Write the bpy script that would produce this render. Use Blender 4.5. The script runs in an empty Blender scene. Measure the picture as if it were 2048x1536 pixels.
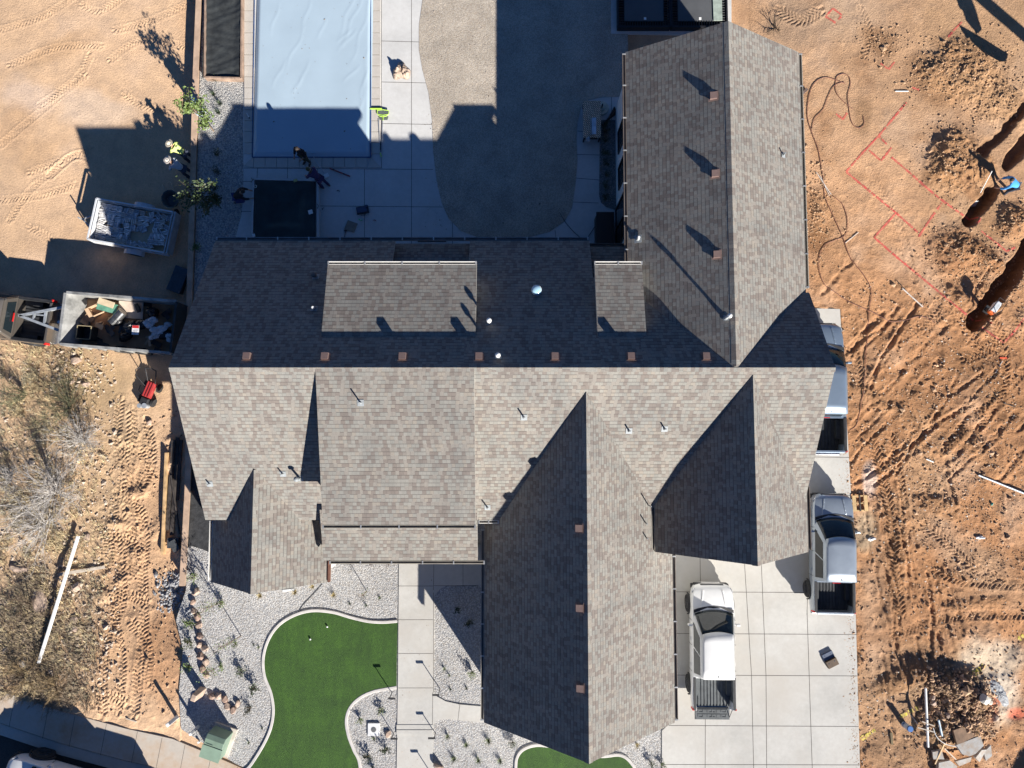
import bpy, bmesh, math, random
import numpy as np
from mathutils import Vector, Matrix
R = math.radians
rnd = random.Random(7)
scene = bpy.context.scene
C = scene.collection
# ---------------------------------------------------------------- camera
CAMH, TILT, FPX = 32.0, R(4.2), 1422.0
cam = bpy.data.cameras.new('camera'); cam.sensor_width = 36.0; cam.lens = 36.0 * FPX / 2048.0
cam.clip_end = 2000; cam.clip_start = 0.1
co = bpy.data.objects.new('camera', cam); C.objects.link(co)
co.location = (0, 0, CAMH); co.rotation_euler = (TILT, 0, 0)
scene.camera = co
# ---------------------------------------------------------------- sky and sun
SH = Vector((-1.17, 1.72, -1.0)).normalized()            # direction the sunlight travels
SUN_EL = math.asin(-SH.z); SUN_AZ = math.atan2(-SH.x, -SH.y)
w = bpy.data.worlds.new('World'); scene.world = w; w.use_nodes = True
nt = w.node_tree
bg = nt.nodes['Background']; sky = nt.nodes.new('ShaderNodeTexSky')
sky.sky_type = 'NISHITA'; sky.sun_disc = False; sky.sun_elevation = SUN_EL; sky.sun_rotation = SUN_AZ
sky.altitude = 800; sky.air_density = 1.0; sky.dust_density = 0.1; sky.ozone_density = 3.0
_tm = nt.nodes.new('ShaderNodeMix'); _tm.data_type = 'RGBA'; _tm.blend_type = 'MULTIPLY'; _tm.inputs[0].default_value = 1.0; _tm.inputs[7].default_value = (.36, .555, .82, 1)   # deep clear desert blue
nt.links.new(sky.outputs[0], _tm.inputs[6]); nt.links.new(_tm.outputs[2], bg.inputs[0]); bg.inputs[1].default_value = 0.05
sl = bpy.data.lights.new('sun', 'SUN'); sl.energy = 5.0; sl.angle = R(0.6); sl.color = (1.0, 0.95, 0.87)
so = bpy.data.objects.new('sun', sl); C.objects.link(so)
so.rotation_euler = SH.to_track_quat('-Z', 'Y').to_euler(); so.location = (20, -28, 30)
scene.view_settings.view_transform = 'Standard'; scene.view_settings.look = 'None'
scene.view_settings.exposure = 1.12; scene.view_settings.gamma = 1.0
scene.render.engine = 'CYCLES'

def P(px, py, z=0.0):
    """ground-plan point at height z that the survey photo shows at px,py"""
    u = (px - 1024.0) / FPX; v = (768.0 - py) / FPX
    s = (CAMH - z) / (math.cos(TILT) - v * math.sin(TILT))
    return (u * s, (v * math.cos(TILT) + math.sin(TILT)) * s)
def P3(px, py, z=0.0):
    a = P(px, py, z); return Vector((a[0], a[1], z))

# ---------------------------------------------------------------- materials
def _n(nt, t, **k):
    n = nt.nodes.new(t)
    for a, b in k.items(): setattr(n, a, b)
    return n
def _math(nt, op, a, b=None, c=None):
    n = nt.nodes.new('ShaderNodeMath'); n.operation = op
    for i, v in enumerate((a, b, c)):
        if v is None: continue
        if isinstance(v, (int, float)): n.inputs[i].default_value = v
        else: nt.links.new(v, n.inputs[i])
    return n.outputs[0]
def _mix(nt, f, a, b, mode='MIX'):
    n = nt.nodes.new('ShaderNodeMix'); n.data_type = 'RGBA'; n.blend_type = mode
    for i, v in ((0, f), (6, a), (7, b)):
        if isinstance(v, (int, float)): n.inputs[i].default_value = v
        elif isinstance(v, tuple): n.inputs[i].default_value = v if len(v) == 4 else v + (1,)
        else: nt.links.new(v, n.inputs[i])
    return n.outputs[2]
def _noise(nt, vec, scale, detail=4, rough=.55):
    n = nt.nodes.new('ShaderNodeTexNoise'); n.inputs['Scale'].default_value = scale
    n.inputs['Detail'].default_value = detail; n.inputs['Roughness'].default_value = rough
    if vec is not None: nt.links.new(vec, n.inputs['Vector'])
    return n.outputs[0]
def _ramp(nt, f, pts, const=False):
    n = nt.nodes.new('ShaderNodeValToRGB'); cr = n.color_ramp
    if const: cr.interpolation = 'CONSTANT'
    while len(cr.elements) < len(pts): cr.elements.new(.5)
    for e, (p, c) in zip(cr.elements, pts): e.position = p; e.color = c if len(c) == 4 else c + (1,)
    nt.links.new(f, n.inputs[0]); return n.outputs[0]
def newmat(name, rough=.7, metal=0.0):
    m = bpy.data.materials.new(name); m.use_nodes = True
    b = m.node_tree.nodes['Principled BSDF']
    b.inputs['Roughness'].default_value = rough; b.inputs['Metallic'].default_value = metal
    return m, m.node_tree, b
def geopos(nt):
    return nt.nodes.new('ShaderNodeNewGeometry').outputs['Position']
MATS = {}
def mat(name, col, rough=.7, metal=0.0, var=.15, scale=3.0, bump=0.0, bscale=40, coat=0, spec=None, col2=None):
    if name in MATS: return MATS[name]
    m, nt, b = newmat(name, rough, metal)
    p = nt.nodes.new('ShaderNodeTexCoord').outputs['Object']
    f = _noise(nt, p, scale, 5, .6)
    c2 = col2 or tuple(max(0, c * (1 - 2.2 * var)) for c in col)
    c1 = col if col2 else tuple(min(1, c * (1 + var)) for c in col)
    cc = _ramp(nt, f, [(.32, c2), (.66, c1)])
    nt.links.new(cc, b.inputs['Base Color'])
    rr = _math(nt, 'MULTIPLY_ADD', f, .25, max(0.02, rough - .12)); nt.links.new(rr, b.inputs['Roughness'])
    if bump:
        bn = _n(nt, 'ShaderNodeBump'); bn.inputs['Strength'].default_value = 1; bn.inputs['Distance'].default_value = bump
        nt.links.new(_noise(nt, p, bscale, 4, .6), bn.inputs['Height']); nt.links.new(bn.outputs[0], b.inputs['Normal'])
    if coat: b.inputs['Coat Weight'].default_value = coat; b.inputs['Coat Roughness'].default_value = .06
    if spec is not None: b.inputs['Specular IOR Level'].default_value = spec
    MATS[name] = m; return m
# asphalt shingles in metre UVs: staggered courses of random-width tabs in four granule blends
def shingle(name, seed=0.0):
    m, nt, b = newmat(name, .95); b.inputs['Specular IOR Level'].default_value = .12
    uv = nt.nodes.new('ShaderNodeUVMap'); uv.uv_map = 'UVMap'
    sp = _n(nt, 'ShaderNodeSeparateXYZ'); nt.links.new(uv.outputs[0], sp.inputs[0])
    u, v = sp.outputs[0], sp.outputs[1]
    vr = _math(nt, 'DIVIDE', v, .148); row = _math(nt, 'FLOOR', vr); fr = _math(nt, 'FRACT', vr)
    wn = _n(nt, 'ShaderNodeTexWhiteNoise', noise_dimensions='1D'); nt.links.new(_math(nt, 'ADD', row, seed + .37), wn.inputs['W'])
    u2 = _math(nt, 'MULTIPLY_ADD', wn.outputs[0], 3.0, _math(nt, 'DIVIDE', u, .145))
    cv = _n(nt, 'ShaderNodeCombineXYZ'); nt.links.new(_math(nt, 'MULTIPLY', u2, 1.3), cv.inputs[0]); nt.links.new(_math(nt, 'MULTIPLY', row, 7.7), cv.inputs[1])
    u3 = _math(nt, 'MULTIPLY_ADD', _noise(nt, cv.outputs[0], 1.0, 1), .45, u2)
    col = _math(nt, 'FLOOR', u3); fu = _math(nt, 'FRACT', u3)
    c2 = _n(nt, 'ShaderNodeCombineXYZ'); nt.links.new(col, c2.inputs[0]); nt.links.new(row, c2.inputs[1])
    w2 = _n(nt, 'ShaderNodeTexWhiteNoise', noise_dimensions='3D'); nt.links.new(c2.outputs[0], w2.inputs['Vector'])
    tab = _ramp(nt, w2.outputs[0], [(0, (.242, .226, .206)), (.18, (.190, .168, .153)), (.33, (.236, .232, .215)), (.5, (.214, .197, .180)),
                                    (.6, (.256, .250, .231)), (.8, (.200, .177, .162)), (.9, (.262, .240, .212))], True)
    # granule grain and slow weathering
    g = _noise(nt, uv.outputs[0], 45, 3, .7); slow = _noise(nt, uv.outputs[0], .55, 4, .6)
    tab = _mix(nt, 1.0, tab, _ramp(nt, g, [(.25, (.72, .72, .72)), (.8, (1.22, 1.2, 1.18))]), 'MULTIPLY')
    tab = _mix(nt, 1.0, tab, _ramp(nt, slow, [(.3, (.88, .89, .90)), (.7, (1.1, 1.08, 1.05))]), 'MULTIPLY')
    smp = _n(nt, 'ShaderNodeMapping'); smp.inputs['Scale'].default_value = (2.6, .22, 1); nt.links.new(uv.outputs[0], smp.inputs[0])
    tab = _mix(nt, 1.0, tab, _ramp(nt, _noise(nt, smp.outputs[0], 1.0, 4, .6), [(.3, (.90, .90, .91)), (.68, (1.07, 1.06, 1.05))]), 'MULTIPLY')
    # printed shadow band under the butts of raised tabs, darkened to paint in their shade, and the slots between them
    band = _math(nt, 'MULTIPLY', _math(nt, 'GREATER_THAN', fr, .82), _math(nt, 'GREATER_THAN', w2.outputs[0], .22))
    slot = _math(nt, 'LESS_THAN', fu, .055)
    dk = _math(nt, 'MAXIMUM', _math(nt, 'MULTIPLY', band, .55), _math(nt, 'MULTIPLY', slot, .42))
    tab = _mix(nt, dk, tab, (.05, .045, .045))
    nt.links.new(tab, b.inputs['Base Color'])
    hgt = _math(nt, 'ADD', _math(nt, 'MULTIPLY', _math(nt, 'SUBTRACT', 1.0, fr), .0035), _math(nt, 'MULTIPLY', w2.outputs[0], .002))
    hgt = _math(nt, 'MULTIPLY_ADD', g, .0004, hgt)
    bn = _n(nt, 'ShaderNodeBump'); bn.inputs['Distance'].default_value = 1.0; bn.inputs['Strength'].default_value = .8
    nt.links.new(hgt, bn.inputs['Height']); nt.links.new(bn.outputs[0], b.inputs['Normal'])
    return m
def ground_mat():
    m, nt, b = newmat('dirt', .97); b.inputs['Specular IOR Level'].default_value = .15
    at = _n(nt, 'ShaderNodeAttribute', attribute_name='Col'); p = geopos(nt)
    f1 = _noise(nt, p, 1.7, 6, .65); f2 = _noise(nt, p, 14, 6, .7); f3 = _noise(nt, p, 60, 3, .7)
    c = _mix(nt, 1.0, at.outputs['Color'], _ramp(nt, f1, [(.3, (.84, .84, .86)), (.7, (1.12, 1.1, 1.06))]), 'MULTIPLY')
    c = _mix(nt, 1.0, c, _ramp(nt, f2, [(.28, (.78, .76, .74)), (.5, (1, 1, 1)), (.75, (1.14, 1.12, 1.1))]), 'MULTIPLY')
    c = _mix(nt, 1.0, c, _ramp(nt, f3, [(.25, (.86, .84, .82)), (.75, (1.1, 1.1, 1.1))]), 'MULTIPLY')
    nt.links.new(c, b.inputs['Base Color'])
    bn = _n(nt, 'ShaderNodeBump'); bn.inputs['Distance'].default_value = 1; bn.inputs['Strength'].default_value = 1
    at2 = _n(nt, 'ShaderNodeAttribute', attribute_name='Rough')
    h = _math(nt, 'ADD', _math(nt, 'MULTIPLY', f2, .05), _math(nt, 'MULTIPLY', f3, .014))
    h = _math(nt, 'MULTIPLY', h, at2.outputs['Fac'])
    nt.links.new(h, bn.inputs['Height']); nt.links.new(bn.outputs[0], b.inputs['Normal'])
    return m
def gravel_mat(name, cols, size, depth=.012, patch=.12, spk=.65):
    m, nt, b = newmat(name, .9)
    p = geopos(nt)
    v = _n(nt, 'ShaderNodeTexVoronoi'); v.inputs['Scale'].default_value = 1.0 / size; nt.links.new(p, v.inputs['Vector'])
    hs = _n(nt, 'ShaderNodeSeparateColor'); nt.links.new(v.outputs['Color'], hs.inputs[0])
    n = len(cols); c = _ramp(nt, hs.outputs[0], [(i / n, cols[i]) for i in range(n)], True)
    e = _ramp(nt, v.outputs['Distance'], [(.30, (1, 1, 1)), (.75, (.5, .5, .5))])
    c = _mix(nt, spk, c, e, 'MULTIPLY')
    f = _noise(nt, p, .8, 5, .6)
    c = _mix(nt, 1.0, c, _ramp(nt, f, [(.3, (1 - patch, 1 - patch, 1 - patch)), (.7, (1 + patch * .6,) * 3)]), 'MULTIPLY')
    nt.links.new(c, b.inputs['Base Color'])
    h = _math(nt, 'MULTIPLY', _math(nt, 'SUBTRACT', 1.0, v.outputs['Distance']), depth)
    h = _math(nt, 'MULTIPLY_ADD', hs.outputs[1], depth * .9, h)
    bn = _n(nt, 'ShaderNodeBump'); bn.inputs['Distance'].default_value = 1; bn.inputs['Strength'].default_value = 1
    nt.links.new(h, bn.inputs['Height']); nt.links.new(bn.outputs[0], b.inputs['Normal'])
    return m
def concrete_mat(name, col, stain=.1, warm=None, wscale=.5):
    m, nt, b = newmat(name, .85); p = geopos(nt)
    f1 = _noise(nt, p, .45, 6, .62); f2 = _noise(nt, p, 5, 6, .7); f3 = _noise(nt, p, 70, 3, .7)
    c = _ramp(nt, f1, [(.25, tuple(x * (1 - stain * 1.6) for x in col)), (.55, col), (.8, tuple(x * (1 + stain * .5) for x in col))])
    c = _mix(nt, 1.0, c, _ramp(nt, f2, [(.25, (.91, .90, .89)), (.7, (1.04, 1.04, 1.04))]), 'MULTIPLY')
    c = _mix(nt, 1.0, c, _ramp(nt, f3, [(.2, (.93, .93, .93)), (.8, (1.05, 1.05, 1.05))]), 'MULTIPLY')
    if warm:
        c = _mix(nt, _ramp(nt, _noise(nt, p, wscale, 6, .7), [(.42, (0, 0, 0)), (.7, (1, 1, 1))]), c, warm)
    nt.links.new(c, b.inputs['Base Color'])
    bn = _n(nt, 'ShaderNodeBump'); bn.inputs['Distance'].default_value = .004; nt.links.new(f3, bn.inputs['Height'])
    nt.links.new(bn.outputs[0], b.inputs['Normal'])
    return m
def turf_mat():
    m, nt, b = newmat('turf', .8); p = geopos(nt)
    f1 = _noise(nt, p, 1.1, 5, .65); f2 = _noise(nt, p, 30, 4, .75)
    mp = _n(nt, 'ShaderNodeMapping'); nt.links.new(p, mp.inputs[0]); mp.inputs['Rotation'].default_value = (0, 0, .6); mp.inputs['Scale'].default_value = (3, .5, 1)
    f4 = _noise(nt, mp.outputs[0], 1.2, 4, .6)
    c = _ramp(nt, f2, [(.3, (.012, .038, .003)), (.5, (.027, .080, .005)), (.75, (.056, .135, .011))])
    c = _mix(nt, 1.0, c, _ramp(nt, f1, [(.25, (.70, .74, .7)), (.7, (1.28, 1.22, 1.1))]), 'MULTIPLY')
    c = _mix(nt, 1.0, c, _ramp(nt, f4, [(.3, (.82, .85, .8)), (.7, (1.2, 1.16, 1.1))]), 'MULTIPLY')
    vo = _n(nt, 'ShaderNodeTexVoronoi'); vo.inputs['Scale'].default_value = 9; nt.links.new(p, vo.inputs['Vector'])
    c = _mix(nt, 1.0, c, _ramp(nt, vo.outputs['Distance'], [(.1, (1.12, 1.1, 1.05)), (.7, (.86, .88, .86))]), 'MULTIPLY')
    nt.links.new(c, b.inputs['Base Color'])
    bn = _n(nt, 'ShaderNodeBump'); bn.inputs['Distance'].default_value = .03; nt.links.new(f2, bn.inputs['Height'])
    nt.links.new(bn.outputs[0], b.inputs['Normal'])
    return m
def glass_mat(name, col=(.012, .016, .02), rough=.04):
    m, nt, b = newmat(name, rough); b.inputs['Base Color'].default_value = col + (1,)
    b.inputs['Specular IOR Level'].default_value = .6
    return m

# ---------------------------------------------------------------- mesh building
class MB:
    def __init__(s): s.v = []; s.f = []; s.m = []; s.uv = {}
    def face(s, pts, mi=0, uv=None):
        i = len(s.v); s.v += [tuple(p) for p in pts]; s.f.append(tuple(range(i, i + len(pts)))); s.m.append(mi)
        if uv: s.uv[len(s.f) - 1] = uv
        return s
    def add(s, vs, fs, mi=0):
        i = len(s.v); s.v += [tuple(p) for p in vs]
        for f in fs: s.f.append(tuple(i + k for k in f)); s.m.append(mi)
        return s
    def box(s, c, d, rz=0.0, mi=0, mtx=None, taper=1.0):
        M = mtx or Matrix.Rotation(rz, 3, 'Z'); c = Vector(c); vs = []
        for z in (-.5, .5):
            t = taper if z > 0 else 1.0
            for x, y in ((-.5, -.5), (.5, -.5), (.5, .5), (-.5, .5)): vs.append(c + M @ Vector((x * d[0] * t, y * d[1] * t, z * d[2])))
        return s.add(vs, [(3, 2, 1, 0), (4, 5, 6, 7), (0, 1, 5, 4), (1, 2, 6, 5), (2, 3, 7, 6), (3, 0, 4, 7)], mi)
    def beam(s, p, q, wd, h, mi=0, up=(0, 0, 1)):
        p = Vector(p); q = Vector(q); d = q - p; L = d.length; d.normalize(); up = Vector(up)
        if abs(d.dot(up)) > .98: up = Vector((0, 1, 0))
        sx = d.cross(up).normalized(); uz = sx.cross(d)
        M = Matrix((sx, d, uz)).transposed()
        return s.box((p + q) / 2, (wd, L, h), mi=mi, mtx=M)
    def cyl(s, p, q, r0, r1=None, n=10, mi=0, caps=True):
        r1 = r0 if r1 is None else r1; p = Vector(p); q = Vector(q); d = (q - p).normalized()
        a = d.orthogonal().normalized(); b = d.cross(a); vs = []
        for c, r in ((p, r0), (q, r1)):
            for k in range(n):
                t = 2 * math.pi * k / n; vs.append(c + a * math.cos(t) * r + b * math.sin(t) * r)
        fs = [(k, (k + 1) % n, n + (k + 1) % n, n + k) for k in range(n)]
        if caps: fs += [tuple(range(n))[::-1], tuple(range(n, 2 * n))]
        return s.add(vs, fs, mi)
    def tube(s, pts, r, n=6, mi=0):
        pts = [Vector(p) for p in pts]; N = len(pts); vs = []; fs = []
        a = None
        for i, p in enumerate(pts):
            d = (pts[min(i + 1, N - 1)] - pts[max(i - 1, 0)]).normalized()
            a = d.orthogonal().normalized() if a is None else (a - d * a.dot(d)).normalized()
            b = d.cross(a); rr = r[i] if isinstance(r, (list, tuple)) else r
            for k in range(n):
                t = 2 * math.pi * k / n; vs.append(p + a * math.cos(t) * rr + b * math.sin(t) * rr)
        for i in range(N - 1):
            for k in range(n): fs.append((i * n + k, i * n + (k + 1) % n, (i + 1) * n + (k + 1) % n, (i + 1) * n + k))
        fs += [tuple(range(n))[::-1], tuple(range((N - 1) * n, N * n))]
        return s.add(vs, fs, mi)
    def prism(s, pts, z0, z1, mi=0, side=None):
        n = len(pts); a = sum(pts[i][0] * pts[(i + 1) % n][1] - pts[(i + 1) % n][0] * pts[i][1] for i in range(n))
        if a < 0: pts = pts[::-1]
        vs = [(p[0], p[1], z0) for p in pts] + [(p[0], p[1], z1) for p in pts]
        s.add(vs, [tuple(range(n))[::-1], tuple(range(n, 2 * n))], mi)
        s.add(vs, [(i, (i + 1) % n, n + (i + 1) % n, n + i) for i in range(n)], mi if side is None else side)
        return s
    def blob(s, c, r, seed=0, sub=2, rough=.25, mi=0, rot=0.0, flat=0):
        """lumpy stone / lump"""
        g = random.Random(seed); n = 6 * sub; m = 3 * sub; vs = []; ph = [g.uniform(0, 6.28) for _ in range(6)]
        for i in range(m + 1):
            th = math.pi * i / m
            for k in range(n):
                f = 2 * math.pi * k / n
                q = 1 + rough * (math.sin(2 * f + ph[0]) * .4 + math.sin(3 * f + ph[1] + th) * .3 + math.cos(3 * th + ph[2]) * .3) + g.uniform(-rough, rough) * .35
                x, y, z = math.sin(th) * math.cos(f) * r[0] * q, math.sin(th) * math.sin(f) * r[1] * q, math.cos(th) * r[2] * q
                x, y = x * math.cos(rot) - y * math.sin(rot), x * math.sin(rot) + y * math.cos(rot)
                vs.append((c[0] + x, c[1] + y, c[2] + z))
        fs = [(i * n + k, (i + 1) * n + k, (i + 1) * n + (k + 1) % n, i * n + (k + 1) % n) for i in range(m) for k in range(n)]
        return s.add(vs, fs, mi)
    def build(s, name, mats, parent=None, smooth=False, bevel=0):
        me = bpy.data.meshes.new(name); me.from_pydata(s.v, [], s.f)
        if not isinstance(mats, (list, tuple)): mats = [mats]
        for m in mats: me.materials.append(m)
        if len(mats) > 1: me.polygons.foreach_set('material_index', s.m)
        if s.uv:
            ul = me.uv_layers.new(name='UVMap')
            for fi, uv in s.uv.items():
                for k, li in enumerate(me.polygons[fi].loop_indices): ul.data[li].uv = uv[k]
        if smooth: me.polygons.foreach_set('use_smooth', [True] * len(me.polygons))
        me.update(); o = bpy.data.objects.new(name, me); C.objects.link(o)
        if parent: o.parent = parent
        if bevel:
            md = o.modifiers.new('bevel', 'BEVEL'); md.width = bevel; md.segments = 2; md.limit_method = 'ANGLE'
        return o
def thing(name, label, cat, loc=(0, 0, 0), rz=0.0, group=None):
    o = bpy.data.objects.new(name, None); C.objects.link(o); o.location = loc; o.rotation_euler = (0, 0, rz)
    o['label'] = label; o['category'] = cat
    if group: o['group'] = group
    return o
def tag(o, label, cat, group=None):
    o['label'] = label; o['category'] = cat
    if group: o['group'] = group
    return o
def struct(o): o['kind'] = 'structure'; return o
def stuff(o, label=None, cat=None):
    o['kind'] = 'stuff'
    if label: o['label'] = label; o['category'] = cat
    return o
def lab(o, l): o['label'] = l; return o
def copy_tree(o, parent=None, loc=None, rz=None, label=None, scale=None):
    kids = [k for k in bpy.data.objects if k.parent == o]
    c = o.copy(); C.objects.link(c); c.parent = parent
    if loc is not None: c.location = loc
    if rz is not None: c.rotation_euler = (0, 0, rz)
    if scale is not None: c.scale = (scale,) * 3 if isinstance(scale, (int, float)) else scale
    if label: c['label'] = label
    for k in kids: copy_tree(k, c)
    return c
def smooth_path(pts, n=8, closed=False):
    pts = [Vector(p) for p in pts]; out = []; N = len(pts)
    for i in range(N if closed else N - 1):
        if closed: a, b, c, d = (pts[(i + k) % N] for k in (-1, 0, 1, 2))
        else: a, b, c, d = pts[max(i - 1, 0)], pts[i], pts[i + 1], pts[min(i + 2, N - 1)]
        for k in range(n):
            t = k / n
            out.append(.5 * ((2 * b) + (c - a) * t + (2 * a - 5 * b + 4 * c - d) * t * t + (3 * b - a - 3 * c + d) * t ** 3))
    if not closed: out.append(pts[-1])
    return out
def ppoly(pxs, z=0.0, smooth=0):
    v = [P(x, y, z) for x, y in pxs]
    if smooth: v = [(p.x, p.y) for p in smooth_path([(a, b, 0) for a, b in v], smooth)]
    return v
# ================================================================ GROUND
WALLPX = [(399, -80), (397, 0), (391, 150), (387, 300), (382, 480), (378, 620), (377, 780), (376, 943), (371, 1050), (364, 1172)]
WALL = [P(x, y, .15) for x, y in WALLPX]
def wall_x(Y):
    ys = np.array([p[1] for p in WALL][::-1]); xs = np.array([p[0] for p in WALL][::-1])
    return np.interp(Y, ys, xs)
nr = np.random.RandomState(5)
_lat = nr.rand(256, 256)
def vnoise(x, y, ox=0, oy=0):
    x = x + ox; y = y + oy; xi = np.floor(x).astype(int); yi = np.floor(y).astype(int); fx = x - xi; fy = y - yi
    fx = fx * fx * (3 - 2 * fx); fy = fy * fy * (3 - 2 * fy)
    a = _lat[xi % 256, yi % 256]; b = _lat[(xi + 1) % 256, yi % 256]; c = _lat[xi % 256, (yi + 1) % 256]; d = _lat[(xi + 1) % 256, (yi + 1) % 256]
    return (a * (1 - fx) + b * fx) * (1 - fy) + (c * (1 - fx) + d * fx) * fy
def fbm(x, y, s, o=4, ox=0.0, g=.5):
    t = 0; a = 1; n = 0
    for k in range(o): t = t + a * (vnoise(x / s, y / s, ox + 17.3 * k, ox * .7 + 31.7 * k) - .5); n += a; a *= g; s *= .5
    return t / n * 2
def sstep(a, b, x):
    t = np.clip((x - a) / (b - a), 0, 1); return t * t * (3 - 2 * t)
xs = np.concatenate([[-140, -70, -36], np.arange(-26, -12.9, .043), np.arange(-12.9, 10.9, .3), np.arange(10.9, 26, .043), [36, 70, 140]])
ys = np.concatenate([[-120, -60, -26], np.arange(-17, 22, .047), [34, 70, 140]])
GX, GY = np.meshgrid(xs, ys); Z = np.zeros_like(GX)
west = 1 - sstep(-.12, .02, GX - wall_x(GY) )
SWY = P(300, 1200)[1]
sink = -.45 + .38 * (1 - sstep(P(0, 1400)[1], P(0, 1120)[1], GY))
east = sstep(11.0, 11.3, GX)
wmask = np.where(GY > P(0, 1172)[1], west, 1 - sstep(-14.2, -13.6, GX))
Z = Z - .09
Z = np.where(wmask > 0, Z * (1 - wmask) + sink * wmask, Z)
rough_w = .018 + .05 * sstep(P(0, 640)[1], P(0, 760)[1], GY * 1.0) * 0 + .05 * (1 - sstep(P(0, 900)[1], P(0, 690)[1], GY))
Z += wmask * rough_w * fbm(GX, GY, 1.1, 5, 3)
Z += wmask * .03 * np.maximum(0, fbm(GX, GY, .16, 3, 9)) * (1 - sstep(P(0, 980)[1], P(0, 700)[1], GY))
re = .05 + .09 * (1 - sstep(4.0, 9.0, GY)) * 1.0
ridge = 1 - np.abs(fbm(GX * .75 + GY * .66, (GY * .75 - GX * .66) * .45, .75, 4, 21)) * 2.4
Z += east * (.03 + re * fbm(GX, GY, 1.3, 5, 7) + re * .36 * np.clip(ridge, 0, 1) * (1 - sstep(5.5, 9.5, GY)) + .05 * np.maximum(0, fbm(GX, GY, .22, 3, 15)) * (.35 + .65 * (1 - sstep(8, 13, GY))))
COL = np.zeros(GX.shape + (3,))
COLW = np.array((.60, .415, .268)); COLE = np.array((.44, .235, .120)); COLB = np.array((.36, .235, .125))
n1 = fbm(GX, GY, 3.0, 5, 40)[..., None]
COL[:] = COLW
COL = COL * (1 + .16 * n1)
eastc = sstep(0, 1, GX)[..., None]
up = sstep(4, 15, GY)[..., None]
COL = COL * (1 - eastc) + eastc * (COLE * (1 - up * .55) + COLW * .96 * up * .55) * (1 + .22 * n1)
pl = np.clip(fbm(GX, GY, 1.6, 5, 77) * 1.6 - .15, 0, 1)[..., None]
COL = COL * (1 - pl * .5) + pl * .5 * np.array((.60, .44, .32))
dk = np.clip(fbm(GX, GY, 1.1, 5, 99) * 1.8 - .35, 0, 1)[..., None] * (eastc * .8 + .1)
COL = COL * (1 - dk * .7) + dk * .7 * np.array((.27, .14, .07))
RGH = np.full(GX.shape, .55) + east * .45
def window(cx, cy, r, r2=None):
    i0, i1 = np.searchsorted(ys, (cy - (r2 or r), cy + (r2 or r))); j0, j1 = np.searchsorted(xs, (cx - r, cx + r)); return (slice(i0, i1), slice(j0, j1))
def ell(px, py, rx, ry, rot=0, z=0, soft=.5, wob=.35):
    cx, cy = P(px, py, z); k = 44.0; w_ = window(cx, cy, 2.2 * max(rx, ry) / k); X, Y = GX[w_], GY[w_]
    a = R(-rot); dx = X - cx; dy = Y - cy
    ex = (dx * math.cos(a) + dy * math.sin(a)) / (rx / k); ey = (-dx * math.sin(a) + dy * math.cos(a)) / (ry / k)
    d = np.sqrt(ex * ex + ey * ey) + wob * fbm(X, Y, .9, 4, px * .37)
    return w_, 1 - sstep(1 - soft, 1 + soft * .6, d)
def paint(px, py, rx, ry, rot, col, k=1.0, rough=None):
    w_, m = ell(px, py, rx, ry, rot); m = m[..., None] * k; COL[w_] = COL[w_] * (1 - m) + np.array(col) * m * (1 + .15 * n1[w_])
    if rough is not None: RGH[w_] = RGH[w_] * (1 - m[..., 0]) + rough * m[..., 0]
def mound(px, py, rx, ry, rot, h, col=None, lump=.10):
    w_, m = ell(px, py, rx, ry, rot, 0, .9); X, Y = GX[w_], GY[w_]
    Z[w_] += m * h * (1 + .35 * fbm(X, Y, .5, 4, px)) + np.minimum(m * 3, 1) * lump * np.maximum(-.2, fbm(X, Y, .2, 4, py, .62))
    if col is not None:
        q = np.minimum(1, m * 2)[..., None] * .85; COL[w_] = COL[w_] * (1 - q) + np.array(col) * q * (1 + .25 * fbm(X, Y, .4, 4, 55)[..., None])
        RGH[w_] = np.maximum(RGH[w_], m * 1.4)
def seg_dist(path):
    """window round a polyline, with distance, arc length and side of every grid vertex in it"""
    pxs_, pys_ = [p[0] for p in path], [p[1] for p in path]; i0, i1 = np.searchsorted(ys, (min(pys_) - 1, max(pys_) + 1)); j0, j1 = np.searchsorted(xs, (min(pxs_) - 1, max(pxs_) + 1)); w_ = (slice(i0, i1), slice(j0, j1))
    X, Y = GX[w_], GY[w_]; D = np.full(X.shape, 9.0); S = np.zeros(X.shape); T = np.zeros(X.shape); s0 = 0
    for a, b in zip(path[:-1], path[1:]):
        L = math.hypot(b[0] - a[0], b[1] - a[1]); ux, uy = (b[0] - a[0]) / L, (b[1] - a[1]) / L; gx = X - a[0]; gy = Y - a[1]
        t = np.clip(gx * ux + gy * uy, 0, L); ddx = gx - t * ux; ddy = gy - t * uy; d = np.hypot(ddx, ddy); m = d < D
        D = np.where(m, d, D); S = np.where(m, s0 + t, S); T = np.where(m, ddx * -uy + ddy * ux, T); s0 += L
    return w_, X, Y, D, S, T
def track(pxs, width=.42, pitch=.2, depth=.035, z=0, chev=.9, sink_=.02):
    path = smooth_path([(a, b, 0) for a, b in (P(x, y, z) for x, y in pxs)], 5)
    w_, X, Y, D, S, T = seg_dist([(p.x, p.y) for p in path])
    m = 1 - sstep(width * .42, width * .55, D)
    ph = (S + np.abs(T) * chev + (T > 0) * pitch * .5) / pitch; f = ph - np.floor(ph)
    bar = sstep(.30, .45, f) * (1 - sstep(.8, .95, f))
    keep = .55 + .45 * np.clip(fbm(X, Y, .8, 3, pxs[0][0]) * 3 + .8, 0, 1)
    Z[w_] += m * (bar * depth * keep - sink_) + (1 - sstep(width * .5, width * .75, D)) * (1 - m) * sink_
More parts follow.
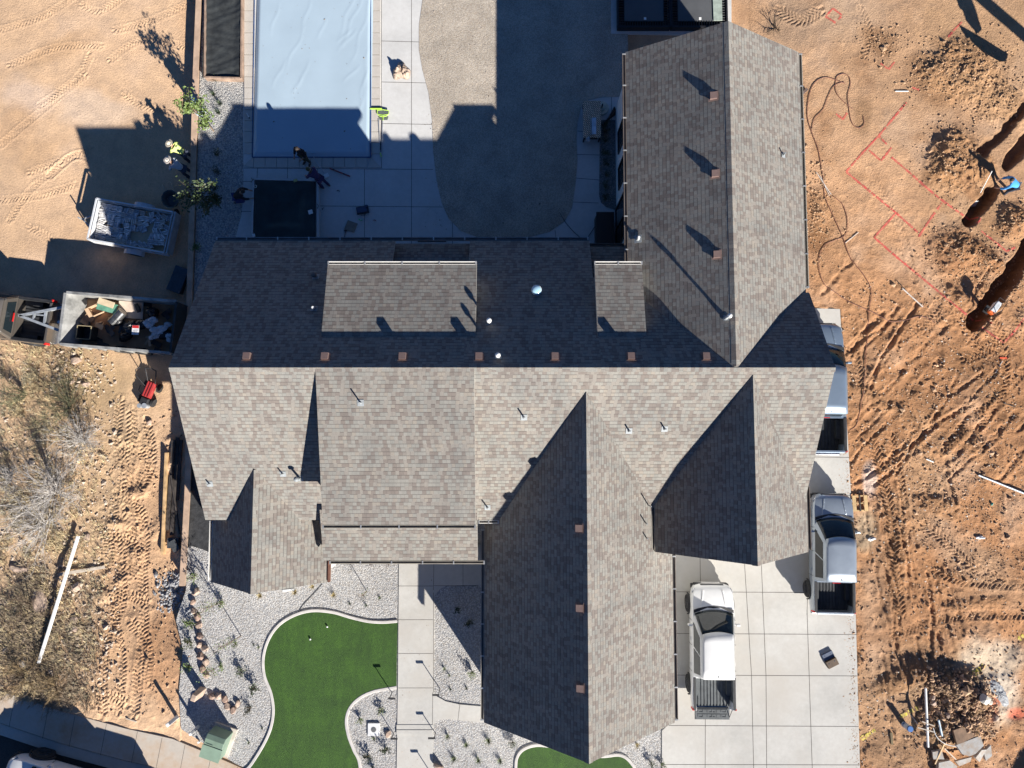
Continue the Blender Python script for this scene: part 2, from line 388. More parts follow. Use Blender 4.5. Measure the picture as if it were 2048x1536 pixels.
def trench(pxs, width=.5, depth=.75):
    w_, X, Y, D, S, T = seg_dist([P(x, y) for x, y in pxs])
    wob = .22 * fbm(X, Y, .7, 5, 5, .65)
    m = 1 - sstep(width / 2 - .04, width / 2 + .16, D + wob)
    Z[w_] = Z[w_] * (1 - m) + m * (-depth + .06 * fbm(X, Y, .4, 3, 12))
    q = (1 - sstep(width / 2, width / 2 + .3, D + wob))[..., None]; COL[w_] = COL[w_] * (1 - q * .7) + q * .7 * np.array((.12, .068, .038))  # moist cut soil, also darkened to stand in for the shade inside the trench
# -- west lot
paint(120, 960, 190, 330, 0, (.46, .335, .21), .75, .9)
paint(90, 1300, 190, 120, -20, (.42, .30, .19), .6, 1)
paint(150, 760, 120, 60, 0, (.42, .30, .17), .6)
paint(270, 1150, 70, 300, 4, (.50, .315, .185), .7)
paint(340, 1300, 60, 120, 10, (.42, .23, .12), .7)
paint(40, 180, 60, 40, 20, (.66, .53, .44), .5); paint(170, 210, 90, 40, 10, (.64, .52, .42), .5)
paint(60, 300, 60, 30, -30, (.42, .26, .14), .4); paint(100, 90, 90, 25, -25, (.45, .28, .15), .4)
paint(20, 250, 40, 60, 0, (.42, .26, .15), .4); paint(380, 30, 40, 60, 0, (.47, .29, .17), .4)
for q in ([(240, 800), (235, 880), (248, 950), (226, 1030), (237, 1110), (246, 1200), (216, 1290), (214, 1425)],
          [(292, 840), (303, 920), (276, 1000), (290, 1080), (285, 1150), (291, 1250), (284, 1340), (278, 1425)]):
    track(q, .46, .17, .05, -.4, .5)
track([(228, 1160), (232, 1240), (250, 1330), (240, 1420)], .4, .17, .05, -.3, .5)
for q in ([(215, 940), (240, 905), (275, 900), (290, 930), (270, 960), (235, 985)], [(205, 1010), (235, 990), (270, 1005), (285, 1040), (262, 1070), (240, 1085)], [(200, 1110), (225, 1075), (262, 1085), (275, 1120), (255, 1150)],
          [(300, 860), (285, 890), (305, 930), (290, 965)], [(215, 1200), (260, 1190), (300, 1210)], [(200, 1050), (218, 1090), (214, 1140)], [(265, 1240), (300, 1290), (300, 1360)], [(195, 1400), (225, 1385), (262, 1400)]):
    track(q, .5, .15, .05, -.42, .15)
for q, h_ in (((240, 880, 26, 12, 30), .12), ((270, 985, 22, 10, -20), .12), ((225, 1050, 26, 10, 10), .14), ((262, 1110, 22, 12, 40), .14), ((232, 1165, 20, 8, -30), .1), ((330, 935, 12, 18, 0), .16), ((335, 880, 12, 8, 0), .14), ((305, 1060, 14, 22, 20), .1), ((355, 1110, 14, 16, 0), .18), ((350, 1165, 18, 14, 0), .16), ((395, 1110, 24, 12, -30), .2), ((200, 1195, 16, 12, 0), .14)): mound(*q, h_, None, .07)
track([(262, 820), (262, 900), (250, 1000), (262, 1060), (250, 1130)], .5, .2, .05, -.4, -.6)
for q in ([(0, 290), (60, 240), (120, 190), (170, 150)], [(230, 60), (290, 45), (350, 20), (392, 0)], [(250, 190), (285, 210), (330, 222)],
          [(60, 455), (90, 470), (120, 500), (160, 560), (190, 590)], [(165, 10), (200, 22), (250, -10)], [(60, 345), (100, 330), (180, 300)],
          [(20, 130), (110, 95), (200, 90)], [(0, 400), (80, 390), (150, 370)], [(220, 120), (260, 90), (300, 80), (380, 95)], [(0, 60), (90, 30), (150, -10)], [(120, 330), (60, 380), (20, 440)], [(80, 210), (150, 160), (180, 110)]):
    track(q, .36, .16, .034, -.45, .7, .012)
track([(100, 350), (150, 310), (190, 320)], .4, .16, .02, -.45)
# -- east lot
paint(1960, 60, 150, 120, 30, (.43, .27, .15), .5); paint(1700, 30, 90, 60, 0, (.50, .36, .25), .5)
paint(1590, 40, 60, 60, 0, (.30, .22, .16), .6, 1); paint(1950, 420, 120, 60, 45, (.43, .27, .15), .4)
paint(1870, 165, 70, 50, 35, (.30, .165, .085), .7); paint(1760, 80, 45, 26, 40, (.30, .17, .09), .8)
paint(1725, 235, 20, 40, 10, (.30, .18, .10), .7); paint(1630, 480, 30, 28, 0, (.24, .12, .06), .8)
paint(1620, 430, 60, 60, 0, (.33, .18, .09), .6, 1.2)
paint(1900, 1380, 130, 90, 0, (.31, .20, .12), .8, 1.3); paint(1800, 1430, 110, 120, 0, (.40, .27, .17), .6)
paint(1980, 1330, 60, 70, 60, (.56, .47, .36), .8, .4); paint(2000, 1400, 40, 50, 20, (.60, .53, .44), .7, .3)
paint(1990, 1400, 22, 12, -30, (.75, .22, .12), .8, .3); paint(1975, 1425, 14, 20, 30, (.75, .20, .12), .7, .3); paint(2035, 1430, 20, 12, 0, (.75, .20, .12), .8, .3)
paint(1740, 960, 14, 36, 0, (.62, .52, .46), .7); paint(1990, 1190, 90, 30, -4, (.36, .22, .13), .6)
paint(1730, 1060, 26, 50, 0, (.40, .32, .22), .7, .5); paint(1750, 1220, 36, 90, 0, (.48, .32, .21), .6, .5)
mound(1890, 150, 65, 38, 30, .28, (.40, .235, .125), .10); mound(1940, 120, 60, 34, 35, .22, (.38, .22, .115), .10)
mound(1985, 190, 70, 40, 40, .16, (.42, .255, .14), .08); mound(1905, 325, 46, 62, 10, .40, (.36, .20, .10), .11)
mound(1965, 340, 26, 34, 30, .25, (.36, .20, .10), .08)
mound(2030, 445, 34, 34, 20, .35, (.34, .18, .09), .10); mound(1905, 500, 36, 44, 10, .26, (.33, .17, .085), .10); mound(1960, 515, 50, 26, 30, .22, (.34, .18, .09), .09)
mound(2000, 540, 60, 14, 48, .22, (.36, .19, .095), .07); mound(1640, 160 + 260, 16, 30, 0, .1, None, .06)
mound(1905, 1375, 70, 36, 8, .55, (.17, .115, .07), .16); mound(1915, 1440, 74, 40, -10, .45, (.25, .16, .09), .13)
mound(1800, 1360, 50, 18, -25, .15, (.33, .19, .10), .06)
paint(1960, 760, 110, 40, 45, (.30, .16, .08), .6); paint(1850, 960, 60, 120, 10, (.50, .33, .20), .5); paint(1780, 1150, 34, 180, 4, (.31, .175, .095), .6); paint(1900, 860, 120, 26, 48, (.32, .175, .09), .6)
paint(1700, 700, 40, 110, 0, (.34, .19, .10), .6); paint(1960, 1130, 80, 40, 20, (.50, .345, .225), .5); paint(1860, 1250, 120, 30, -8, (.30, .17, .095), .5); paint(1830, 1330, 60, 30, -20, (.27, .15, .085), .6)
for q_, h_ in (((1925, 600, 40, 12, 45), .22), ((2010, 620, 50, 12, 50), .18), ((1945, 385, 34, 12, 48), .2), ((1750, 800, 50, 14, 40), .12), ((1830, 860, 70, 14, 50), .14), ((1960, 900, 60, 16, 48), .13), ((1880, 1010, 50, 20, 20), .1), ((1680, 1000, 10, 60, 0), .1), ((1800, 1100, 14, 70, 6), .12), ((1960, 1210, 60, 12, -5), .1)): mound(*q_, h_, (.38, .21, .11), .09)
mound(1660, 905, 30, 60, 0, .0, (.33, .17, .09), .07)
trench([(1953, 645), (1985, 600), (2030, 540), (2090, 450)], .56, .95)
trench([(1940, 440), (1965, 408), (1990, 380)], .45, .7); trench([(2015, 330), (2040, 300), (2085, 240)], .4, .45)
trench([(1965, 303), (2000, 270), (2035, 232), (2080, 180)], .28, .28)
for q, wd, dp in (([(1745, 880), (1766, 960), (1782, 1040), (1792, 1140), (1800, 1230)], .5, .05), ([(1780, 870), (1800, 950), (1808, 1010)], .4, .045),
                  ([(1850, 1050), (1900, 1090), (1940, 1130), (2000, 1160)], .5, .05), ([(1705, 640), (1712, 700), (1722, 780)], .4, .04),
                  ([(1990, 640), (2010, 700), (2000, 780), (1960, 850)], .55, .05), ([(1930, 720), (1990, 690), (2048, 640)], .5, .045),
                  ([(1890, 900), (1940, 840), (2000, 790), (2048, 740)], .45, .05), ([(1860, 1130), (1920, 1160), (2048, 1170)], .5, .05),
                  ([(1720, 15), (1740, 60), (1728, 110)], .4, .035), ([(1860, 80), (1950, 130), (2048, 190)], .4, .03),
                  ([(1800, 680), (1850, 640), (1880, 600)], .4, .04), ([(1560, 20), (1600, 40), (1640, 20)], .6, .05),
                  ([(1790, 1270), (1900, 1235), (2048, 1230)], .45, .035), ([(1850, 660), (1900, 620), (1960, 690)], .5, .045),
                  ([(1930, 200), (1990, 250), (2048, 310)], .35, .03), ([(1740, 340), (1800, 450), (1830, 560)], .35, .02)):
    track(q, wd, .19, dp, 0, .8)
for q in ([(1640, 590), (1680, 545), (1700, 520)], [(1880, 905), (1930, 840), (1985, 790)], [(1905, 915), (1960, 850), (2005, 800)], [(1960, 900), (2000, 860), (2030, 830)],
          [(1800, 740), (1850, 690), (1900, 640)], [(1820, 790), (1880, 720)], [(1700, 700), (1760, 630)], [(2000, 960), (2048, 900)]):
    w_, X, Y, D, S, T = seg_dist([P(x, y) for x, y in q]); m = 1 - sstep(.05, .2, D + .22 * fbm(X, Y, .5, 4, 8)); Z[w_] -= m * .045 * (.6 + 1.6 * fbm(X, Y, .4, 4, 18)); Z[w_] += ((1 - sstep(.2, .45, D)) - m).clip(0) * .025 * (1 + fbm(X, Y, .3, 3, 28))
gr_ = random.Random(12)
for k in range(46):
    if k < 24: x0_, y0_ = gr_.uniform(1690, 2040), gr_.uniform(600, 1000); dx_, dy_ = gr_.uniform(40, 110), -gr_.uniform(45, 110)
    else: x0_, y0_ = gr_.uniform(1730, 1900), gr_.uniform(880, 1350); dx_, dy_ = gr_.uniform(5, 40), gr_.uniform(90, 200)
    w_, X, Y, D, S, T = seg_dist([P(x0_, y0_), P(x0_ + dx_ * .5 + gr_.uniform(-10, 10), y0_ + dy_ * .5), P(x0_ + dx_, y0_ + dy_)]); m = 1 - sstep(.02, .14, D + .10 * fbm(X, Y, .3, 3, k)); Z[w_] -= m * gr_.uniform(.02, .05); Z[w_] += (1 - sstep(.10, .3, D)) * (1 - m) * .025
# flatten under the pads so nothing pokes through
def flat(px0, px1, py0, py1, z, pad=.0):
    global Z
    x0, y1 = P(px0, py0); x1, y0 = P(px1, py1)
    m = (GX > x0) & (GX < x1) & (GY > y0) & (GY < y1); Z = np.where(m, z, Z)
EDGEX = lambda Y: np.interp(Y, [P(0, 1536)[1], P(0, 1100)[1], P(0, 617)[1], P(0, 610)[1]], [P(1720, 1536)[0], P(1708, 1100)[0], P(1681, 617)[0], P(1640, 610)[0]])
yard = (GX > wall_x(GY) + .06) & (GX < 11.2)
yard |= (GX > 11) & (GX < EDGEX(GY) - .02) & (GY < P(0, 618)[1])
_sb = [P(x, y + 8) for x, y in ((-60, 1372), (0, 1388), (120, 1428), (250, 1463), (345, 1484), (420, 1515), (560, 1575), (700, 1640), (1000, 1760), (1600, 1900), (2600, 2060))]
SWL = lambda X: np.interp(X, [p[0] for p in _sb], [p[1] for p in _sb])
yard |= (GY < SWL(GX) - .02) & (GX < 32)
Z = np.where(yard, np.minimum(Z, -.09), Z)
Z = np.where((GY < SWL(GX) - .02) & (GX < 32), -.45, Z)
# soil bank beside the slab and the front gravel
ny, nx = GX.shape
verts = np.stack([GX, GY, Z], -1).reshape(-1, 3).astype(np.float32)
ii = np.arange(ny * nx).reshape(ny, nx)
quads = np.stack([ii[:-1, :-1], ii[:-1, 1:], ii[1:, 1:], ii[1:, :-1]], -1).reshape(-1, 4)
me = bpy.data.meshes.new('ground'); me.vertices.add(len(verts)); me.vertices.foreach_set('co', verts.ravel())
me.loops.add(quads.size); me.loops.foreach_set('vertex_index', quads.ravel().astype(np.int32))
me.polygons.add(len(quads)); me.polygons.foreach_set('loop_start', np.arange(0, quads.size, 4, dtype=np.int32)); me.polygons.foreach_set('loop_total', np.full(len(quads), 4, dtype=np.int32))
me.update(calc_edges=True)
ca = me.color_attributes.new('Col', 'FLOAT_COLOR', 'POINT')
ca.data.foreach_set('color', np.concatenate([np.clip(COL, .02, .9), np.ones(GX.shape + (1,))], -1).reshape(-1).astype(np.float32))
ra = me.attributes.new('Rough', 'FLOAT', 'POINT'); ra.data.foreach_set('value', RGH.reshape(-1).astype(np.float32))
me.materials.append(ground_mat())
ground = bpy.data.objects.new('ground', me); C.objects.link(ground); struct(ground)
def gz(x, y):
    j = min(max(np.searchsorted(xs, x) - 1, 0), nx - 2); i = min(max(np.searchsorted(ys, y) - 1, 0), ny - 2)
    fx = (x - xs[j]) / (xs[j + 1] - xs[j]); fy = (y - ys[i]) / (ys[i + 1] - ys[i])
    return float(Z[i, j] * (1 - fx) * (1 - fy) + Z[i, j + 1] * fx * (1 - fy) + Z[i + 1, j] * (1 - fx) * fy + Z[i + 1, j + 1] * fx * fy)
def G(px, py, dz=0.0, z0=None):
    """point on the terrain surface seen at px,py"""
    z = z0 if z0 is not None else 0.0
    for _ in range(4):
        x, y = P(px, py, z); z = gz(x, y)
    return Vector((x, y, z + dz))

# ================================================================ PAVED AND PLANTED SURFACES
concrete = concrete_mat('concrete', (.495, .482, .45), .13, (.44, .41, .365), .33)
concrete_b = concrete_mat('patio concrete', (.56, .555, .54), .10)
walk_c = concrete_mat('sidewalk concrete', (.50, .45, .39), .1, (.40, .27, .17), .45)
kerb_c = concrete_mat('kerb concrete', (.50, .46, .41), .12)
joint_m = mat('joint shadow line', (.11, .10, .09), .95)
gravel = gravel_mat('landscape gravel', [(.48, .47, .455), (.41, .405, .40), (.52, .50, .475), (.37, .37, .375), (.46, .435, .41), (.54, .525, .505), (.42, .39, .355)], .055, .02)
dg = gravel_mat('crushed stone', [(.47, .40, .32), (.42, .35, .275), (.50, .44, .37), (.45, .385, .315), (.39, .34, .285), (.52, .46, .38)], .04, .012, .22, .45)
asphalt = gravel_mat('asphalt', [(.05, .05, .052), (.06, .06, .06), (.04, .04, .042), (.07, .068, .065)], .02, .004)
turf = turf_mat()
def sheet(name, pts, z, m, t=.05, kind=True, parent=None):
    o = MB().prism(pts, z - t, z).build(name, m, parent)
    return struct(o) if kind and parent is None else o
def joints(parent, lines, z, wd=.022):
    for l in lines:
        a = P(*l[0], z); c = P(*l[1], z); MB().beam((a[0], a[1], z + .001), (c[0], c[1], z + .001), wd, .004).build('control_joint', joint_m, parent)
def curve_joint(b, pxs, z, wd=.022):
    v = smooth_path([P3(x, y, z) for x, y in pxs], 4)
    for a, c in zip(v[:-1], v[1:]): b.beam(a + Vector((0, 0, .001)), c + Vector((0, 0, .001)), wd, .004)

# back yard
patio = sheet('patio', ppoly([(489, -60), (489, 20), (486, 250), (487, 360), (484, 425), (470, 480), (470, 520), (1252, 520), (1252, 190), (1256, 30), (1256, -60)]), 0.0, concrete_b, .12)
jl = [((763, 82), (842, 84)), ((763, 164), (856, 166)), ((763, 247), (866, 249)), ((488, 336), (866, 339)), ((763, 0), (763, 336)), ((823, -30), (823, 520)), ((729, 338), (729, 500)),
      ((575, 337), (575, 357)), ((515, 337), (514, 357)), ((640, 412), (885, 414)), ((905, 440), (905, 500)), ((487, 363), (505, 363)), ((483, 423), (506, 423)),
      ((635, 338), (635, 357)), ((1155, 262), (1166, 263)), ((1153, 309), (1200, 310)), ((1150, 356), (1199, 360)), ((1145, 404), (1197, 406)), ((1059, 473), (1059, 500)), ((1015, 476), (1014, 500)), ((1110, 460), (1115, 500)), ((1223, 193), (1223, 240))]
joints(patio, jl, 0.0)
DGP = ppoly([(850, -60), (845, 0), (838, 50), (838, 100), (845, 140), (857, 185), (864, 240), (866, 300), (873, 360), (883, 405), (897, 437), (922, 462), (957, 475), (1000, 477), (1060, 474), (1100, 463), (1130, 442), (1144, 415), (1151, 370), (1155, 320), (1153, 280), (1155, 245), (1162, 215), (1178, 199), (1205, 194), (1256, 193), (1256, -60)], .012)
struct(sheet('crushed_stone_yard', DGP, .012, dg, .06))
slab = sheet('trampoline_pad', ppoly([(1222, -60), (1222, 67), (1380, 69), (1463, 60), (1463, -60)], .03), .03, concrete_b, .1)
# bed along the wing
struct(sheet('planting_bed', ppoly([(1200, 240), (1199, 330), (1198, 390), (1202, 405), (1212, 414), (1228, 419), (1240, 419), (1240, 240)], .014), .014, gravel_mat('dark gravel', [(.22, .22, .22), (.16, .17, .17), (.28, .27, .26), (.19, .20, .22)], .05, .02), .06))
# west gravel bed between the block wall and the pool
wp = [(p[0] + .12, p[1]) for p in WALL if p[1] > P(0, 640)[1]]
struct(sheet('side_gravel_bed', wp + [P(420, 640), P(470, 480), P(484, 425), P(487, 360), P(486, 250), P(489, 20), P(489, -60)], -.02, gravel_mat('side gravel', [(.44, .43, .41), (.36, .35, .34), (.50, .48, .45), (.30, .31, .32), (.54, .52, .49)], .06, .03), .06))
# pool: coping tiles, cover
coping_m = concrete_mat('coping stone', (.49, .455, .41), .08)
def coping():
    b = MB()
    z = .012
    def tile(a, c, e, d):
        b.prism([P(*q, z) for q in (a, c, e, d)], -.02, z + .03)
    ys_ = [-40 + 22 * k for k in range(17)]
    for k in range(16):
        y0, y1 = -22 + 22 * k + .6, -22 + 22 * (k + 1) - .6
        if y1 < 314: tile((489, y0), (509 - y0 * .006, y0), (509 - y1 * .006, y1), (489 - .0, y1))
        if y1 < 316: tile((740, y0), (761, y0), (761, y1), (740, y1))
    for k in range(11):
        x0 = 508 + 22.7 * k + .6; x1 = x0 + 21.5
        if x1 < 740: tile((x0, 314), (x1, 314), (x1, 335), (x0, 335))
    tile((489, 331), (505, 315), (507, 315), (507, 335.5)); tile((741, 315), (743, 315), (763, 335.5), (737, 335.5))
    return b.build('coping', coping_m)
cp = coping()
pool = thing('swimming_pool', 'covered rectangular swimming pool with pale stone coping beside the patio', 'pool', P3(625, 150, 0))
cp.parent = pool; cp.matrix_parent_inverse = Matrix.Translation(pool.location).inverted()
def pool_cover():
    x0, y0 = P(505, 313, .1); x1, _ = P(741, 313, .1); _, y1 = P(600, -70, .1)
    nxx, nyy = 90, 150; vs = []; fs = []
    g = np.random.RandomState(3)
    creases = [(P(712, 30), 1.2, 2.2), (P(700, 20), 1.25, 1.6), (P(615, 30), 1.35, 1.0), (P(552, 40), 1.35, .9), (P(592, 100), 1.15, 1.2), (P(736, 150), 1.4, 2.4), (P(728, 170), 1.45, 1.8), (P(726, 60), 1.3, 2.0),
               (P(560, 150), 1.2, .8), (P(610, 150), 1.3, .7), (P(700, 80), 1.0, .6), (P(690, 75), .9, .5), (P(705, 150), .9, .6), (P(596, 175), 1.2, .5), (P(646, 60), 1.3, .6), (P(532, 300), 1.75, .5), (P(518, 300), 1.35, 1.1), (P(728, 285), 2.0, .8)]
    for j in range(nyy + 1):
        for i in range(nxx + 1):
            x = x0 + (x1 - x0) * i / nxx; y = y0 + (y1 - y0) * j / nyy
            if i == 0: x += .0
            e = min(min(i, nxx - i) / 3.0, j / 3.0, 1.0)
            z = .045 + .10 * e
            if e < .4: z = .045 + .0 * e + .09 * e
            for (c, a, L) in creases:
                dx, dy = x - c[0], y - c[1]; t = dx * math.cos(a) + dy * math.sin(a); n = -dx * math.sin(a) + dy * math.cos(a)
                n += .06 * math.sin(t * 4)
                if abs(t) < L: z += .007 * math.exp(-(n / .055) ** 2) * math.cos(t / L * 1.57) ** .5 * min(1, e)
            z += .010 * float(vnoise(np.array(x * 1.2), np.array(y * .9))) * e
            vs.append((x, y, z))
    W = nxx + 1
    for j in range(nyy):
        for i in range(nxx): fs.append((j * W + i, j * W + i + 1, (j + 1) * W + i + 1, (j + 1) * W + i))
    b = MB().add(vs, fs)
    o = b.build('pool_cover', mat('pool cover vinyl', (.365, .46, .535), .5, var=.02, scale=.6, bump=.0015, bscale=30), pool, smooth=True)
    o.matrix_parent_inverse = Matrix.Translation(pool.location).inverted()
    # track rail of the cover on the east side
    r = MB(); a = P3(741.5, 314, .07); c = P3(741.5, -60, .07); r.beam(a, c, .05, .08)
    r.beam(P3(504.5, 314, .04), P3(509.5, -60, .04), .04, .05); r.beam(P3(504.5, 314.6, .04), P3(741.5, 314.6, .04), .04, .05)
    o = r.build('cover_track', mat('blue track', (.05, .09, .20), .4), pool); o.matrix_parent_inverse = Matrix.Translation(pool.location).inverted()
pool_cover()
# front yard
FG = ppoly([(380, 1040), (1345, 1040), (1345, 1450), (1328, 1458), (1326, 1828), (1000, 1752), (700, 1632), (560, 1568), (470, 1527), (362, 1458), (358, 1380), (366, 1300), (352, 1240), (372, 1180), (374, 1110)], -.01)
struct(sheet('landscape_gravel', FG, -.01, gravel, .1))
drive = sheet('driveway', [P(x, y, .03) for x, y in ((1340, 1090), (1600, 1000), (1600, 616), (1680, 618), (1697, 900), (1708, 1100), (1720, 1536), (1728, 1915), (1324, 1832), (1324, 1462), (1342, 1444))], .03, concrete, .14)
jl = []
for y in (1183.5, 1267, 1350, 1451): jl.append(((1338, y), (1712 + (y - 1183) * .02, y + 2)))
jl += [((1328, 1529), (1719, 1530)), ((1488, 1110), (1503, 1350)), ((1503, 1350), (1500 + 9, 1610)), ((1522, 1110), (1532, 1350)), ((1532, 1350), (1534, 1610)), ((1400, 1110), (1401, 1184)), ((1411, 1350), (1410, 1610)), ((1614, 1220), (1627, 1610)), ((1616, 1160), (1614, 1230)),
       ((1610, 989), (1702, 991)), ((1620, 914), (1698, 915))]
joints(drive, jl, .03)
wk = sheet('front_walkway', [P(x, y, .03) for x, y in ((798, 1090), (975, 1090), (975, 1170), (894, 1171), (880, 1178), (869, 1192), (867, 1380), (874, 1393), (892, 1403), (920, 1409), (975, 1414), (975, 1446), (925, 1441), (895, 1438), (876, 1440), (866, 1449), (864, 1703), (791, 1675), (796, 1350))], .03, concrete, .12)
jl = [((797, y), (866, y)) for y in (1172, 1239.5, 1307, 1376)] + [((868, 1110), (867, 1180)), ((926, 1110), (926, 1171)), ((867, 1185), (867, 1385)), ((865.5, 1385), (865, 1450)), ((920, 1406), (916, 1440)), ((868, 1171.5), (955, 1171.5))]
joints(wk, jl, .03, .018)
st = MB()
for y, zz in ((1450, .045), (1460, .06)): st.prism([P(x_, y_, .05) for x_, y_ in ((793, y), (865, y), (865, y + 9), (793, y + 9))], .02, zz)
st.build('step_edge', concrete, wk, bevel=.01)
# turf lawns with poured borders
def lawn(pxs, name_border='lawn_border'):
    v = smooth_path([P3(x, y, 0) for x, y in pxs], 7)
    return [(p.x, p.y) for p in v]
L1 = [(795, 1245), (765, 1247), (735, 1245), (700, 1237), (665, 1227), (625, 1224), (590, 1233), (560, 1252), (540, 1280), (530, 1315), (532, 1350), (545, 1385), (550, 1420), (545, 1455), (530, 1490), (505, 1530), (490, 1545)]
L2 = [(720, 1610), (717, 1530), (705, 1500), (694, 1470), (690, 1440), (697, 1415), (715, 1395), (745, 1380), (793, 1371)]
e1 = lawn(L1); e2 = lawn(L2)
lw = MB().prism(e1 + [P(600, 1585)] + e2, -.03, .035).build('turf_lawn', turf); lw['kind'] = 'structure'
e3 = lawn([(1030, 1620), (1034, 1540), (1037, 1515), (1050, 1500), (1075, 1493), (1110, 1497), (1140, 1505), (1200, 1515), (1240, 1513), (1262, 1530), (1275, 1560), (1280, 1620)])
lw2 = MB().prism(e3, -.03, .035).build('turf_lawn', turf); lw2['kind'] = 'structure'
def border(pts, wd=.13, z=.05, side=1):
    b = MB(); n = len(pts); vs = []
    for i, p in enumerate(pts):
        a = Vector(pts[max(i - 1, 0)]); c = Vector(pts[min(i + 1, n - 1)]); d = (c - a).normalized(); q = Vector((-d.y, d.x)) * side
        o = Vector(p)
        for k, zz in ((0, -.04), (0, z - .01), (.15, z), (.85, z), (1, z - .012), (1, -.04)): pp = o + q * wd * k; vs.append((pp.x, pp.y, zz))
    for i in range(n - 1):
        for k in range(5): b_ = (i * 6 + k, i * 6 + k + 1, (i + 1) * 6 + k + 1, (i + 1) * 6 + k); b.f.append(b_); b.m.append(0)
    b.v = vs
    return b.build('lawn_border', mat('border concrete', (.53, .50, .47), .8, var=.08, scale=2), smooth=False)
for e, l, sgn in ((e1, 'curving pale concrete border on the west side of the green lawn', -1), (e2, 'pale concrete border round the gravel island beside the front walk', -1), (e3, 'pale concrete border round the small lawn at the front gable tip', 1)):
    tag(border(e, side=sgn), l, 'kerb')
# pavement, gutter and road at the south-west corner
def swline(off):
    base = [(-60, 1372), (0, 1388), (120, 1428), (250, 1463), (345, 1484), (420, 1515), (560, 1575), (700, 1640), (1000, 1760), (1600, 1900), (2600, 2060)]
    return [(x, y + off) for x, y in base]
def band(o0, o1, z, t, m, name):
    a = [P(x, y, z) for x, y in swline(o0)]; b = [P(x, y, z) for x, y in swline(o1)][::-1]
    return struct(MB().prism(a + b, z - t, z).build(name, m))
sw = band(-6, 58, -.03, .3, walk_c, 'sidewalk')
joints(sw, [((x, y), (x - 12, y + 62)) for x, y in ((30, 1392), (97, 1415), (150, 1432), (213, 1448), (275, 1463), (324, 1476), (370, 1490), (422, 1512), (475, 1534))], -.03, .018)
band(59, 82, -.10, .3, kerb_c, 'kerb')
rd = [P(x, y, -.2) for x, y in swline(83)]
struct(MB().prism(rd + [(rd[-1][0], -60), (-60, -60), (-60, rd[0][1])], -.5, -.2).build('road', asphalt))
# side strip of weed fabric between house and wall
fab = mat('black weed fabric', (.035, .036, .038), .75, var=.25, scale=5, bump=.02, bscale=4)
fb = MB(); q = [P3(x, y, -.03) for x, y in ((378, 900), (420, 960), (431, 1110), (405, 1098), (385, 1092), (370, 1096))]
fb.prism([(p.x, p.y) for p in q], -.09, .02)
tag(fb.build('weed_fabric', fab), 'black weed fabric laid in the strip between the house and the tan wall', 'fabric')
stm = mat('tan block cap', (.47, .33, .235), .85, var=.12, scale=2.2, bump=.004)
def wall():
    r = thing('retaining_wall', 'long low tan retaining wall between the west dirt lot and the house yard', 'wall', (WALL[3][0], WALL[3][1], -.45))
    b = MB(); c = MB(); inv = Matrix.Translation(r.location).inverted()
    v = [(p.x, p.y) for p in smooth_path([(x, y, 0) for x, y in WALL], 4)]
    for a, d in zip(v[:-1], v[1:]): b.beam((a[0], a[1], -.22), (d[0], d[1], -.22), .16, .64)
    for a, d in zip(v[:-1], v[1:]): c.beam((a[0], a[1], .13), (d[0], d[1], .13), .25, .06)
    for m, n, mm in ((b, 'wall_face', stm), (c, 'wall_cap', stm)):
        o = m.build(n, mm, r); o.matrix_parent_inverse = inv
wall()
# ================================================================ HOUSE
house = thing('house', 'large single-storey house with many gabled grey-brown shingle roofs and white stucco walls', 'house', (0, 0, 0))
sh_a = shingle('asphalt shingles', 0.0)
trimw = mat('fascia paint', (.50, .47, .42), .6, var=.06, scale=1)
stucco = mat('white stucco', (.62, .62, .61), .9, var=.05, scale=1.5, bump=.004, bscale=60)
gut_l = mat('tan gutter', (.36, .33, .28), .45, var=.1, scale=2)
gut_b = mat('bronze gutter', (.15, .125, .11), .5, var=.1)
gut_w = mat('white gutter', (.72, .70, .66), .45, var=.05)
gut_in = mat('gutter trough', (.17, .165, .16), .7)
MR = dict(x0=-12.34, x1=11.62, yr=2.46, zr=6.56, ys=-3.36, yn=8.12, ss=.6, sn=.64)
def zmain(Y): return MR['zr'] - (MR['ss'] * (MR['yr'] - Y) if Y < MR['yr'] else MR['sn'] * (Y - MR['yr']))
def slope_face(b, a, d, c, e, u0=0.0, swap=False):
    """quad a-d along the eave, e-c along the top; UV in metres measured in the roof plane"""
    a, d, c, e = map(Vector, (a, d, c, e)); ud = (d - a).normalized(); n = ud.cross(e - a).normalized(); vd = n.cross(ud)
    uv = [((p - a).dot(ud) + u0, (p - a).dot(vd)) for p in (a, d, c, e)]
    b.face([a, d, c, e], 0, uv)
TH = .14
def gable_y(name, cx, hw, zr, ze, y0, y1):
    """gable roof whose ridge runs north-south"""
    b = MB(); s = (zr - ze) / hw
    E0, E1, R0, R1, W0, W1 = (cx + hw, y0, ze), (cx + hw, y1, ze), (cx, y0, zr), (cx, y1, zr), (cx - hw, y0, ze), (cx - hw, y1, ze)
    slope_face(b, E0, E1, R1, R0, 3.1); slope_face(b, W1, W0, R0, R1, 9.7)
    dn = lambda p: (p[0], p[1], p[2] - TH)
    b.face([dn(p) for p in (E0, R0, R1, E1)], 1); b.face([dn(p) for p in (W1, R1, R0, W0)], 1)
    b.face([E0, R0, dn(R0), dn(E0)], 1); b.face([R0, W0, dn(W0), dn(R0)], 1)
    b.face([R1, E1, dn(E1), dn(R1)], 1); b.face([W1, R1, dn(R1), dn(W1)], 1)
    b.face([E1, E0, dn(E0), dn(E1)], 1); b.face([W0, W1, dn(W1), dn(W0)], 1)
    return b.build(name, [sh_a, trimw], house)
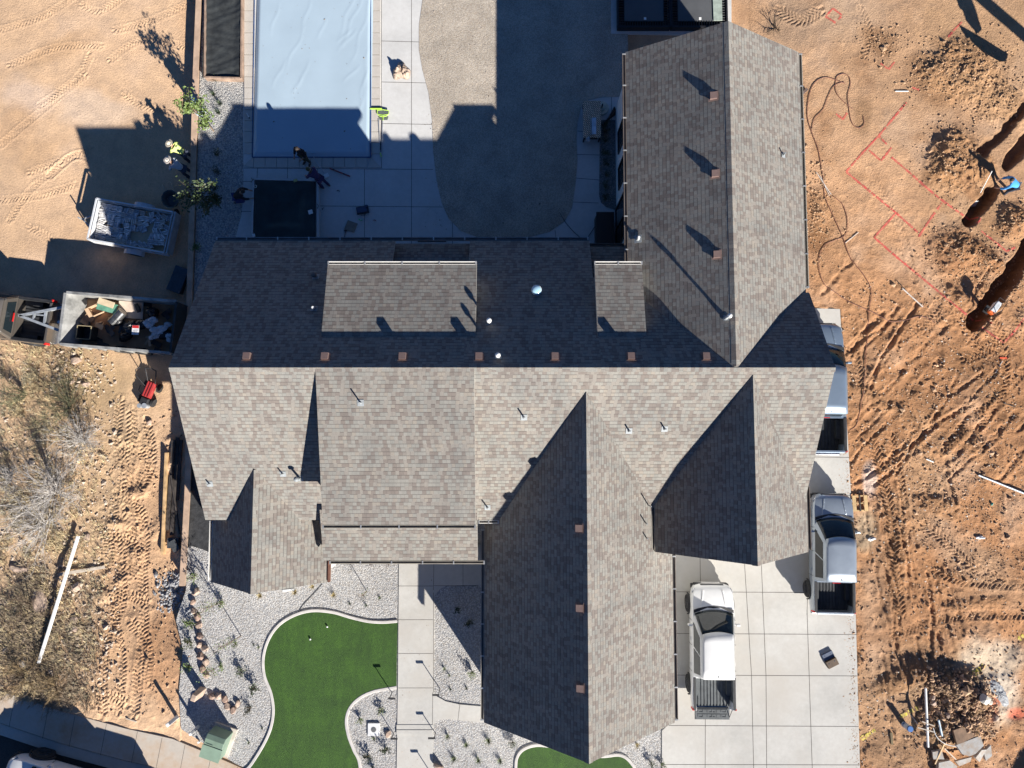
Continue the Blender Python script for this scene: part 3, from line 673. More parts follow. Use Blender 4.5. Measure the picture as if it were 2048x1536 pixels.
def gable_x():
    m = MR; b = MB(); zs, zn = zmain(m['ys']), zmain(m['yn'])
    S0, S1, R0, R1, N0, N1 = (m['x0'], m['ys'], zs), (m['x1'], m['ys'], zs), (m['x0'], m['yr'], m['zr']), (m['x1'], m['yr'], m['zr']), (m['x0'], m['yn'], zn), (m['x1'], m['yn'], zn)
    # north slope is open over the two recessed patios: full-height panels, then short panels with lower patio roofs under them
    slope_face(b, S0, S1, R1, R0, 0.0)
    rows = [(m['x0'], -4.86, m['yn']), (-4.86, -1.75, 7.05), (-1.75, 3.22, m['yn']), (3.22, 4.75, 6.3)]
    for x0, x1, yn in rows:
        z = zmain(yn); slope_face(b, (x1, yn, z), (x0, yn, z), (x0, m['yr'], m['zr']), (x1, m['yr'], m['zr']), 5.0 - x1)
        b.face([(x0, yn, z), (x1, yn, z), (x1, yn, z - TH), (x0, yn, z - TH)], 1)
        b.face([(x0, yn, z), (x0, yn, z - TH), (x0, m['yr'], m['zr'] - TH), (x0, m['yr'], m['zr'])], 1)
        b.face([(x1, yn, z), (x1, m['yr'], m['zr']), (x1, m['yr'], m['zr'] - TH), (x1, yn, z - TH)], 1)
        b.face([(x0, yn, z - TH), (x1, yn, z - TH), (x1, m['yr'], m['zr'] - TH), (x0, m['yr'], m['zr'] - TH)], 1)
    x0, yn = 4.75, 5.6   # strip under the rear wing and out to the east rake
    z = zmain(yn); slope_face(b, (m['x1'], yn, z), (x0, yn, z), (x0, m['yr'], m['zr']), (m['x1'], m['yr'], m['zr']), 2.0)
    dn = lambda p: (p[0], p[1], p[2] - TH)
    b.face([dn(S1), dn(S0), dn(R0), dn(R1)], 1); b.face([S0, dn(S0), dn(S1), S1], 1)
    b.face([S0, R0, dn(R0), dn(S0)], 1); b.face([S1, dn(S1), dn(R1), R1], 1); b.face([R1, dn(R1), (m['x1'], yn, z - TH), (m['x1'], yn, z)], 1)
    return b.build('main_roof', [sh_a, trimw], house)
gable_x()
RW = dict(cx=8.05, hw=3.48, zr=6.6, ze=4.45, y0=2.5, y1=19.0)
RW['y1'] = (lambda v: v)(P(1453, 42, RW['zr'])[1])
gable_y('rear_wing_roof', RW['cx'], RW['hw'], RW['zr'], RW['ze'], RW['y0'], RW['y1'])
FW = dict(cx=2.71, hw=3.84, zr=6.08, ze=2.5, y0=-11.48, y1=1.6)
gable_y('front_wing_roof', FW['cx'], FW['hw'], FW['zr'], FW['ze'], FW['y0'], FW['y1'])
GW = dict(cx=8.70, hw=3.03, zr=6.43, ze=3.45, y0=-4.57, y1=2.2)
gable_y('garage_roof', GW['cx'], GW['hw'], GW['zr'], GW['ze'], GW['y0'], GW['y1'])
WW = dict(cx=-9.97, hw=2.46, zr=4.37, ze=2.12, y0=-6.0, y1=-1.3)
gable_y('west_gable_roof', WW['cx'], WW['hw'], WW['zr'], WW['ze'], WW['y0'], WW['y1'])
def shed(name, x0, x1, ya, za, yb, zb, u0=0.0, th=.16):
    """flat-pitched roof from its high edge (ya,za) down to its eave (yb,zb)"""
    b = MB(); s = 1 if yb > ya else -1
    A0, A1, B0, B1 = (x0, ya, za), (x1, ya, za), (x0, yb, zb), (x1, yb, zb); dn = lambda p: (p[0], p[1], p[2] - th)
    if s > 0: slope_face(b, B1, B0, A0, A1, u0)
    else: slope_face(b, B0, B1, A1, A0, u0)
    b.face([dn(A0), dn(A1), dn(B1), dn(B0)] if s < 0 else [dn(A0), dn(B0), dn(B1), dn(A1)], 1)
    for p, q in ((A0, B0), (B0, B1), (B1, A1)): b.face([p, q, dn(q), dn(p)], 1)
    return b.build(name, [sh_a, trimw], house)
shed('dormer_roof', -7.09, -1.36, 3.66, 5.79, 6.57, 5.05, 1.3)
shed('dormer_roof', 3.18, 5.0, 3.66, 5.79, 6.57, 5.05, 7.3)
shed('raised_front_roof', -7.07, -1.36, 2.44, 6.555, -3.29, 5.15, 3.3)
shed('porch_roof', -7.6, -1.38, -2.9, 3.62, -4.99, 2.92, .7)
shed('patio_roof', -5.2, -1.5, 6.3, 3.35, 8.1, 2.55, .7)
shed('patio_roof', 3.1, 4.9, 5.9, 3.3, 7.95, 2.6, 4.7)
# ridge caps
def ridge_cap(p, q, slope_l, slope_r, wd=.15):
    """folded cap shingles along a ridge"""
    p, q = Vector(p), Vector(q); d = (q - p).normalized(); side = Vector((d.y, -d.x, 0)); L = (q - p).length; n = int(L / .14); b = MB()
    for k in range(n):
        a = p + d * (L * k / n); c = p + d * (L * (k + 1) / n + .02); up0, up1 = .006, .007
        for s, sl in ((1, slope_r), (-1, slope_l)):
            o = side * s * wd; dz = Vector((0, 0, -wd * sl))
            v = [a + Vector((0, 0, up1)), c + Vector((0, 0, up0)), c + o + dz + Vector((0, 0, up0)), a + o + dz + Vector((0, 0, up1))]
            uv = [(k * .42 + .01, .05), (k * .42 + .01, .12), (k * .42 + .1, .12), (k * .42 + .1, .05)]
            if s < 0: v = v[::-1]; uv = uv[::-1]
            b.face(v[::-1], 0, uv[::-1])
            b.face([a + o + dz + Vector((0, 0, up1)), a + Vector((0, 0, up1)), a, a + o + dz], 0, [(0, 0)] * 4)
    return b.build('ridge_cap', sh_a, house)
ridge_cap((MR['x0'], MR['yr'], MR['zr']), (MR['x1'], MR['yr'], MR['zr']), MR['sn'], .45)
ridge_cap((RW['cx'], RW['y1'], RW['zr']), (RW['cx'], 2.6, RW['zr']), .61, .61)
ridge_cap((FW['cx'], .3, FW['zr']), (FW['cx'], FW['y0'], FW['zr']), .93, .93)
ridge_cap((GW['cx'], 1.2, GW['zr']), (GW['cx'], GW['y0'], GW['zr']), .98, .98)
ridge_cap((WW['cx'], -2.0, WW['zr']), (WW['cx'], WW['y0'], WW['zr']), .91, .91)
# walls
def wall_gable_y(cx, hw, zr, ze, y0, y1, inset=.3):
    sl = (zr - ze) / hw; h = hw - inset; zz = ze + sl * inset - TH - .01; b = MB()
    pr = [(cx - h, 0 - .1), (cx + h, -.1), (cx + h, zz), (cx, zr - TH - .01), (cx - h, zz)]
    y0 += .3; y1 -= .3; A = [(x, y0, z) for x, z in pr]; B_ = [(x, y1, z) for x, z in pr]
    b.face(A); b.face(B_[::-1])
    for i in range(5): j = (i + 1) % 5; b.face([A[i], B_[i], B_[j], A[j]])
    return b.build('wall', stucco, house)
wall_gable_y(RW['cx'], RW['hw'], RW['zr'], RW['ze'], 2.0, RW['y1'], .22)
wall_gable_y(FW['cx'], FW['hw'], FW['zr'], FW['ze'], FW['y0'], 0.0)
wall_gable_y(GW['cx'], GW['hw'], GW['zr'], GW['ze'], GW['y0'], 1.0, .32)
wall_gable_y(WW['cx'], WW['hw'], WW['zr'], WW['ze'], WW['y0'], -1.0)
def main_wall():
    m = MR; b = MB(); y0, y1 = m['ys'] + .4, 5.9
    pr = [(y0, -.1), (y1, -.1), (y1, zmain(y1) - TH - .02), (m['yr'], m['zr'] - TH - .02), (y0, zmain(y0) - TH - .02)]
    A = [(m['x0'] + .35, y, z) for y, z in pr]; B_ = [(m['x1'] - .35, y, z) for y, z in pr]
    b.face(A[::-1]); b.face(B_)
    for i in range(5): j = (i + 1) % 5; b.face([A[j], B_[j], B_[i], A[i]])
    b.build('wall', stucco, house)
    b = MB()
    b.box((-8.5, 6.75, 1.42), (7.0, 1.71, 2.95)); b.box((.73, 6.75, 1.42), (4.85, 1.71, 2.95)); b.build('wall', stucco, house)
    # cheeks of the dormers and of the raised front roof
    b = MB()
    for x0, x1 in ((-6.85, -1.6), (3.42, 4.78)):
        pts = [(3.7, 5.60), (6.3, 4.95), (6.3, 3.7), (3.7, 5.35)]
        A = [(x0, y, z) for y, z in pts]; B_ = [(x1, y, z) for y, z in pts]; b.face(A); b.face(B_[::-1])
        for i in range(4): j = (i + 1) % 4; b.face([A[i], A[j], B_[j], B_[i]])
        b.build('dormer_wall', stucco, house); b = MB()
    pts = [(2.2, 6.32), (-2.95, 5.05), (-2.95, 2.6), (2.2, 6.0)]
    A = [(-6.8, y, z) for y, z in pts]; B_ = [(-1.62, y, z) for y, z in pts]; b.face(A[::-1]); b.face(B_)
    for i in range(4): j = (i + 1) % 4; b.face([A[j], A[i], B_[i], B_[j]])
    b.build('dormer_wall', stucco, house)
main_wall()
# gutters
def gutter(p, q, m=gut_l, wd=.12, hangers=True, side=(0, 0)):
    p, q = Vector(p), Vector(q); b = MB(); up = Vector((0, 0, 1)); d = (q - p).normalized(); o = Vector(side)
    o = Vector((side[0], side[1], 0)); c = o * (wd / 2 + .01)
    b.beam(p + c - up * .13, q + c - up * .13, wd, .02); b.beam(p + o * wd - up * .06, q + o * wd - up * .06, .022, .14); b.beam(p + o * .015 - up * .06, q + o * .015 - up * .06, .015, .13)
    g = b.build('gutter', m, house)
    b = MB(); b.beam(p + c - up * .112, q + c - up * .112, wd - .03, .012); b.build('gutter_trough', gut_in, g)
    if hangers:
        n = max(2, int((q - p).length / 1.25))
        for k in range(n + 1):
            t = p + (q - p) * (min(max((k + .0) / n, .004), .996)); MB().box(t + c + up * .01, (.05 if abs(d.x) > .5 else wd + .02, wd + .02 if abs(d.x) > .5 else .05, .018)).build('gutter_hanger', mat('bright hanger', (.62, .62, .60), .3, metal=.6), g)
    return g
zs = zmain(MR['ys']); zn = zmain(MR['yn'])
gutter((-12.34, 8.13, zn), (3.22, 8.13, zn), mat('slate gutter', (.24, .25, .27), .5), side=(0, 1))
gutter((3.22, 7.97, 2.58), (4.8, 7.97, 2.58), gut_b, side=(0, 1), hangers=False)
gutter((-7.09, 6.58, 5.05), (-1.36, 6.58, 5.05), gut_w, side=(0, 1)); gutter((3.18, 6.58, 5.05), (5.0, 6.58, 5.05), gut_w, side=(0, 1))
gutter((RW['cx'] - RW['hw'], RW['y1'] - .05, RW['ze']), (RW['cx'] - RW['hw'], 6.0, RW['ze']), gut_b, side=(-1, 0))
gutter((RW['cx'] + RW['hw'], RW['y1'] - .05, RW['ze']), (RW['cx'] + RW['hw'], 5.8, RW['ze']), gut_l, side=(1, 0))
gutter((-7.07, -3.30, 5.14), (-1.36, -3.30, 5.14), side=(0, -1)); gutter((-7.35, -5.0, 2.92), (-1.1, -5.0, 2.92), side=(0, -1))
gutter((-1.33, -3.37, zs), (-.55, -3.37, zs), gut_w, side=(0, -1)); gutter((-7.7, -3.37, zs), (-7.1, -3.37, zs), side=(0, -1))
gutter((FW['cx'] - FW['hw'], -3.8, FW['ze']), (FW['cx'] - FW['hw'], -11.4, FW['ze']), gut_l, side=(-1, 0))
gutter((FW['cx'] + FW['hw'], -3.6, FW['ze']), (FW['cx'] + FW['hw'], -11.4, FW['ze']), gut_b, side=(1, 0))
gutter((GW['cx'] - GW['hw'], -1.8, GW['ze']), (GW['cx'] - GW['hw'], -4.5, GW['ze']), gut_l, side=(-1, 0), hangers=False)
gutter((GW['cx'] + GW['hw'], -2.0, GW['ze']), (GW['cx'] + GW['hw'], -4.5, GW['ze']), gut_b, side=(1, 0), hangers=False)
gutter((WW['cx'] - WW['hw'], -3.5, WW['ze']), (WW['cx'] - WW['hw'], -5.95, WW['ze']), gut_w, side=(-1, 0), hangers=False)
# windows and doors
gls = glass_mat('window glass'); frm = mat('black frame', (.02, .02, .022), .4)
def window(cx, cy, cz, wd, h, ax, sgn, name='window', mid=True):
    """ax 'x': the pane faces +-x ; ax 'y': faces +-y"""
    b = MB(); t = .07
    def bx(b, du, dz, su, sz, th, off):
        if ax == 'x': b.box((cx + sgn * off, cy + du, cz + dz), (th, su, sz))
        else: b.box((cx + du, cy + sgn * off, cz + dz), (su, th, sz))
    for du, dz, su, sz in ((-wd / 2, 0, t, h + t), (wd / 2, 0, t, h + t), (0, -h / 2, wd - t, t), (0, h / 2, wd - t, t)): bx(b, du, dz, su, sz, .08, .02)
    if mid: bx(b, 0, 0, .04, h - t, .06, .02)
    f = b.build(name, frm, house); g = MB(); bx(g, 0, 0, wd - t, h - t, .02, .012); g.build('pane', gls, f)
    return f
wx = RW['cx'] - RW['hw'] + .22
window(wx, 13.1, 1.8, .95, 1.6, 'x', -1, mid=False); window(wx, 11.45, 1.8, .95, 1.6, 'x', -1, mid=False); window(wx, 9.4, 1.2, 1.9, 2.35, 'x', -1, 'patio_door')
wx = RW['cx'] + RW['hw'] - .22
for y in (7.5, 11.0, 15.0): window(wx, y, 1.7, 1.2, 1.3, 'x', 1)
window(FW['cx'], FW['y0'] + .3, 1.6, 1.8, 1.5, 'y', -1); window(WW['cx'], WW['y0'] + .3, 1.5, 1.5, 1.4, 'y', -1)
window(-11.0, 7.6, 1.5, 2.2, 1.4, 'y', 1); window(-8, 7.6, 1.5, 2.2, 1.4, 'y', 1); window(.7, 7.6, 1.3, 2.4, 2.1, 'y', 1, 'patio_door')
window(-4.2, -2.96, 1.25, 1.1, 2.3, 'y', -1, 'front_door', mid=False)
b = MB()
for k in range(4): b.box((GW['cx'], GW['y0'] + .28, .35 + .58 * k), (4.6, .05, .56))
b.build('garage_door', mat('white garage door', (.6, .6, .58), .5), house)
pst = mat('dark timber post', (.07, .045, .035), .7, var=.3)
b = MB(); b.box((-7.1, -4.8, 1.35), (.2, .2, 2.8)); b.build('porch_post', pst, house)
b = MB(); b.box((-1.6, -4.8, 1.35), (.2, .2, 2.8)); b.build('porch_post', pst, house)
b = MB(); b.beam((WW['cx'] + WW['hw'] - .02, -5.98, 2.2), (WW['cx'] + WW['hw'] - .02, -5.1, 2.2), .08, .2); b.build('fascia_board', mat('fresh fascia timber', (.16, .07, .045), .7, var=.25), house)
# roof vents
vent_m = mat('brown vent metal', (.20, .135, .118), .5, var=.08); vent_in = mat('vent throat', (.03, .025, .025), .8)
def roof_vent(base, nrm_xy, sl):
    """box vent: sheet base plate, hood and open throat on the downhill side"""
    n = Vector(nrm_xy); v = bpy.data.objects.new('roof_vent', None); C.objects.link(v); v.parent = house; v.location = base
    v.rotation_euler = (0, 0, math.atan2(n.y, n.x) - math.pi / 2); v.scale = (.78, .78, .72 if sl != .61 else .55)
    # local frame: +y downhill
    b = MB(); M = Matrix.Rotation(-math.atan(sl), 3, 'X')
    b.box((0, .02, .015), (.46, .50, .014), mtx=M); b.build('base_plate', vent_m, v)
    b = MB(); w_ = .16
    ys_ = (-.13, .17); zt = .26
    vs = [(-w_, ys_[0], -.02), (w_, ys_[0], -.02), (w_, ys_[1], -.12), (-w_, ys_[1], -.12), (-w_, ys_[0], zt), (w_, ys_[0], zt), (w_, ys_[1] + .02, zt - .09), (-w_, ys_[1] + .02, zt - .09)]
    b.add(vs, [(4, 5, 6, 7), (0, 1, 5, 4), (1, 2, 6, 5), (3, 0, 4, 7)]); b.build('hood', vent_m, v)
    b = MB(); b.box((0, .10, .02), (.28, .10, .2)); b.build('throat', vent_in, v)
    return v
for px in (494, 650, 805, 958, 1110, 1262, 1412):
    x, y = P(px, 716, 6.35); y = MR['yr'] + .42; roof_vent((x, y, zmain(y) + .01), (0, 1), .64)
for py in (190, 346, 508):
    x = RW['cx'] - .52; roof_vent((x, P(1445, py, 6.4)[1], RW['zr'] - .52 * .61 + .01), (-1, 0), .61)
for py in (1057, 1217, 1378):
    x = FW['cx'] - .27; roof_vent((x, P(1163, py, 6.0)[1], FW['zr'] - .27 * .932 + .01), (-1, 0), .93)
pipe_w = mat('white pvc', (.74, .74, .72), .35, var=.04); lead = mat('grey flashing', (.27, .29, .30), .6, var=.1)
def vent_pipe(x, y, z, h=.42, r=.04, cap=None, col=None, plate=.24, sl=0, pm=None, dirv=(0, -1)):
    v = bpy.data.objects.new('vent_pipe', None); C.objects.link(v); v.parent = house; v.location = (x, y, z)
    b = MB(); b.cyl((0, 0, -.15), (0, 0, h), r, n=10); b.build('pipe', pm or lead, v)
    if plate:
        M = Matrix.Rotation(math.atan(sl) * (1 if dirv[1] < 0 else -1) if dirv[1] else 0, 3, 'X') if dirv[1] else Matrix.Rotation(math.atan(sl) * (-1 if dirv[0] < 0 else 1) * 1, 3, 'Y')
        b = MB(); b.box((0, 0, .016), (plate, plate, .012), mtx=M); b.cyl((0, 0, 0), (0, 0, .1), r * 1.9, r * 1.1, 10); b.build('flashing', lead, v)
    if cap:
        b = MB(); b.cyl((0, 0, h - .02), (0, 0, h + .06), cap, cap * .8, 14); b.cyl((0, 0, h + .06), (0, 0, h + .09), cap * .8, cap * .3, 14); b.build('cap', col or lead, v)
    return v
for px, py, h in ((420, 968, .22), (566, 948, .3), (1048, 835, .4), (975, 1015, .38), (1258, 862, .3), (1329, 858, .3)):
    x, y = P(px, py, 4.6)
    for _ in range(3): x, y = P(px, py, zmain(y))
    vent_pipe(x, y, zmain(y), h, .03, sl=.6)
x, y = P(600, 957, 4.5); x, y = P(600, 957, zmain(y)); vent_pipe(x, y, zmain(y), .5, .05, .11, sl=.6)
zr_ = lambda Y: 5.15 + .2453 * (Y + 3.29)
x, y = P(722, 806, 6.2); vent_pipe(x, y, zr_(y), .42, .028, sl=.245)
for px, py, h, cp_, m_ in ((629, 617, .25, None, pipe_w), (996, 712, .30, .10, pipe_w), (632, 553, .35, .12, gut_b)):
    x, y = P(px, py, 5)
    for _ in range(3): x, y = P(px, py, zmain(y))
    vent_pipe(x, y, zmain(y), h, .05, cp_, m_, plate=.26, sl=.64, pm=m_, dirv=(0, 1))
zw = lambda X: RW['zr'] - .6108 * abs(X - RW['cx'])
x, y = P(1459, 635, 6.5); x = RW['cx'] - .28; vent_pipe(x, y, zw(x), .46, .05, .09, pipe_w, plate=.2, sl=.61, pm=pipe_w, dirv=(-1, 0))
x, y = P(1276, 478, 4.7); vent_pipe(x, y, zw(x), .26, .05, None, plate=.3, sl=.61, pm=pipe_w, dirv=(-1, 0))
x, y = P(1565, 312, 5); vent_pipe(x, y, zw(x), .25, .03, plate=.2, sl=.61, dirv=(1, 0))
zf = lambda X: FW['zr'] - .932 * abs(X - FW['cx'])
for px, py, h in ((1296, 1010, .6), (1290, 1045, .42), (1292, 1075, .3)):
    x, y = P(px, py, 3.2); x, y = P(px, py, zf(x)); vent_pipe(x, y, zf(x), h, .025, plate=0)
# chimney-like flue whose shadow falls across the small gable and tubular skylight
x, y = P(1073, 580, 4.6)
for _ in range(3): x, y = P(1073, 580, zmain(y) + .2)
sk = bpy.data.objects.new('tubular_skylight', None); C.objects.link(sk); sk.parent = house; sk.location = (x, y, zmain(y))
b = MB(); b.cyl((0, 0, -.1), (0, 0, .22), .21, .2, 24); b.build('collar', pipe_w, sk)
b = MB(); b.blob((0, 0, .22), (.19, .19, .10), 1, 4, 0); b.build('dome', mat('acrylic dome', (.35, .55, .68), .12, var=.03, coat=1), sk, smooth=True)
x, y = P(979, 646, 5); x, y = P(979, 646, zmain(y))
vent_pipe(x + .0, y, zmain(y), .6, .045, .10, pipe_w, plate=.2, sl=.64, pm=pipe_w, dirv=(0, 1))
# ================================================================ PICKUPS
tyre_m = mat('tyre rubber', (.022, .022, .023), .85, var=.2, scale=8); rim_m = mat('dark alloy', (.10, .10, .105), .35, metal=.8)
blk = mat('black plastic', (.025, .025, .027), .55, var=.2); liner = mat('bed liner', (.085, .095, .10), .6, var=.15, scale=5)
liner_d = mat('dark bed liner', (.03, .032, .035), .6, var=.2, scale=5)
red_l = mat('tail light red', (.55, .02, .02), .15); clr = mat('headlight lens', (.35, .36, .38), .08); chrome = mat('bright trim', (.6, .6, .6), .2, metal=.9)
cabin = mat('cabin trim', (.16, .14, .12), .8, var=.2)
def paint_mat(name, col, metal=.0, rough=.28):
    m, nt, b = newmat(name, rough, metal)
    f = _noise(nt, nt.nodes.new('ShaderNodeTexCoord').outputs['Object'], 2.2, 5, .6)
    nt.links.new(_ramp(nt, f, [(.3, tuple(c * .93 for c in col)), (.7, col)]), b.inputs['Base Color'])
    nt.links.new(_math(nt, 'MULTIPLY_ADD', f, .18, rough - .05), b.inputs['Roughness'])
    b.inputs['Coat Weight'].default_value = .7; b.inputs['Coat Roughness'].default_value = .05
    return m
winm = glass_mat('car glass', (.012, .018, .022), .03)
def loft(b, rings, mi=0, close=True):
    n = len(rings[0]); i0 = len(b.v)
    for r in rings: b.v += [tuple(p) for p in r]
    for i in range(len(rings) - 1):
        for k in range(n - 1):
            b.f.append((i0 + i * n + k, i0 + i * n + k + 1, i0 + (i + 1) * n + k + 1, i0 + (i + 1) * n + k)); b.m.append(mi)
    if close:
        b.f.append(tuple(i0 + k for k in range(n))[::-1]); b.m.append(mi); b.f.append(tuple(i0 + (len(rings) - 1) * n + k for k in range(n))); b.m.append(mi)
def pickup(label, loc, rz, paint, sc=1.0, tail_open=False, bed=liner, ribs=True, name='pickup_truck', wheel_r=.38, roof_ribs=True, gates=True):
    t = thing(name, label, 'pickup truck', loc, rz); t.scale = (sc,) * 3
    # lower body: nose to tail
    def ring(y, w, zt, crown, zb=.42):
        return [(-w * .93, y, zb), (-w * .985, y, zb + .15), (-w, y, .78 if zt > .85 else zt * .8), (-w * .985, y, zt - .07), (-w * .93, y, zt), (-w * .62, y, zt + crown), (-w * .3, y, zt + crown * 1.25), (0, y, zt + crown * 1.15),
                (w * .3, y, zt + crown * 1.25), (w * .62, y, zt + crown), (w * .93, y, zt), (w * .985, y, zt - .07), (w, y, .78 if zt > .85 else zt * .8), (w * .985, y, zb + .15), (w * .93, y, zb)]
    b = MB()
    loft(b, [ring(2.66, .40, .66, .01), ring(2.645, .58, .76, .02), ring(2.60, .70, .86, .03), ring(2.52, .79, .93, .04), ring(2.38, .865, .975, .045), ring(2.15, .915, 1.01, .05), ring(1.9, .935, 1.03, .06), ring(1.5, .94, 1.06, .06), ring(1.34, .94, 1.07, .04), ring(1.2, .94, 1.07, .0), ring(-1.2, .945, 1.10, .0)])
    # box sides
    for s in (-1, 1):
        r = []
        for y, w in ((-1.2, .945), (-1.7, .955), (-2.3, .945), (-2.62, .90)):
            r.append([(s * w * .94, y, .45), (s * w, y, .72), (s * w, y, 1.0), (s * (w - .03), y, 1.10), (s * (w - .12), y, 1.10), (s * (w - .15), y, 1.06), (s * (w - .15), y, .62), (s * w * .94, y, .45)])
        if s > 0: r = [q[::-1] for q in r]
        loft(b, r)
    b.box((0, -1.25, .88), (1.7, .06, .44)); b.box((0, -1.95, .52), (1.6, 1.4, .1))
    # door seams and shoulder lines are real proud strips
    o = b.build('body', paint, t, smooth=True); md = o.modifiers.new('edge', 'EDGE_SPLIT'); md.split_angle = R(38)
    for s in (-1, 1):
        for y in (1.15, .1, -1.0): MB().box((s * .948, y, .8), (.006, .018, .5)).build('door_seam', blk, o)
        for y in (.35, -.75): MB().box((s * .955, y, .90), (.03, .16, .035)).build('door_handle', paint, o)
    # greenhouse
    zb, zt_ = 1.07, 1.74
    def gr(z, w, yf, yr, k=.12): return [(-w + k, yf, z), (-w, yf - k * 1.6, z), (-w, yr + .05, z), (-w + .05, yr, z), (w - .05, yr, z), (w, yr + .05, z), (w, yf - k * 1.6, z), (w - k, yf, z)]
    b = MB(); A = gr(zb, .90, 1.42, -1.22); B_ = gr(1.60, .715, .66, -1.14, .07); D = gr(1.70, .66, .52, -1.10, .06); F = gr(zt_, .54, .36, -.98, .05)
    for q, r_ in ((A, B_), (B_, D), (D, F)):
        i0 = len(b.v); b.v += q + r_
        for k in range(8): b.f.append((i0 + k, i0 + 8 + k, i0 + 8 + (k + 1) % 8, i0 + (k + 1) % 8)); b.m.append(0)
    b.face([(x, y, z + .004) for x, y, z in F][::-1])
    cab = b.build('cab', paint, t, smooth=True); md = cab.modifiers.new('edge', 'EDGE_SPLIT'); md.split_angle = R(32)
    if roof_ribs:
        b = MB()
        for x in (-.33, -.17, 0, .17, .33): b.beam((x, .30, zt_ + .012 + .006), (x, -.55, zt_ + .012 + .006), .05, .022); b.beam((x, -.55, zt_ + .018), (x, -1.0, zt_ + .0), .05, .022)
        b.build('roof_rib', paint, cab, bevel=.005)
    def lerp(p, q, f): return tuple(a + (c - a) * f for a, c in zip(p, q))
    def panel(nm, a, d, c, e, off, fr=(.06, .94, .08, .93), m=winm):
        """inset glass; a-d along the bottom, e-c along the top"""
        P_ = lambda u, v: Vector(lerp(lerp(a, d, u), lerp(e, c, u), v))
        u0, u1, v0, v1 = fr; q = [P_(u0, v0), P_(u1, v0), P_(u1, v1), P_(u0, v1)]
        n = (q[1] - q[0]).cross(q[3] - q[0]).normalized() * off
        k = MB(); k.face([p + n for p in q]); k.face([p + n * .2 for p in q][::-1])
        for i in range(4): k.face([q[i] + n * .2, q[(i + 1) % 4] + n * .2, q[(i + 1) % 4] + n, q[i] + n])
        return k.build(nm, m, t)
    k = MB(); nu, nv = 12, 6; vs = []
    for j in range(nv + 1):
        for i in range(nu + 1):
            u = i / nu * 2 - 1; f = j / nv; wx_ = .83 * (1 - f) + .655 * f; vs.append((u * wx_, (1.43 + .17 * (1 - u * u)) * (1 - f) + (.66 + .12 * (1 - u * u)) * f + .0, 1.085 * (1 - f) + 1.665 * f + .055 * math.sin(math.pi * f) * (1 - u * u * .5) + .01))
    k.add(vs, [(j * (nu + 1) + i, j * (nu + 1) + i + 1, (j + 1) * (nu + 1) + i + 1, (j + 1) * (nu + 1) + i) for j in range(nv) for i in range(nu)])
    ws = k.build('windshield', winm, t, smooth=True); sd = ws.modifiers.new('s', 'SOLIDIFY'); sd.thickness = .04; sd.offset = -1
    k = MB(); vs = []
    for j in range(6):
        for i in range(nu + 1):
            u = i / nu * 2 - 1; f = j / 5; vs.append((u * .66, (.72 + .12 * (1 - u * u)) * (1 - f) + -1.12 * f, 1.70 + .055 * (1 - u * u * u * u) * math.sin(math.pi * min(1, .25 + f * .6))))
    k.add(vs, [(j * (nu + 1) + i, (j + 1) * (nu + 1) + i, (j + 1) * (nu + 1) + i + 1, j * (nu + 1) + i + 1)[::-1] for j in range(5) for i in range(nu)])
    rf = k.build('roof', paint, t, smooth=True); sd = rf.modifiers.new('s', 'SOLIDIFY'); sd.thickness = .05; sd.offset = -1
    for s in (-1, 1):
        k = MB()
        for i in range(6): f0, f1 = i / 6, (i + 1) / 6; k.beam((s * (.42 + .16 * f0), 2.42 - 1.0 * f0, 1.035 + .062 * min(1, f0 * 2.2)), (s * (.42 + .16 * f1), 2.42 - 1.0 * f1, 1.035 + .062 * min(1, f1 * 2.2)), .07, .03)
        k.build('hood_crease', paint, t, bevel=.012)
    k = MB(); vs = []
    for i in range(nu + 1): u = i / nu * 2 - 1; vs += [(u * .86, 1.47 + .17 * (1 - u * u), 1.115), (u * .86, 1.60 + .17 * (1 - u * u), 1.125)]
    k.add(vs, [(2 * i, 2 * i + 2, 2 * i + 3, 2 * i + 1) for i in range(nu)]); ck = k.build('cowl', blk, t); sd = ck.modifiers.new('s', 'SOLIDIFY'); sd.thickness = .03
    for s, (p, q, r_, u) in ((-1, (A[1], A[2], B_[2], B_[1])), (1, (A[5], A[6], B_[6], B_[5]))):
        for u0, u1 in ((.03, .47), (.50, .95)):
            a_, b_ = (u0, u1) if s < 0 else (1 - u1, 1 - u0); panel('side_window', p, q, r_, u, .008, (a_, b_, .10, .93))
    panel('rear_window', A[3], A[4], B_[4], B_[3], .008, (.1, .9, .15, .9))
    k = MB()
    for s in (-1, 1): k.beam((s * .55, 1.50, 1.15), (s * .05, 1.52, 1.17), .025, .02)
    k.build('wiper', blk, t)
    k = MB(); k.box((0, .80, 1.64), (.16, .05, .03)); k.build('mirror_mount', blk, t)
    for s in (-1, 1):
        k = MB(); k.box((s * 1.03, .98, 1.14), (.20, .10, .17), taper=.85); k.box((s * .93, .98, 1.07), (.10, .06, .04)); k.build('mirror', paint, t, bevel=.02)
        k = MB(); k.add([(s * .60, 2.61, .74), (s * .86, 2.46, .76), (s * .90, 2.30, .93), (s * .84, 2.44, .97), (s * .62, 2.585, .86)], [(0, 1, 2, 3, 4)] if s > 0 else [(4, 3, 2, 1, 0)])
        hl = k.build('headlight', clr, t); sd = hl.modifiers.new('s', 'SOLIDIFY'); sd.thickness = .03; sd.offset = 1
        k = MB(); k.box((s * .90, -2.60, .93), (.10, .08, .30)); k.build('tail_light', red_l, t, bevel=.015)
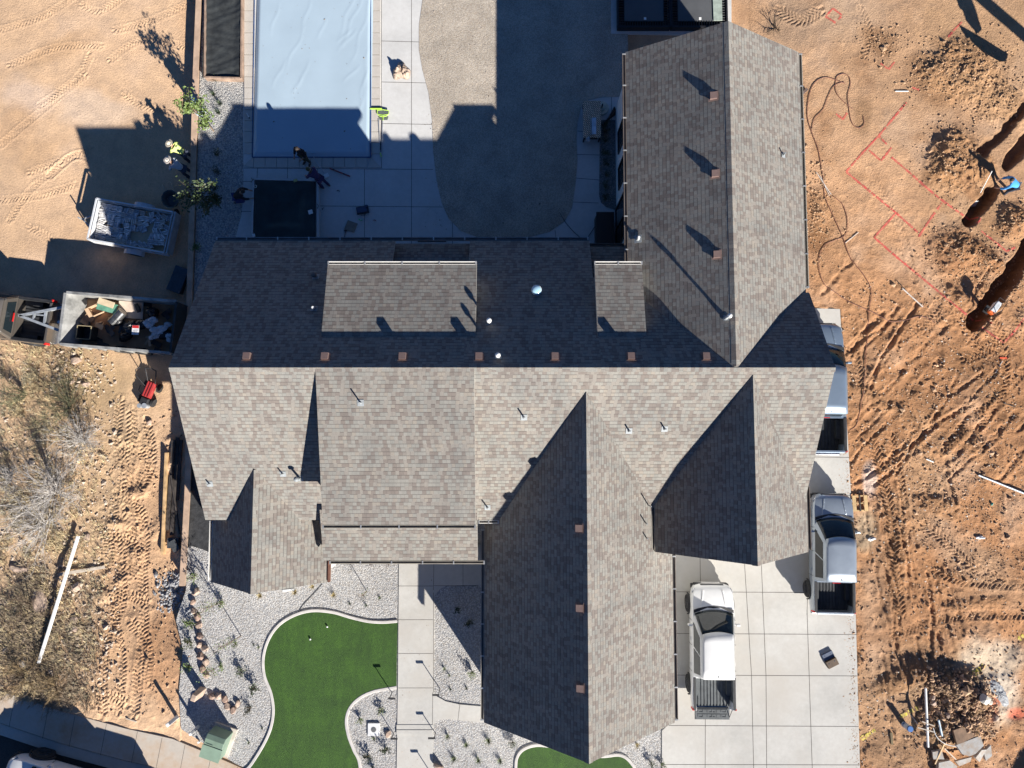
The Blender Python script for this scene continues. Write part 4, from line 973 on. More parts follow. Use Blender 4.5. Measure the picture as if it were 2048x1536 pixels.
        for y in (1.72, -1.72):
            k = MB(); k.cyl((s * .78, y, wheel_r), (s * 1.0, y, wheel_r), wheel_r, n=28); wh = bpy.data.objects.new('wheel', None); C.objects.link(wh); wh.parent = t
            k.build('tyre', tyre_m, wh, bevel=.03)
            k = MB(); k.cyl((s * .96, y, wheel_r), (s * 1.006, y, wheel_r), wheel_r * .62, wheel_r * .56, n=20)
            for a in range(6): f = a * math.pi / 3; k.beam((s * 1.008, y, wheel_r), (s * 1.008, y + math.cos(f) * wheel_r * .55, wheel_r + math.sin(f) * wheel_r * .55), .05, .03, up=(1, 0, 0))
            k.build('rim', rim_m, wh)
            k = MB(); n = 12
            for i in range(n):
                f0, f1 = math.pi * i / n, math.pi * (i + 1) / n; rr = wheel_r + .07
                k.beam((s * .955, y + math.cos(f0) * rr, wheel_r + math.sin(f0) * rr * .95), (s * .955, y + math.cos(f1) * rr, wheel_r + math.sin(f1) * rr * .95), .05, .06, up=(1, 0, 0))
            k.build('wheel_arch', blk, t)
    k = MB(); k.box((0, 2.60, .62), (1.5, .12, .28), taper=.95); k.box((0, 2.50, .45), (1.66, .2, .2)); k.build('front_bumper', blk, t, bevel=.03)
    k = MB(); k.box((0, 2.615, .80), (1.0, .05, .16)); k.build('grille', blk, t)
    k = MB(); k.box((0, -2.70, .52), (1.7, .16, .16)); k.build('rear_bumper', chrome, t, bevel=.03)
    # bed
    k = MB(); k.box((0, -1.93, .60), (1.58, 1.34, .04))
    for i in range(11): k.box((-.70 + .14 * i, -1.93, .632), (.075, 1.32, .03))
    for s in (-1, 1): k.box((s * .70, -1.72, .72), (.18, .75, .22)); k.box((s * .80, -1.93, .86), (.02, 1.34, .5))
    k.build('bed_liner', bed, t)
    for s in (-1, 1): MB().box((s * .862, -1.93, 1.108), (.09, 1.36, .02)).build('bed_rail', blk, t)
    if tail_open:
        k = MB(); k.box((0, -2.90, .66), (1.5, .5, .06)); k.box((0, -2.90, .695), (1.44, .44, .012)); tg = k.build('tailgate', liner, t, bevel=.01)
        k = MB()
        for r_ in (-2.79, -2.99):
            for i in range(7): k.box((-.6 + .2 * i, r_, .708), (.05, .13, .015))
            k.box((0, r_ + .065, .708), (1.3, .015, .014)); 
            for i in range(3): k.box((-.5 + .5 * i, r_ - .05, .708), (.22, .03, .014))
        k.build('stamped_rib', liner, tg)
        k = MB()
        for s in (-1, 1): k.beam((s * .79, -2.6, 1.0), (s * .74, -3.05, .70), .015, .03)
        k.build('tailgate_cable', blk, tg)
    else:
        k = MB(); k.box((0, -2.62, .86), (1.62, .07, .52)); k.box((0, -2.62, 1.125), (1.60, .09, .02)); k.build('tailgate', paint, t, bevel=.015)
    k = MB(); k.box((.0, -1.0, zt_ + .03), (.05, .18, .06), taper=.5); k.build('roof_antenna', blk, t, bevel=.01)
    k = MB(); k.box((0, -1.262, 1.24), (.36, .03, .05)); k.build('brake_light', red_l, t)
    return t
WHITEP = paint_mat('white car paint', (.70, .70, .69)); SILV = paint_mat('silver blue paint', (.38, .43, .48), .55, .3); BLUS = paint_mat('steel blue paint', (.27, .34, .42), .55, .3); BRN = paint_mat('grey brown paint', (.16, .14, .12), .5, .3)
pickup('white pickup truck with its ribbed tailgate folded down on the pale driveway slabs', (8.57, -8.95, .03), R(-.5), WHITEP, .985, tail_open=True)
pickup('silver-blue pickup truck with closed tailgate parked along the east edge of the driveway', (13.83, -5.02, .03), R(-1.5), SILV, .955, bed=liner_d, roof_ribs=True)
pickup('steel blue pickup truck half hidden under the east roof edge', (13.52, 2.15, .03), R(-.8), BLUS, 1.07, bed=liner_d)
bx_, by_ = P(98, 645, .5); dirv = Vector((-1, .13, 0)).normalized()
pickup('grey-brown pickup truck hitched to the dump trailer at the west edge', (bx_ + dirv.x * 2.7, by_ + dirv.y * 2.7, -.45), math.atan2(dirv.y, dirv.x) - math.pi / 2, BRN, 1.08, bed=liner_d)
bx_, by_ = -18.5, -15.3; dirv = Vector((-1, .28, 0)).normalized()
pickup('white pickup truck parked on the dark road at the kerb', (bx_, by_, -.2), math.atan2(dirv.y, dirv.x) - math.pi / 2, WHITEP, 1.2)

# ================================================================ TRAILERS AND THEIR LOADS
galv = mat('galvanised steel', (.42, .45, .48), .45, metal=.4, var=.12, scale=4); alu = mat('white trailer paint', (.55, .57, .60), .4, var=.06, scale=2)
rust = mat('rusty trailer floor', (.44, .27, .15), .8, var=.2, scale=1.6, col2=(.26, .13, .07)); ply = mat('plywood', (.55, .44, .30), .75, var=.1, scale=2)
darkst = mat('dark steel', (.05, .052, .055), .5, metal=.3, var=.2)
def frame_from(pa, pb, pc, z):
    """origin, unit x (pa->pb) and size from three plan pixels"""
    a, b_, c = (Vector(P(*q, z)) for q in (pa, pb, pc)); return a, b_, c
def trailer_axes(TL, TR, BL, z):
    a, b_, c = frame_from(TL, TR, BL, z); L = (b_ - a).length; W = (c - a).length; ex = (b_ - a).normalized(); mid = (a + c) / 2 + ex * L / 2
    return mid, math.atan2(ex.y, ex.x), L, W
WL = -.45
mid, rz, L, W = trailer_axes((193, 399), (346, 426), (175, 476), .55)
t = thing('utility_trailer', 'open utility trailer loaded with pale stone veneer behind the west wall', 'trailer', (mid.x, mid.y, WL), rz); UT = t
W = 1.9
b = MB(); b.box((0, 0, .5), (L, W, .08)); b.build('deck', ply, t)
b = MB()
for s in (-1, 1): b.beam((-L / 2, s * W / 2, 1.0), (L / 2, s * W / 2, 1.0), .06, .06); b.beam((-L / 2, s * W / 2, .5), (L / 2, s * W / 2, .5), .07, .1)
b.beam((-L / 2, -W / 2, 1.0), (-L / 2, W / 2, 1.0), .06, .06)
for s in (-1, 1):
    for k in range(6): b.box((-L / 2 + L * k / 5, s * W / 2, .75), (.05, .05, .5))
b.build('rail_frame', alu, t)
b = MB(); b.box((0, -W / 2 + .05, .76), (L * .96, .03, .4)); b.build('side_board', ply, t)
b = MB(); b.box((0, W / 2 - .05, .70), (L * .96, .03, .3)); b.build('side_board', galv, t)
b = MB(); b.box((-L / 2 + .04, 0, .72), (.03, W - .1, .4)); b.build('side_board', alu, t)
b = MB()
for x in (L / 2 + .02, L / 2 + .13): b.beam((x, -W / 2 - .02, 1.05), (x, W / 2 + .02, 1.05), .05, .05)
for k in range(7): b.beam((L / 2 + .02, -W / 2 + W * k / 6, .5), (L / 2 + .12, -W / 2 + W * k / 6, 1.05), .03, .03)
b.box((L / 2 + .16, 0, .8), (.02, W, .5)); b.build('ramp_gate', galv, t)
for s in (-1, 1):
    b = MB(); n = 6
    for i in range(n):
        f0, f1 = math.pi * i / n, math.pi * (i + 1) / n; b.beam((.1 + math.cos(f0) * .46, s * (W / 2 + .14), .36 + math.sin(f0) * .32), (.1 + math.cos(f1) * .46, s * (W / 2 + .14), .36 + math.sin(f1) * .32), .24, .02, up=(0, 0, 1))
    b.build('fender', alu, t)
    b = MB(); b.cyl((.1, s * (W / 2 + .04), .32), (.1, s * (W / 2 + .22), .32), .32, n=20); b.build('wheel', tyre_m, t)
b = MB()
for s in (-1, 1): b.beam((-L / 2, s * .5, .46), (-L / 2 - .75, 0, .46), .06, .08)
b.cyl((-L / 2 - .8, 0, .3), (-L / 2 - .8, 0, .75), .03); b.build('tongue', galv, t)
stone_ms = [mat('pale veneer stone', (.70, .68, .66), .85, var=.2, scale=9, bump=.01), mat('grey veneer stone', (.52, .52, .54), .85, var=.3, scale=6, bump=.01), mat('buff veneer stone', (.58, .52, .46), .85, var=.12, scale=6, bump=.01)]
protos = []
for i in range(3):
    b = MB(); g = random.Random(i)
    for k in range(3): b.box((g.uniform(-.02, .02), (k - 1) * .08, g.uniform(-.02, .02)), (.26 + g.uniform(-.06, .03), .056, .10), rz=g.uniform(-.08, .08))
    me_ = b.build('stone_block', stone_ms[i]); me_.name = 'tmp'; protos.append(me_.data); bpy.data.objects.remove(me_)
def put(data, name, loc, rot, label, cat, group, sc=1):
    o = bpy.data.objects.new(name, data); C.objects.link(o); o.location = loc; o.rotation_euler = rot; o.scale = (sc,) * 3 if isinstance(sc, (int, float)) else sc
    return tag(o, label, cat, group)
MT = Matrix.Translation((mid.x, mid.y, WL)) @ Matrix.Rotation(rz, 4, 'Z'); g = random.Random(4)
for i in range(13):
    for j in range(7):
        x = -L / 2 + .25 + i * (L - .45) / 12.5; y = -W / 2 + .2 + j * .245
        if (5.5 < i < 9.5 and j in (1, 2)) or (g.random() < .06): continue
        for lay in range(1 if (i > 6 and j > 2) else 2):
            q = MT @ Vector((x + g.uniform(-.04, .04), y + g.uniform(-.03, .03), .60 + lay * .115 + (.04 * (i > 6))))
            bright = i < 3 and j > 1  # sunlit west end gets the palest stone, sun put into the colour
            put(protos[0 if bright or g.random() < .3 else g.choice((1, 1, 2))], 'stone_block', q, (g.uniform(-.15, .15), g.uniform(-.15, .15), rz + g.choice((0, 0, 1.57)) + g.uniform(-.3, .3) * (1 + 2 * (i > 6))),
                'bundle of pale cut veneer stone lying in the open utility trailer', 'stone bundle', 'stone veneer bundles loaded in the utility trailer')
# dump trailer
mid, rz, L, W = trailer_axes((138, 586), (361, 604), (124, 690), .95); L = 4.85; W = 2.25
t = thing('dump_trailer', 'high-sided steel dump trailer filled with rubbish and hitched to the pickup', 'trailer', (mid.x, mid.y, WL), rz); DT = t; DM = Matrix.Translation((mid.x, mid.y, WL)) @ Matrix.Rotation(rz, 4, 'Z')
b = MB(); b.box((0, 0, .62), (L, W, .08)); b.build('floor', rust, t)
grp = mat('weathered grey paint', (.33, .33, .32), .55, metal=.2, var=.25, scale=2)
b = MB(); H = 1.62
for s in (-1, 1): b.box((0, s * W / 2, .6 + (H - .6) / 2), (L, .04, H - .6)); b.beam((-L / 2, s * (W / 2 + .02), H), (L / 2, s * (W / 2 + .02), H), .11, .08)
for s in (-1, 1):
    for k in range(8): b.box((-L / 2 + .1 + (L - .2) * k / 7, s * (W / 2 + .05), 1.1), (.08, .06, 1.0))
b.build('side_wall', grp, t)
b = MB(); b.add([(-L / 2 + .35, -W / 2, .66), (-L / 2 + .35, W / 2, .66), (-L / 2 - .02, W / 2, H), (-L / 2 - .02, -W / 2, H), (-L / 2 - .14, -W / 2, H), (-L / 2 - .14, W / 2, H), (-L / 2 - .1, -W / 2, .6), (-L / 2 - .1, W / 2, .6)], [(0, 3, 2, 1), (3, 4, 5, 2), (4, 6, 7, 5)])
b.build('front_wall', grp, t)
b = MB(); b.box((L / 2, 0, 1.1), (.05, W, 1.0)); b.beam((L / 2, -W / 2, H), (L / 2, W / 2, H), .1, .08); b.build('tailgate', darkst, t)
b = MB(); b.box((0, 0, .45), (L, .9, .2)); b.build('chassis', darkst, t)
for s in (-1, 1):
    for x in (-.3, .6):
        b = MB(); b.cyl((x, s * .95, .38), (x, s * 1.2, .38), .38, n=22); b.build('wheel', tyre_m, t)
b = MB(); a0 = Vector((-L / 2 - .25, .55, 1.22)); a1 = Vector((-L / 2 - .25, -.55, 1.22)); ap = Vector((-L / 2 - 2.2, .0, 1.22))
b.beam(a0, ap, .11, .12); b.beam(a1, ap, .11, .12); b.beam(a0, a1, .07, .1); b.beam(a0.lerp(ap, .42), a1.lerp(ap, .42), .09, .1); b.beam(a0.lerp(ap, .68), a1.lerp(ap, .68), .06, .1)
b.beam(Vector((-L / 2 - 1.05, .1, 1.22)), Vector((-L / 2 - 1.5, .1, 1.22)), .05, .06)
for s in (1, -1): b.beam((-L / 2 - .25, s * .55, 1.2), (-L / 2 - .2, s * .55, .5), .1, .1)
b.cyl(ap + Vector((0, 0, .05)), ap - Vector((0, 0, .5)), .06); b.build('gooseneck_hitch', galv, t)
b = MB(); b.cyl((-L / 2 - .4, -.15, .45), (-L / 2 - .4, -.15, 1.3), .07); b.build('jack', alu, t)
# rubbish in the dump trailer
fresh = mat('fresh sawn timber', (.50, .33, .17), .7, var=.2, scale=3, bump=.003); oldw = mat('weathered dark timber', (.055, .045, .04), .8, var=.3, scale=3); pale = mat('pale board', (.55, .47, .38), .7, var=.12, scale=3)
cardb = mat('cardboard', (.48, .33, .21), .85, var=.12, scale=5); foam = mat('white plastic film', (.62, .63, .64), .4, var=.1, scale=6); bagk = mat('black plastic bag', (.02, .02, .022), .25, var=.2, bump=.02, bscale=12)
green = mat('green box print', (.12, .30, .21), .6, var=.2)
def open_box(name, label, cat, q, d, rot, m, group=None, flaps=True):
    t = thing(name, label, cat, q, 0, group); t.rotation_euler = rot; b = MB(); x, y, z = d
    b.box((0, 0, .01), (x, y, .02))
    for s in (-1, 1): b.box((s * x / 2, 0, z / 2), (.015, y, z)); b.box((0, s * y / 2, z / 2), (x, .015, z))
    b.build('carton', m, t)
    if flaps:
        for s in (-1, 1): MB().beam((s * x / 2, 0, z), (s * (x / 2 + .14), 0, z + .06), y, .01).build('flap', m, t)
    return t
def D3(x, y, z=.68): return DM @ Vector((x, y, z))
def dpx(px, py, z): 
    x, y = P(px, py, z); return Vector((x, y, z))
open_box('cardboard_box', 'torn open brown cardboard box with green print, in the sunlit end of the dump trailer', 'box', dpx(196, 620, .28), (.5, .42, .3), (.2, .15, .5), cardb)
open_box('cardboard_box', 'flattened brown carton leaning beside the steel bin in the dump trailer', 'box', dpx(178, 636, .28), (.42, .36, .08), (.5, .1, .9), cardb)
tag(MB().box((0, 0, 0), (.9, .42, .02), rz=-.25).build('printed_panel', green), 'green and white printed panel lying on the rubbish in the dump trailer', 'panel').location = dpx(214, 614, .62)
tag(MB().box((0, 0, 0), (.75, .28, .025), rz=-.32).build('wood_offcut', ply), 'pale wood offcut lying over the green panel in the dump trailer', 'wood').location = dpx(212, 606, .68)
for i, (px, py, s, l) in enumerate(((262, 655, .34, 'dark bag of rubbish in the middle of the dump trailer'), (285, 648, .3, 'dark bag of rubbish under the white film in the dump trailer'), (250, 672, .28, 'dark bag of rubbish against the south side of the dump trailer'),
                             (232, 640, .3, 'dark bag of rubbish beside the steel drum in the dump trailer'), (330, 668, .3, 'dark bag of rubbish by the tailgate of the dump trailer'), (305, 625, .3, 'dark bag of rubbish in the north-east corner of the dump trailer'))):
    b = MB(); b.blob((0, 0, 0), (s, s * .85, s * .7), i, 4, .3); o = b.build('rubbish_bag', bagk, smooth=True); o.location = dpx(px, py, .42); tag(o, l, 'bag', 'rubbish bags in the dump trailer')
for i, (px, py, s, l) in enumerate(((300, 645, .32, 'crumpled white plastic film beside the red sign in the dump trailer'), (318, 660, .30, 'white crumpled sheeting near the tailgate of the dump trailer'), (308, 672, .2, 'small white crumpled wrapper in the south-east corner of the dump trailer'), (334, 650, .18, 'small white scrap against the tailgate of the dump trailer'), (340, 675, .2, 'bluish white scrap at the tailgate corner of the dump trailer'))):
    b = MB(); b.blob((0, 0, 0), (s, s * .7, s * .35), 20 + i, 5, .6); o = b.build('plastic_film', foam); o.location = dpx(px, py, .62); tag(o, l, 'plastic film', 'white film scraps in the dump trailer')
b = MB(); b.cyl((-.36, 0, 0), (.36, 0, 0), .22, n=18); o = tag(b.build('steel_drum', mat('shiny dented steel', (.20, .20, .20), .25, metal=.8, var=.3)), 'shiny dark metal drum lying across the dump trailer', 'drum'); o.location = dpx(235, 634, .50); o.rotation_euler = (0, -.15, .75)
t = thing('metal_crate', 'empty dark square metal crate on the floor of the dump trailer', 'crate', dpx(181, 668, .22), rz)
b = MB(); b.box((0, 0, .02), (.62, .58, .03))
for s in (-1, 1): b.box((s * .31, 0, .25), (.03, .6, .5)); b.box((0, s * .29, .25), (.62, .03, .5))
b.build('shell', darkst, t); b = MB()
for s in (-1, 1): b.beam((s * .31, -.29, .51), (s * .31, .29, .51), .03, .03); b.beam((-.31, s * .29, .51), (.31, s * .29, .51), .03, .03)
b.build('rim', mat('brass rim', (.36, .30, .18), .5), t)
t = thing('site_sign', 'white sign with a red header band lying on the rubbish in the dump trailer', 'sign', dpx(271, 660, .72), rz + .05)
MB().box((0, 0, 0), (.31, .42, .012)).build('board', mat('sign white', (.72, .72, .74), .5), t); MB().box((0, .14, .008), (.29, .12, .006)).build('header_band', mat('sign red', (.55, .03, .03), .5), t)
b = MB()
for k in range(3): b.box((-.0, -.01 - .05 * k, .008), (.22 - .04 * k, .014, .004))
b.build('text_line', blk, t)
b = MB(); b.box((0, 0, 0), (.4, .16, .1)); b.box((.05, .09, .03), (.2, .06, .1)); o = tag(b.build('black_case', blk, bevel=.02), 'small black plastic case on the plywood in the dump trailer', 'case'); o.location = dpx(275, 616, .5); o.rotation_euler = (0, 0, -1.2)
o = tag(MB().box((0, 0, 0), (1.1, .75, .03)).build('plywood_sheet', mat('pale ply sheet', (.52, .42, .34), .8, var=.1, scale=2)), 'pale plywood sheet leaning on the north side of the dump trailer', 'plywood'); o.location = dpx(262, 620, .34); o.rotation_euler = (.15, 0, rz)
g = random.Random(9)
for i, l in enumerate(('north-west corner', 'west end under the torn box', 'south-west corner beside the crate', 'south side below the crate', 'middle beside the drum', 'east half below the film', 'south-east part', 'centre of the floor', 'floor north of the crate', 'east end by the tailgate')):
    px, py = ((160, 612), (176, 650), (150, 672), (205, 682), (222, 656), (300, 684), (318, 690), (246, 655), (200, 650), (336, 628))[i]; b = MB(); r_ = g.uniform(.16, .3)
    for k in range(3): b.beam((g.uniform(-r_, r_), g.uniform(-r_, r_), g.uniform(0, .1)), (g.uniform(-r_, r_) * 1.5, g.uniform(-r_, r_) * 1.5, g.uniform(.02, .2)), g.uniform(.08, .25), .02)
    o = tag(b.build('broken_board', (oldw, darkst, cardb)[i % 3]), 'small heap of broken boards in the dump trailer, ' + l, 'boards'); o.location = dpx(px, py, .30)
# load in the grey-brown pickup
b = MB(); g = random.Random(2)
for k in range(14): b.beam((g.uniform(-.1, .1), -.45 + k * .065, g.uniform(0, .08)), (.5 + g.uniform(-.1, .1), -.42 + k * .065, .1 + g.uniform(0, .1)), .05, .03)
o = tag(b.build('crumpled_foil', mat('foil sheet', (.42, .40, .36), .3, metal=.7, var=.3)), 'crumpled silvery sheet in the bed of the grey-brown pickup', 'foil sheet'); o.location = dpx(8, 620, .45)
# loose things on the west lot
t = thing('wheelbarrow', 'dark grey wheelbarrow standing by the west wall', 'wheelbarrow', G(352, 406), .3)
b = MB(); n = 12; r0 = [(math.cos(2 * math.pi * k / n) * .26, math.sin(2 * math.pi * k / n) * .32, .30) for k in range(n)]; r1 = [(x * 1.55, y * 1.35, .60) for x, y, z in r0]; r2 = [(x * 1.42, y * 1.25, .58) for x, y, z in r0]; r3 = [(x * .9, y * .9, .33) for x, y, z in r0]
for q, r_ in ((r0, r1), (r1, r2), (r2, r3)):
    i0 = len(b.v); b.v += q + r_; b.f += [(i0 + k, i0 + (k + 1) % n, i0 + n + (k + 1) % n, i0 + n + k) for k in range(n)]; b.m += [0] * n
b.face(r3); b.face(r0[::-1]); b.build('tray', mat('grey green tub', (.06, .075, .08), .5, var=.2), t)
b = MB(); b.tube([(-.2, -.5, .15), (-.2, 0, .28), (-.2, .8, .5)], .018); b.tube([(.2, -.5, .15), (.2, 0, .28), (.2, .8, .5)], .018); b.build('handle', ply, t)
b = MB(); b.cyl((-.05, -.55, .18), (.05, -.55, .18), .18, n=16); b.build('wheel', tyre_m, t)
t = thing('storage_tote', 'long dark blue lidded tote lying beside the tan wall', 'tote', G(362, 562), -.35)
MB().box((0, 0, .16), (.62, 1.15, .3), taper=1.06).build('tub', mat('dark blue plastic', (.025, .04, .06), .4), t, bevel=.03); MB().box((0, 0, .33), (.66, 1.2, .05)).build('lid', mat('blue grey lid', (.04, .065, .09), .4), t, bevel=.02)
b = MB()
for k in range(4): b.box((0, -.4 + .27 * k, .365), (.46, .04, .02))
b.build('lid_rib', MATS['blue grey lid'], t)
# red plate compactor / mower
red = mat('red machine paint', (.34, .035, .035), .4, var=.1, coat=.5)
def m3(px, py, z): x, y = P(px, py, z + WL); return Vector((x, y, z))
t = thing('walk_behind_machine', 'red walk-behind garden machine with bent black handlebars on the dirt beside the house', 'machine', G(306, 785), -.38)
b = MB(); b.box((0, .12, .42), (.42, .78, .22), taper=.9); b.build('hood', red, t, bevel=.03)
b = MB()
for x in (-.12, 0, .12): b.box((x, .12, .545), (.03, .7, .03))
b.build('hood_rib', red, t)
b = MB(); b.box((0, -.45, .34), (.44, .4, .3), taper=.8); b.build('engine', blk, t, bevel=.03)
b = MB(); b.cyl((.12, -.62, .2), (.12, -.62, .52), .12, n=14); b.cyl((-.14, -.72, .2), (-.14, -.72, .42), .1, n=14); b.build('air_filter', galv, t)
for s in (-1, 1):
    b = MB(); b.cyl((s * .25, .3, .2), (s * .36, .3, .2), .2, n=18); b.build('wheel', tyre_m, t); b = MB(); b.cyl((s * .25, -.4, .2), (s * .36, -.4, .2), .2, n=18); b.build('wheel', tyre_m, t)
b = MB(); b.tube([(-.18, .45, .5), (-.22, .8, .85), (-.3, 1.0, .95), (-.05, 1.08, .95), (.2, 1.05, .95), (.25, .8, .85), (.18, .45, .5)], .028, 6); b.build('handlebar', blk, t)
b = MB(); b.tube([(-.2, .2, .5), (-.6, .5, .75), (-.75, .75, .8), (-.6, .95, .8)], .022, 6); b.tube([(-.22, -.2, .4), (-.5, -.1, .3), (-.62, .1, .1)], .022); b.build('side_bar', blk, t)
# timber forms and boards beside the strip
def plank(name, label, p, q, w_, h_, m, cat='board', group=None):
    c = (Vector(p) + Vector(q)) / 2; o = MB().beam(Vector(p) - c, Vector(q) - c, w_, h_).build(name, m, bevel=.004); o.location = c; return tag(o, label, cat, group)
plank('timber_form', 'long fresh timber form board on edge at the dirt beside the west wall', G(337, 905, .12), G(329, 1108, .12), .10, .28, fresh)
for i, (a, c, w_, l) in enumerate((((349, 880), (336, 1060), .16, 'dark weathered board lying in the gap, nearest the fresh form board'), ((357, 875), (345, 1070), .16, 'dark weathered board in the middle of the gap beside the tan wall'), ((364, 880), (356, 1000), .14, 'short dark weathered board against the tan wall'), ((345, 950), (362, 1068), .07, 'thin dark lath lying crosswise on the boards in the gap'))):
    plank('weathered_board', l, G(*a, .08 + .05 * (i == 3)), G(*c, .08 + .05 * (i == 3)), w_, .06, oldw, group='weathered boards in the gap by the wall')
b = MB(); b.box((0, 0, .12), (.5, .45, .2)); b.box((.1, -.1, .26), (.3, .5, .08), rz=.5); o = tag(b.build('torn_tarp', mat('dark tarp', (.06, .065, .07), .6, bump=.03, bscale=6)), 'crumpled dark tarp at the south end of the board pile', 'tarp'); o.location = G(350, 1085)
plank('white_pipe', 'long white plastic pipe lying on the dry brush of the west lot', G(166, 1070, .35), G(83, 1323, .18), .11, .11, pipe_w, 'pipe')
plank('pale_board', 'pale board lying crosswise under the white pipe', G(122, 1148, .1), G(212, 1133, .1), .14, .04, pale)
plank('marker_stake', 'short flat pale stake at the pavement edge on the west lot', G(252, 1436, .03), G(274, 1443, .03), .05, .03, pale, 'stake')
# white marker post near the pavement
p0 = G(354, 1434)
o = tag(MB().box((0, 0, .42), (.16, .16, .9), taper=.96).build('utility_post', pipe_w, bevel=.02), 'white square utility post standing in red dirt by the pavement', 'post'); o.location = p0; o.rotation_euler = (0, 0, .6)
# ================================================================ PEOPLE
skin = mat('skin', (.36, .20, .13), .55, var=.08)
def skinned(name, joints, edges, radii, m, parent, sub=2):
    """continuous body surface grown over a joint skeleton"""
    names = list(joints); me = bpy.data.meshes.new(name); me.from_pydata([joints[k] for k in names], [(names.index(a), names.index(b)) for a, b in edges], [])
    o = bpy.data.objects.new(name, me); C.objects.link(o); o.parent = parent; me.materials.append(m)
    md = o.modifiers.new('skin', 'SKIN'); md.use_smooth_shade = True
    if not me.skin_vertices: return o
    for i, k in enumerate(names):
        r = radii[k]; me.skin_vertices[0].data[i].radius = (r, r) if not isinstance(r, tuple) else r
        me.skin_vertices[0].data[i].use_root = (i == 0)
    s = o.modifiers.new('sub', 'SUBSURF'); s.levels = sub; s.render_levels = sub
    return o
def person(label, loc, rz, pose, shirt, trousers, hat=None, hair=(.03, .02, .015), boots=(.05, .035, .025), group=None):
    t = thing('person', label, 'person', loc, rz, group); V = Vector
    st = dict(pelvis=V((0, 0, .95)), waist=V((0, 0, 1.10)), chest=V((0, .01, 1.32)), neck=V((0, .0, 1.50)), head=V((0, .03, 1.62)), crown=V((0, .03, 1.72)))
    arm = dict(sh=V((.19, 0, 1.43)), el=V((.26, .02, 1.15)), wr=V((.28, .16, .93)))
    leg = dict(hip=V((.10, 0, .90)), kn=V((.12, .05, .50)), an=V((.12, 0, .09)), toe=V((.14, .17, .04)))
    armL = {k: v.copy() for k, v in arm.items()}; armR = {k: v.copy() for k, v in arm.items()}; legL = {k: v.copy() for k, v in leg.items()}; legR = {k: v.copy() for k, v in leg.items()}
    if pose == 'bend' or pose == 'dig':
        piv = V((0, 0, .95)); M = Matrix.Rotation(-R(42 if pose == 'bend' else 60), 3, 'X')
        for k in ('waist', 'chest', 'neck', 'head', 'crown'): st[k] = piv + M @ (st[k] - piv)
        st['head'] = st['neck'] + V((0, .07, .10)); st['crown'] = st['head'] + V((0, .03, .10))
        for A in (armL, armR):
            A['sh'] = piv + M @ (A['sh'] - piv); A['el'] = A['sh'] + V((.08, .12, -.26)); A['wr'] = A['el'] + V((-.06, .18, -.18))
        legL['kn'].y += .06; legR['an'].y -= .18; legR['toe'].y -= .18
    elif pose == 'crouch':
        dz = -.52
        for k in st: st[k].z += dz
        piv = st['pelvis'].copy(); M = Matrix.Rotation(-R(48), 3, 'X')
        for k in ('waist', 'chest', 'neck', 'head', 'crown'): st[k] = piv + M @ (st[k] - piv)
        for A in (armL, armR):
            A['sh'].z += dz; A['sh'] = piv + M @ (A['sh'] - piv); A['el'] = A['sh'] + V((.06, .16, -.18)); A['wr'] = A['el'] + V((-.05, .2, -.16))
        for Lg in (legL, legR): Lg['hip'].z += dz; Lg['kn'] = V((.17, .36, .42)); Lg['an'] = V((.15, .05, .09)); Lg['toe'] = V((.17, .22, .04))
        legR['kn'] = V((.14, .30, .10)); legR['an'] = V((.12, -.12, .10)); legR['toe'] = V((.12, -.02, .04))
    elif pose == 'hold':
        for A in (armL, armR): A['el'] = A['sh'] + V((.07, .05, -.27)); A['wr'] = A['el'] + V((-.08, .24, .02))
        M = Matrix.Rotation(-R(14), 3, 'X')
        for k in ('head', 'crown'): st[k] = st['neck'] + M @ (st[k] - st['neck'])
    J = {k: tuple(v) for k, v in st.items()}; E = [('pelvis', 'waist'), ('waist', 'chest'), ('chest', 'neck'), ('neck', 'head'), ('head', 'crown')]
    Rr = dict(pelvis=(.11, .09), waist=(.10, .08), chest=(.12, .085), neck=.055, head=(.085, .10), crown=(.06, .07))
    J2 = {}; E2 = []; R2 = {}; J3 = {}; E3 = []; R3 = {}
    for s, A, Lg in ((-1, armL, legL), (1, armR, legR)):
        q = 'L' if s < 0 else 'R'
        for k, v in list(A.items()) + list(Lg.items()): J[k + q] = (v.x * s if s < 0 else v.x, v.y, v.z)
        wr = V(J['wr' + q]); el = V(J['el' + q]); d = (wr - el).normalized(); sd = d.cross(V((0, 0, 1))).normalized() if abs(d.z) < .95 else V((1, 0, 0))
        pm = wr + d * .08; J['pm' + q] = tuple(pm)
        E += [('chest', 'sh' + q), ('sh' + q, 'el' + q), ('el' + q, 'wr' + q), ('wr' + q, 'pm' + q), ('pelvis', 'hip' + q), ('hip' + q, 'kn' + q), ('kn' + q, 'an' + q), ('an' + q, 'toe' + q)]
        Rr.update({'sh' + q: .05, 'el' + q: .038, 'wr' + q: .028, 'pm' + q: (.036, .018), 'hip' + q: .075, 'kn' + q: .05, 'an' + q: .04, 'toe' + q: .035})
        dn = V((0, 0, -1))
        for f, (off, L) in enumerate(((-.028, .068), (-.010, .078), (.009, .072), (.026, .058))):
            a = pm + sd * off * s; b_ = a + d * L * .6; c = b_ + (d * .5 + dn * .7).normalized() * L * .5
            J['f%d%s' % (f, q)] = tuple(a + d * .02); J['g%d%s' % (f, q)] = tuple(b_); J['h%d%s' % (f, q)] = tuple(c)
            E += [('pm' + q, 'f%d%s' % (f, q)), ('f%d%s' % (f, q), 'g%d%s' % (f, q)), ('g%d%s' % (f, q), 'h%d%s' % (f, q))]
            for z in 'fgh': Rr['%s%d%s' % (z, f, q)] = .009
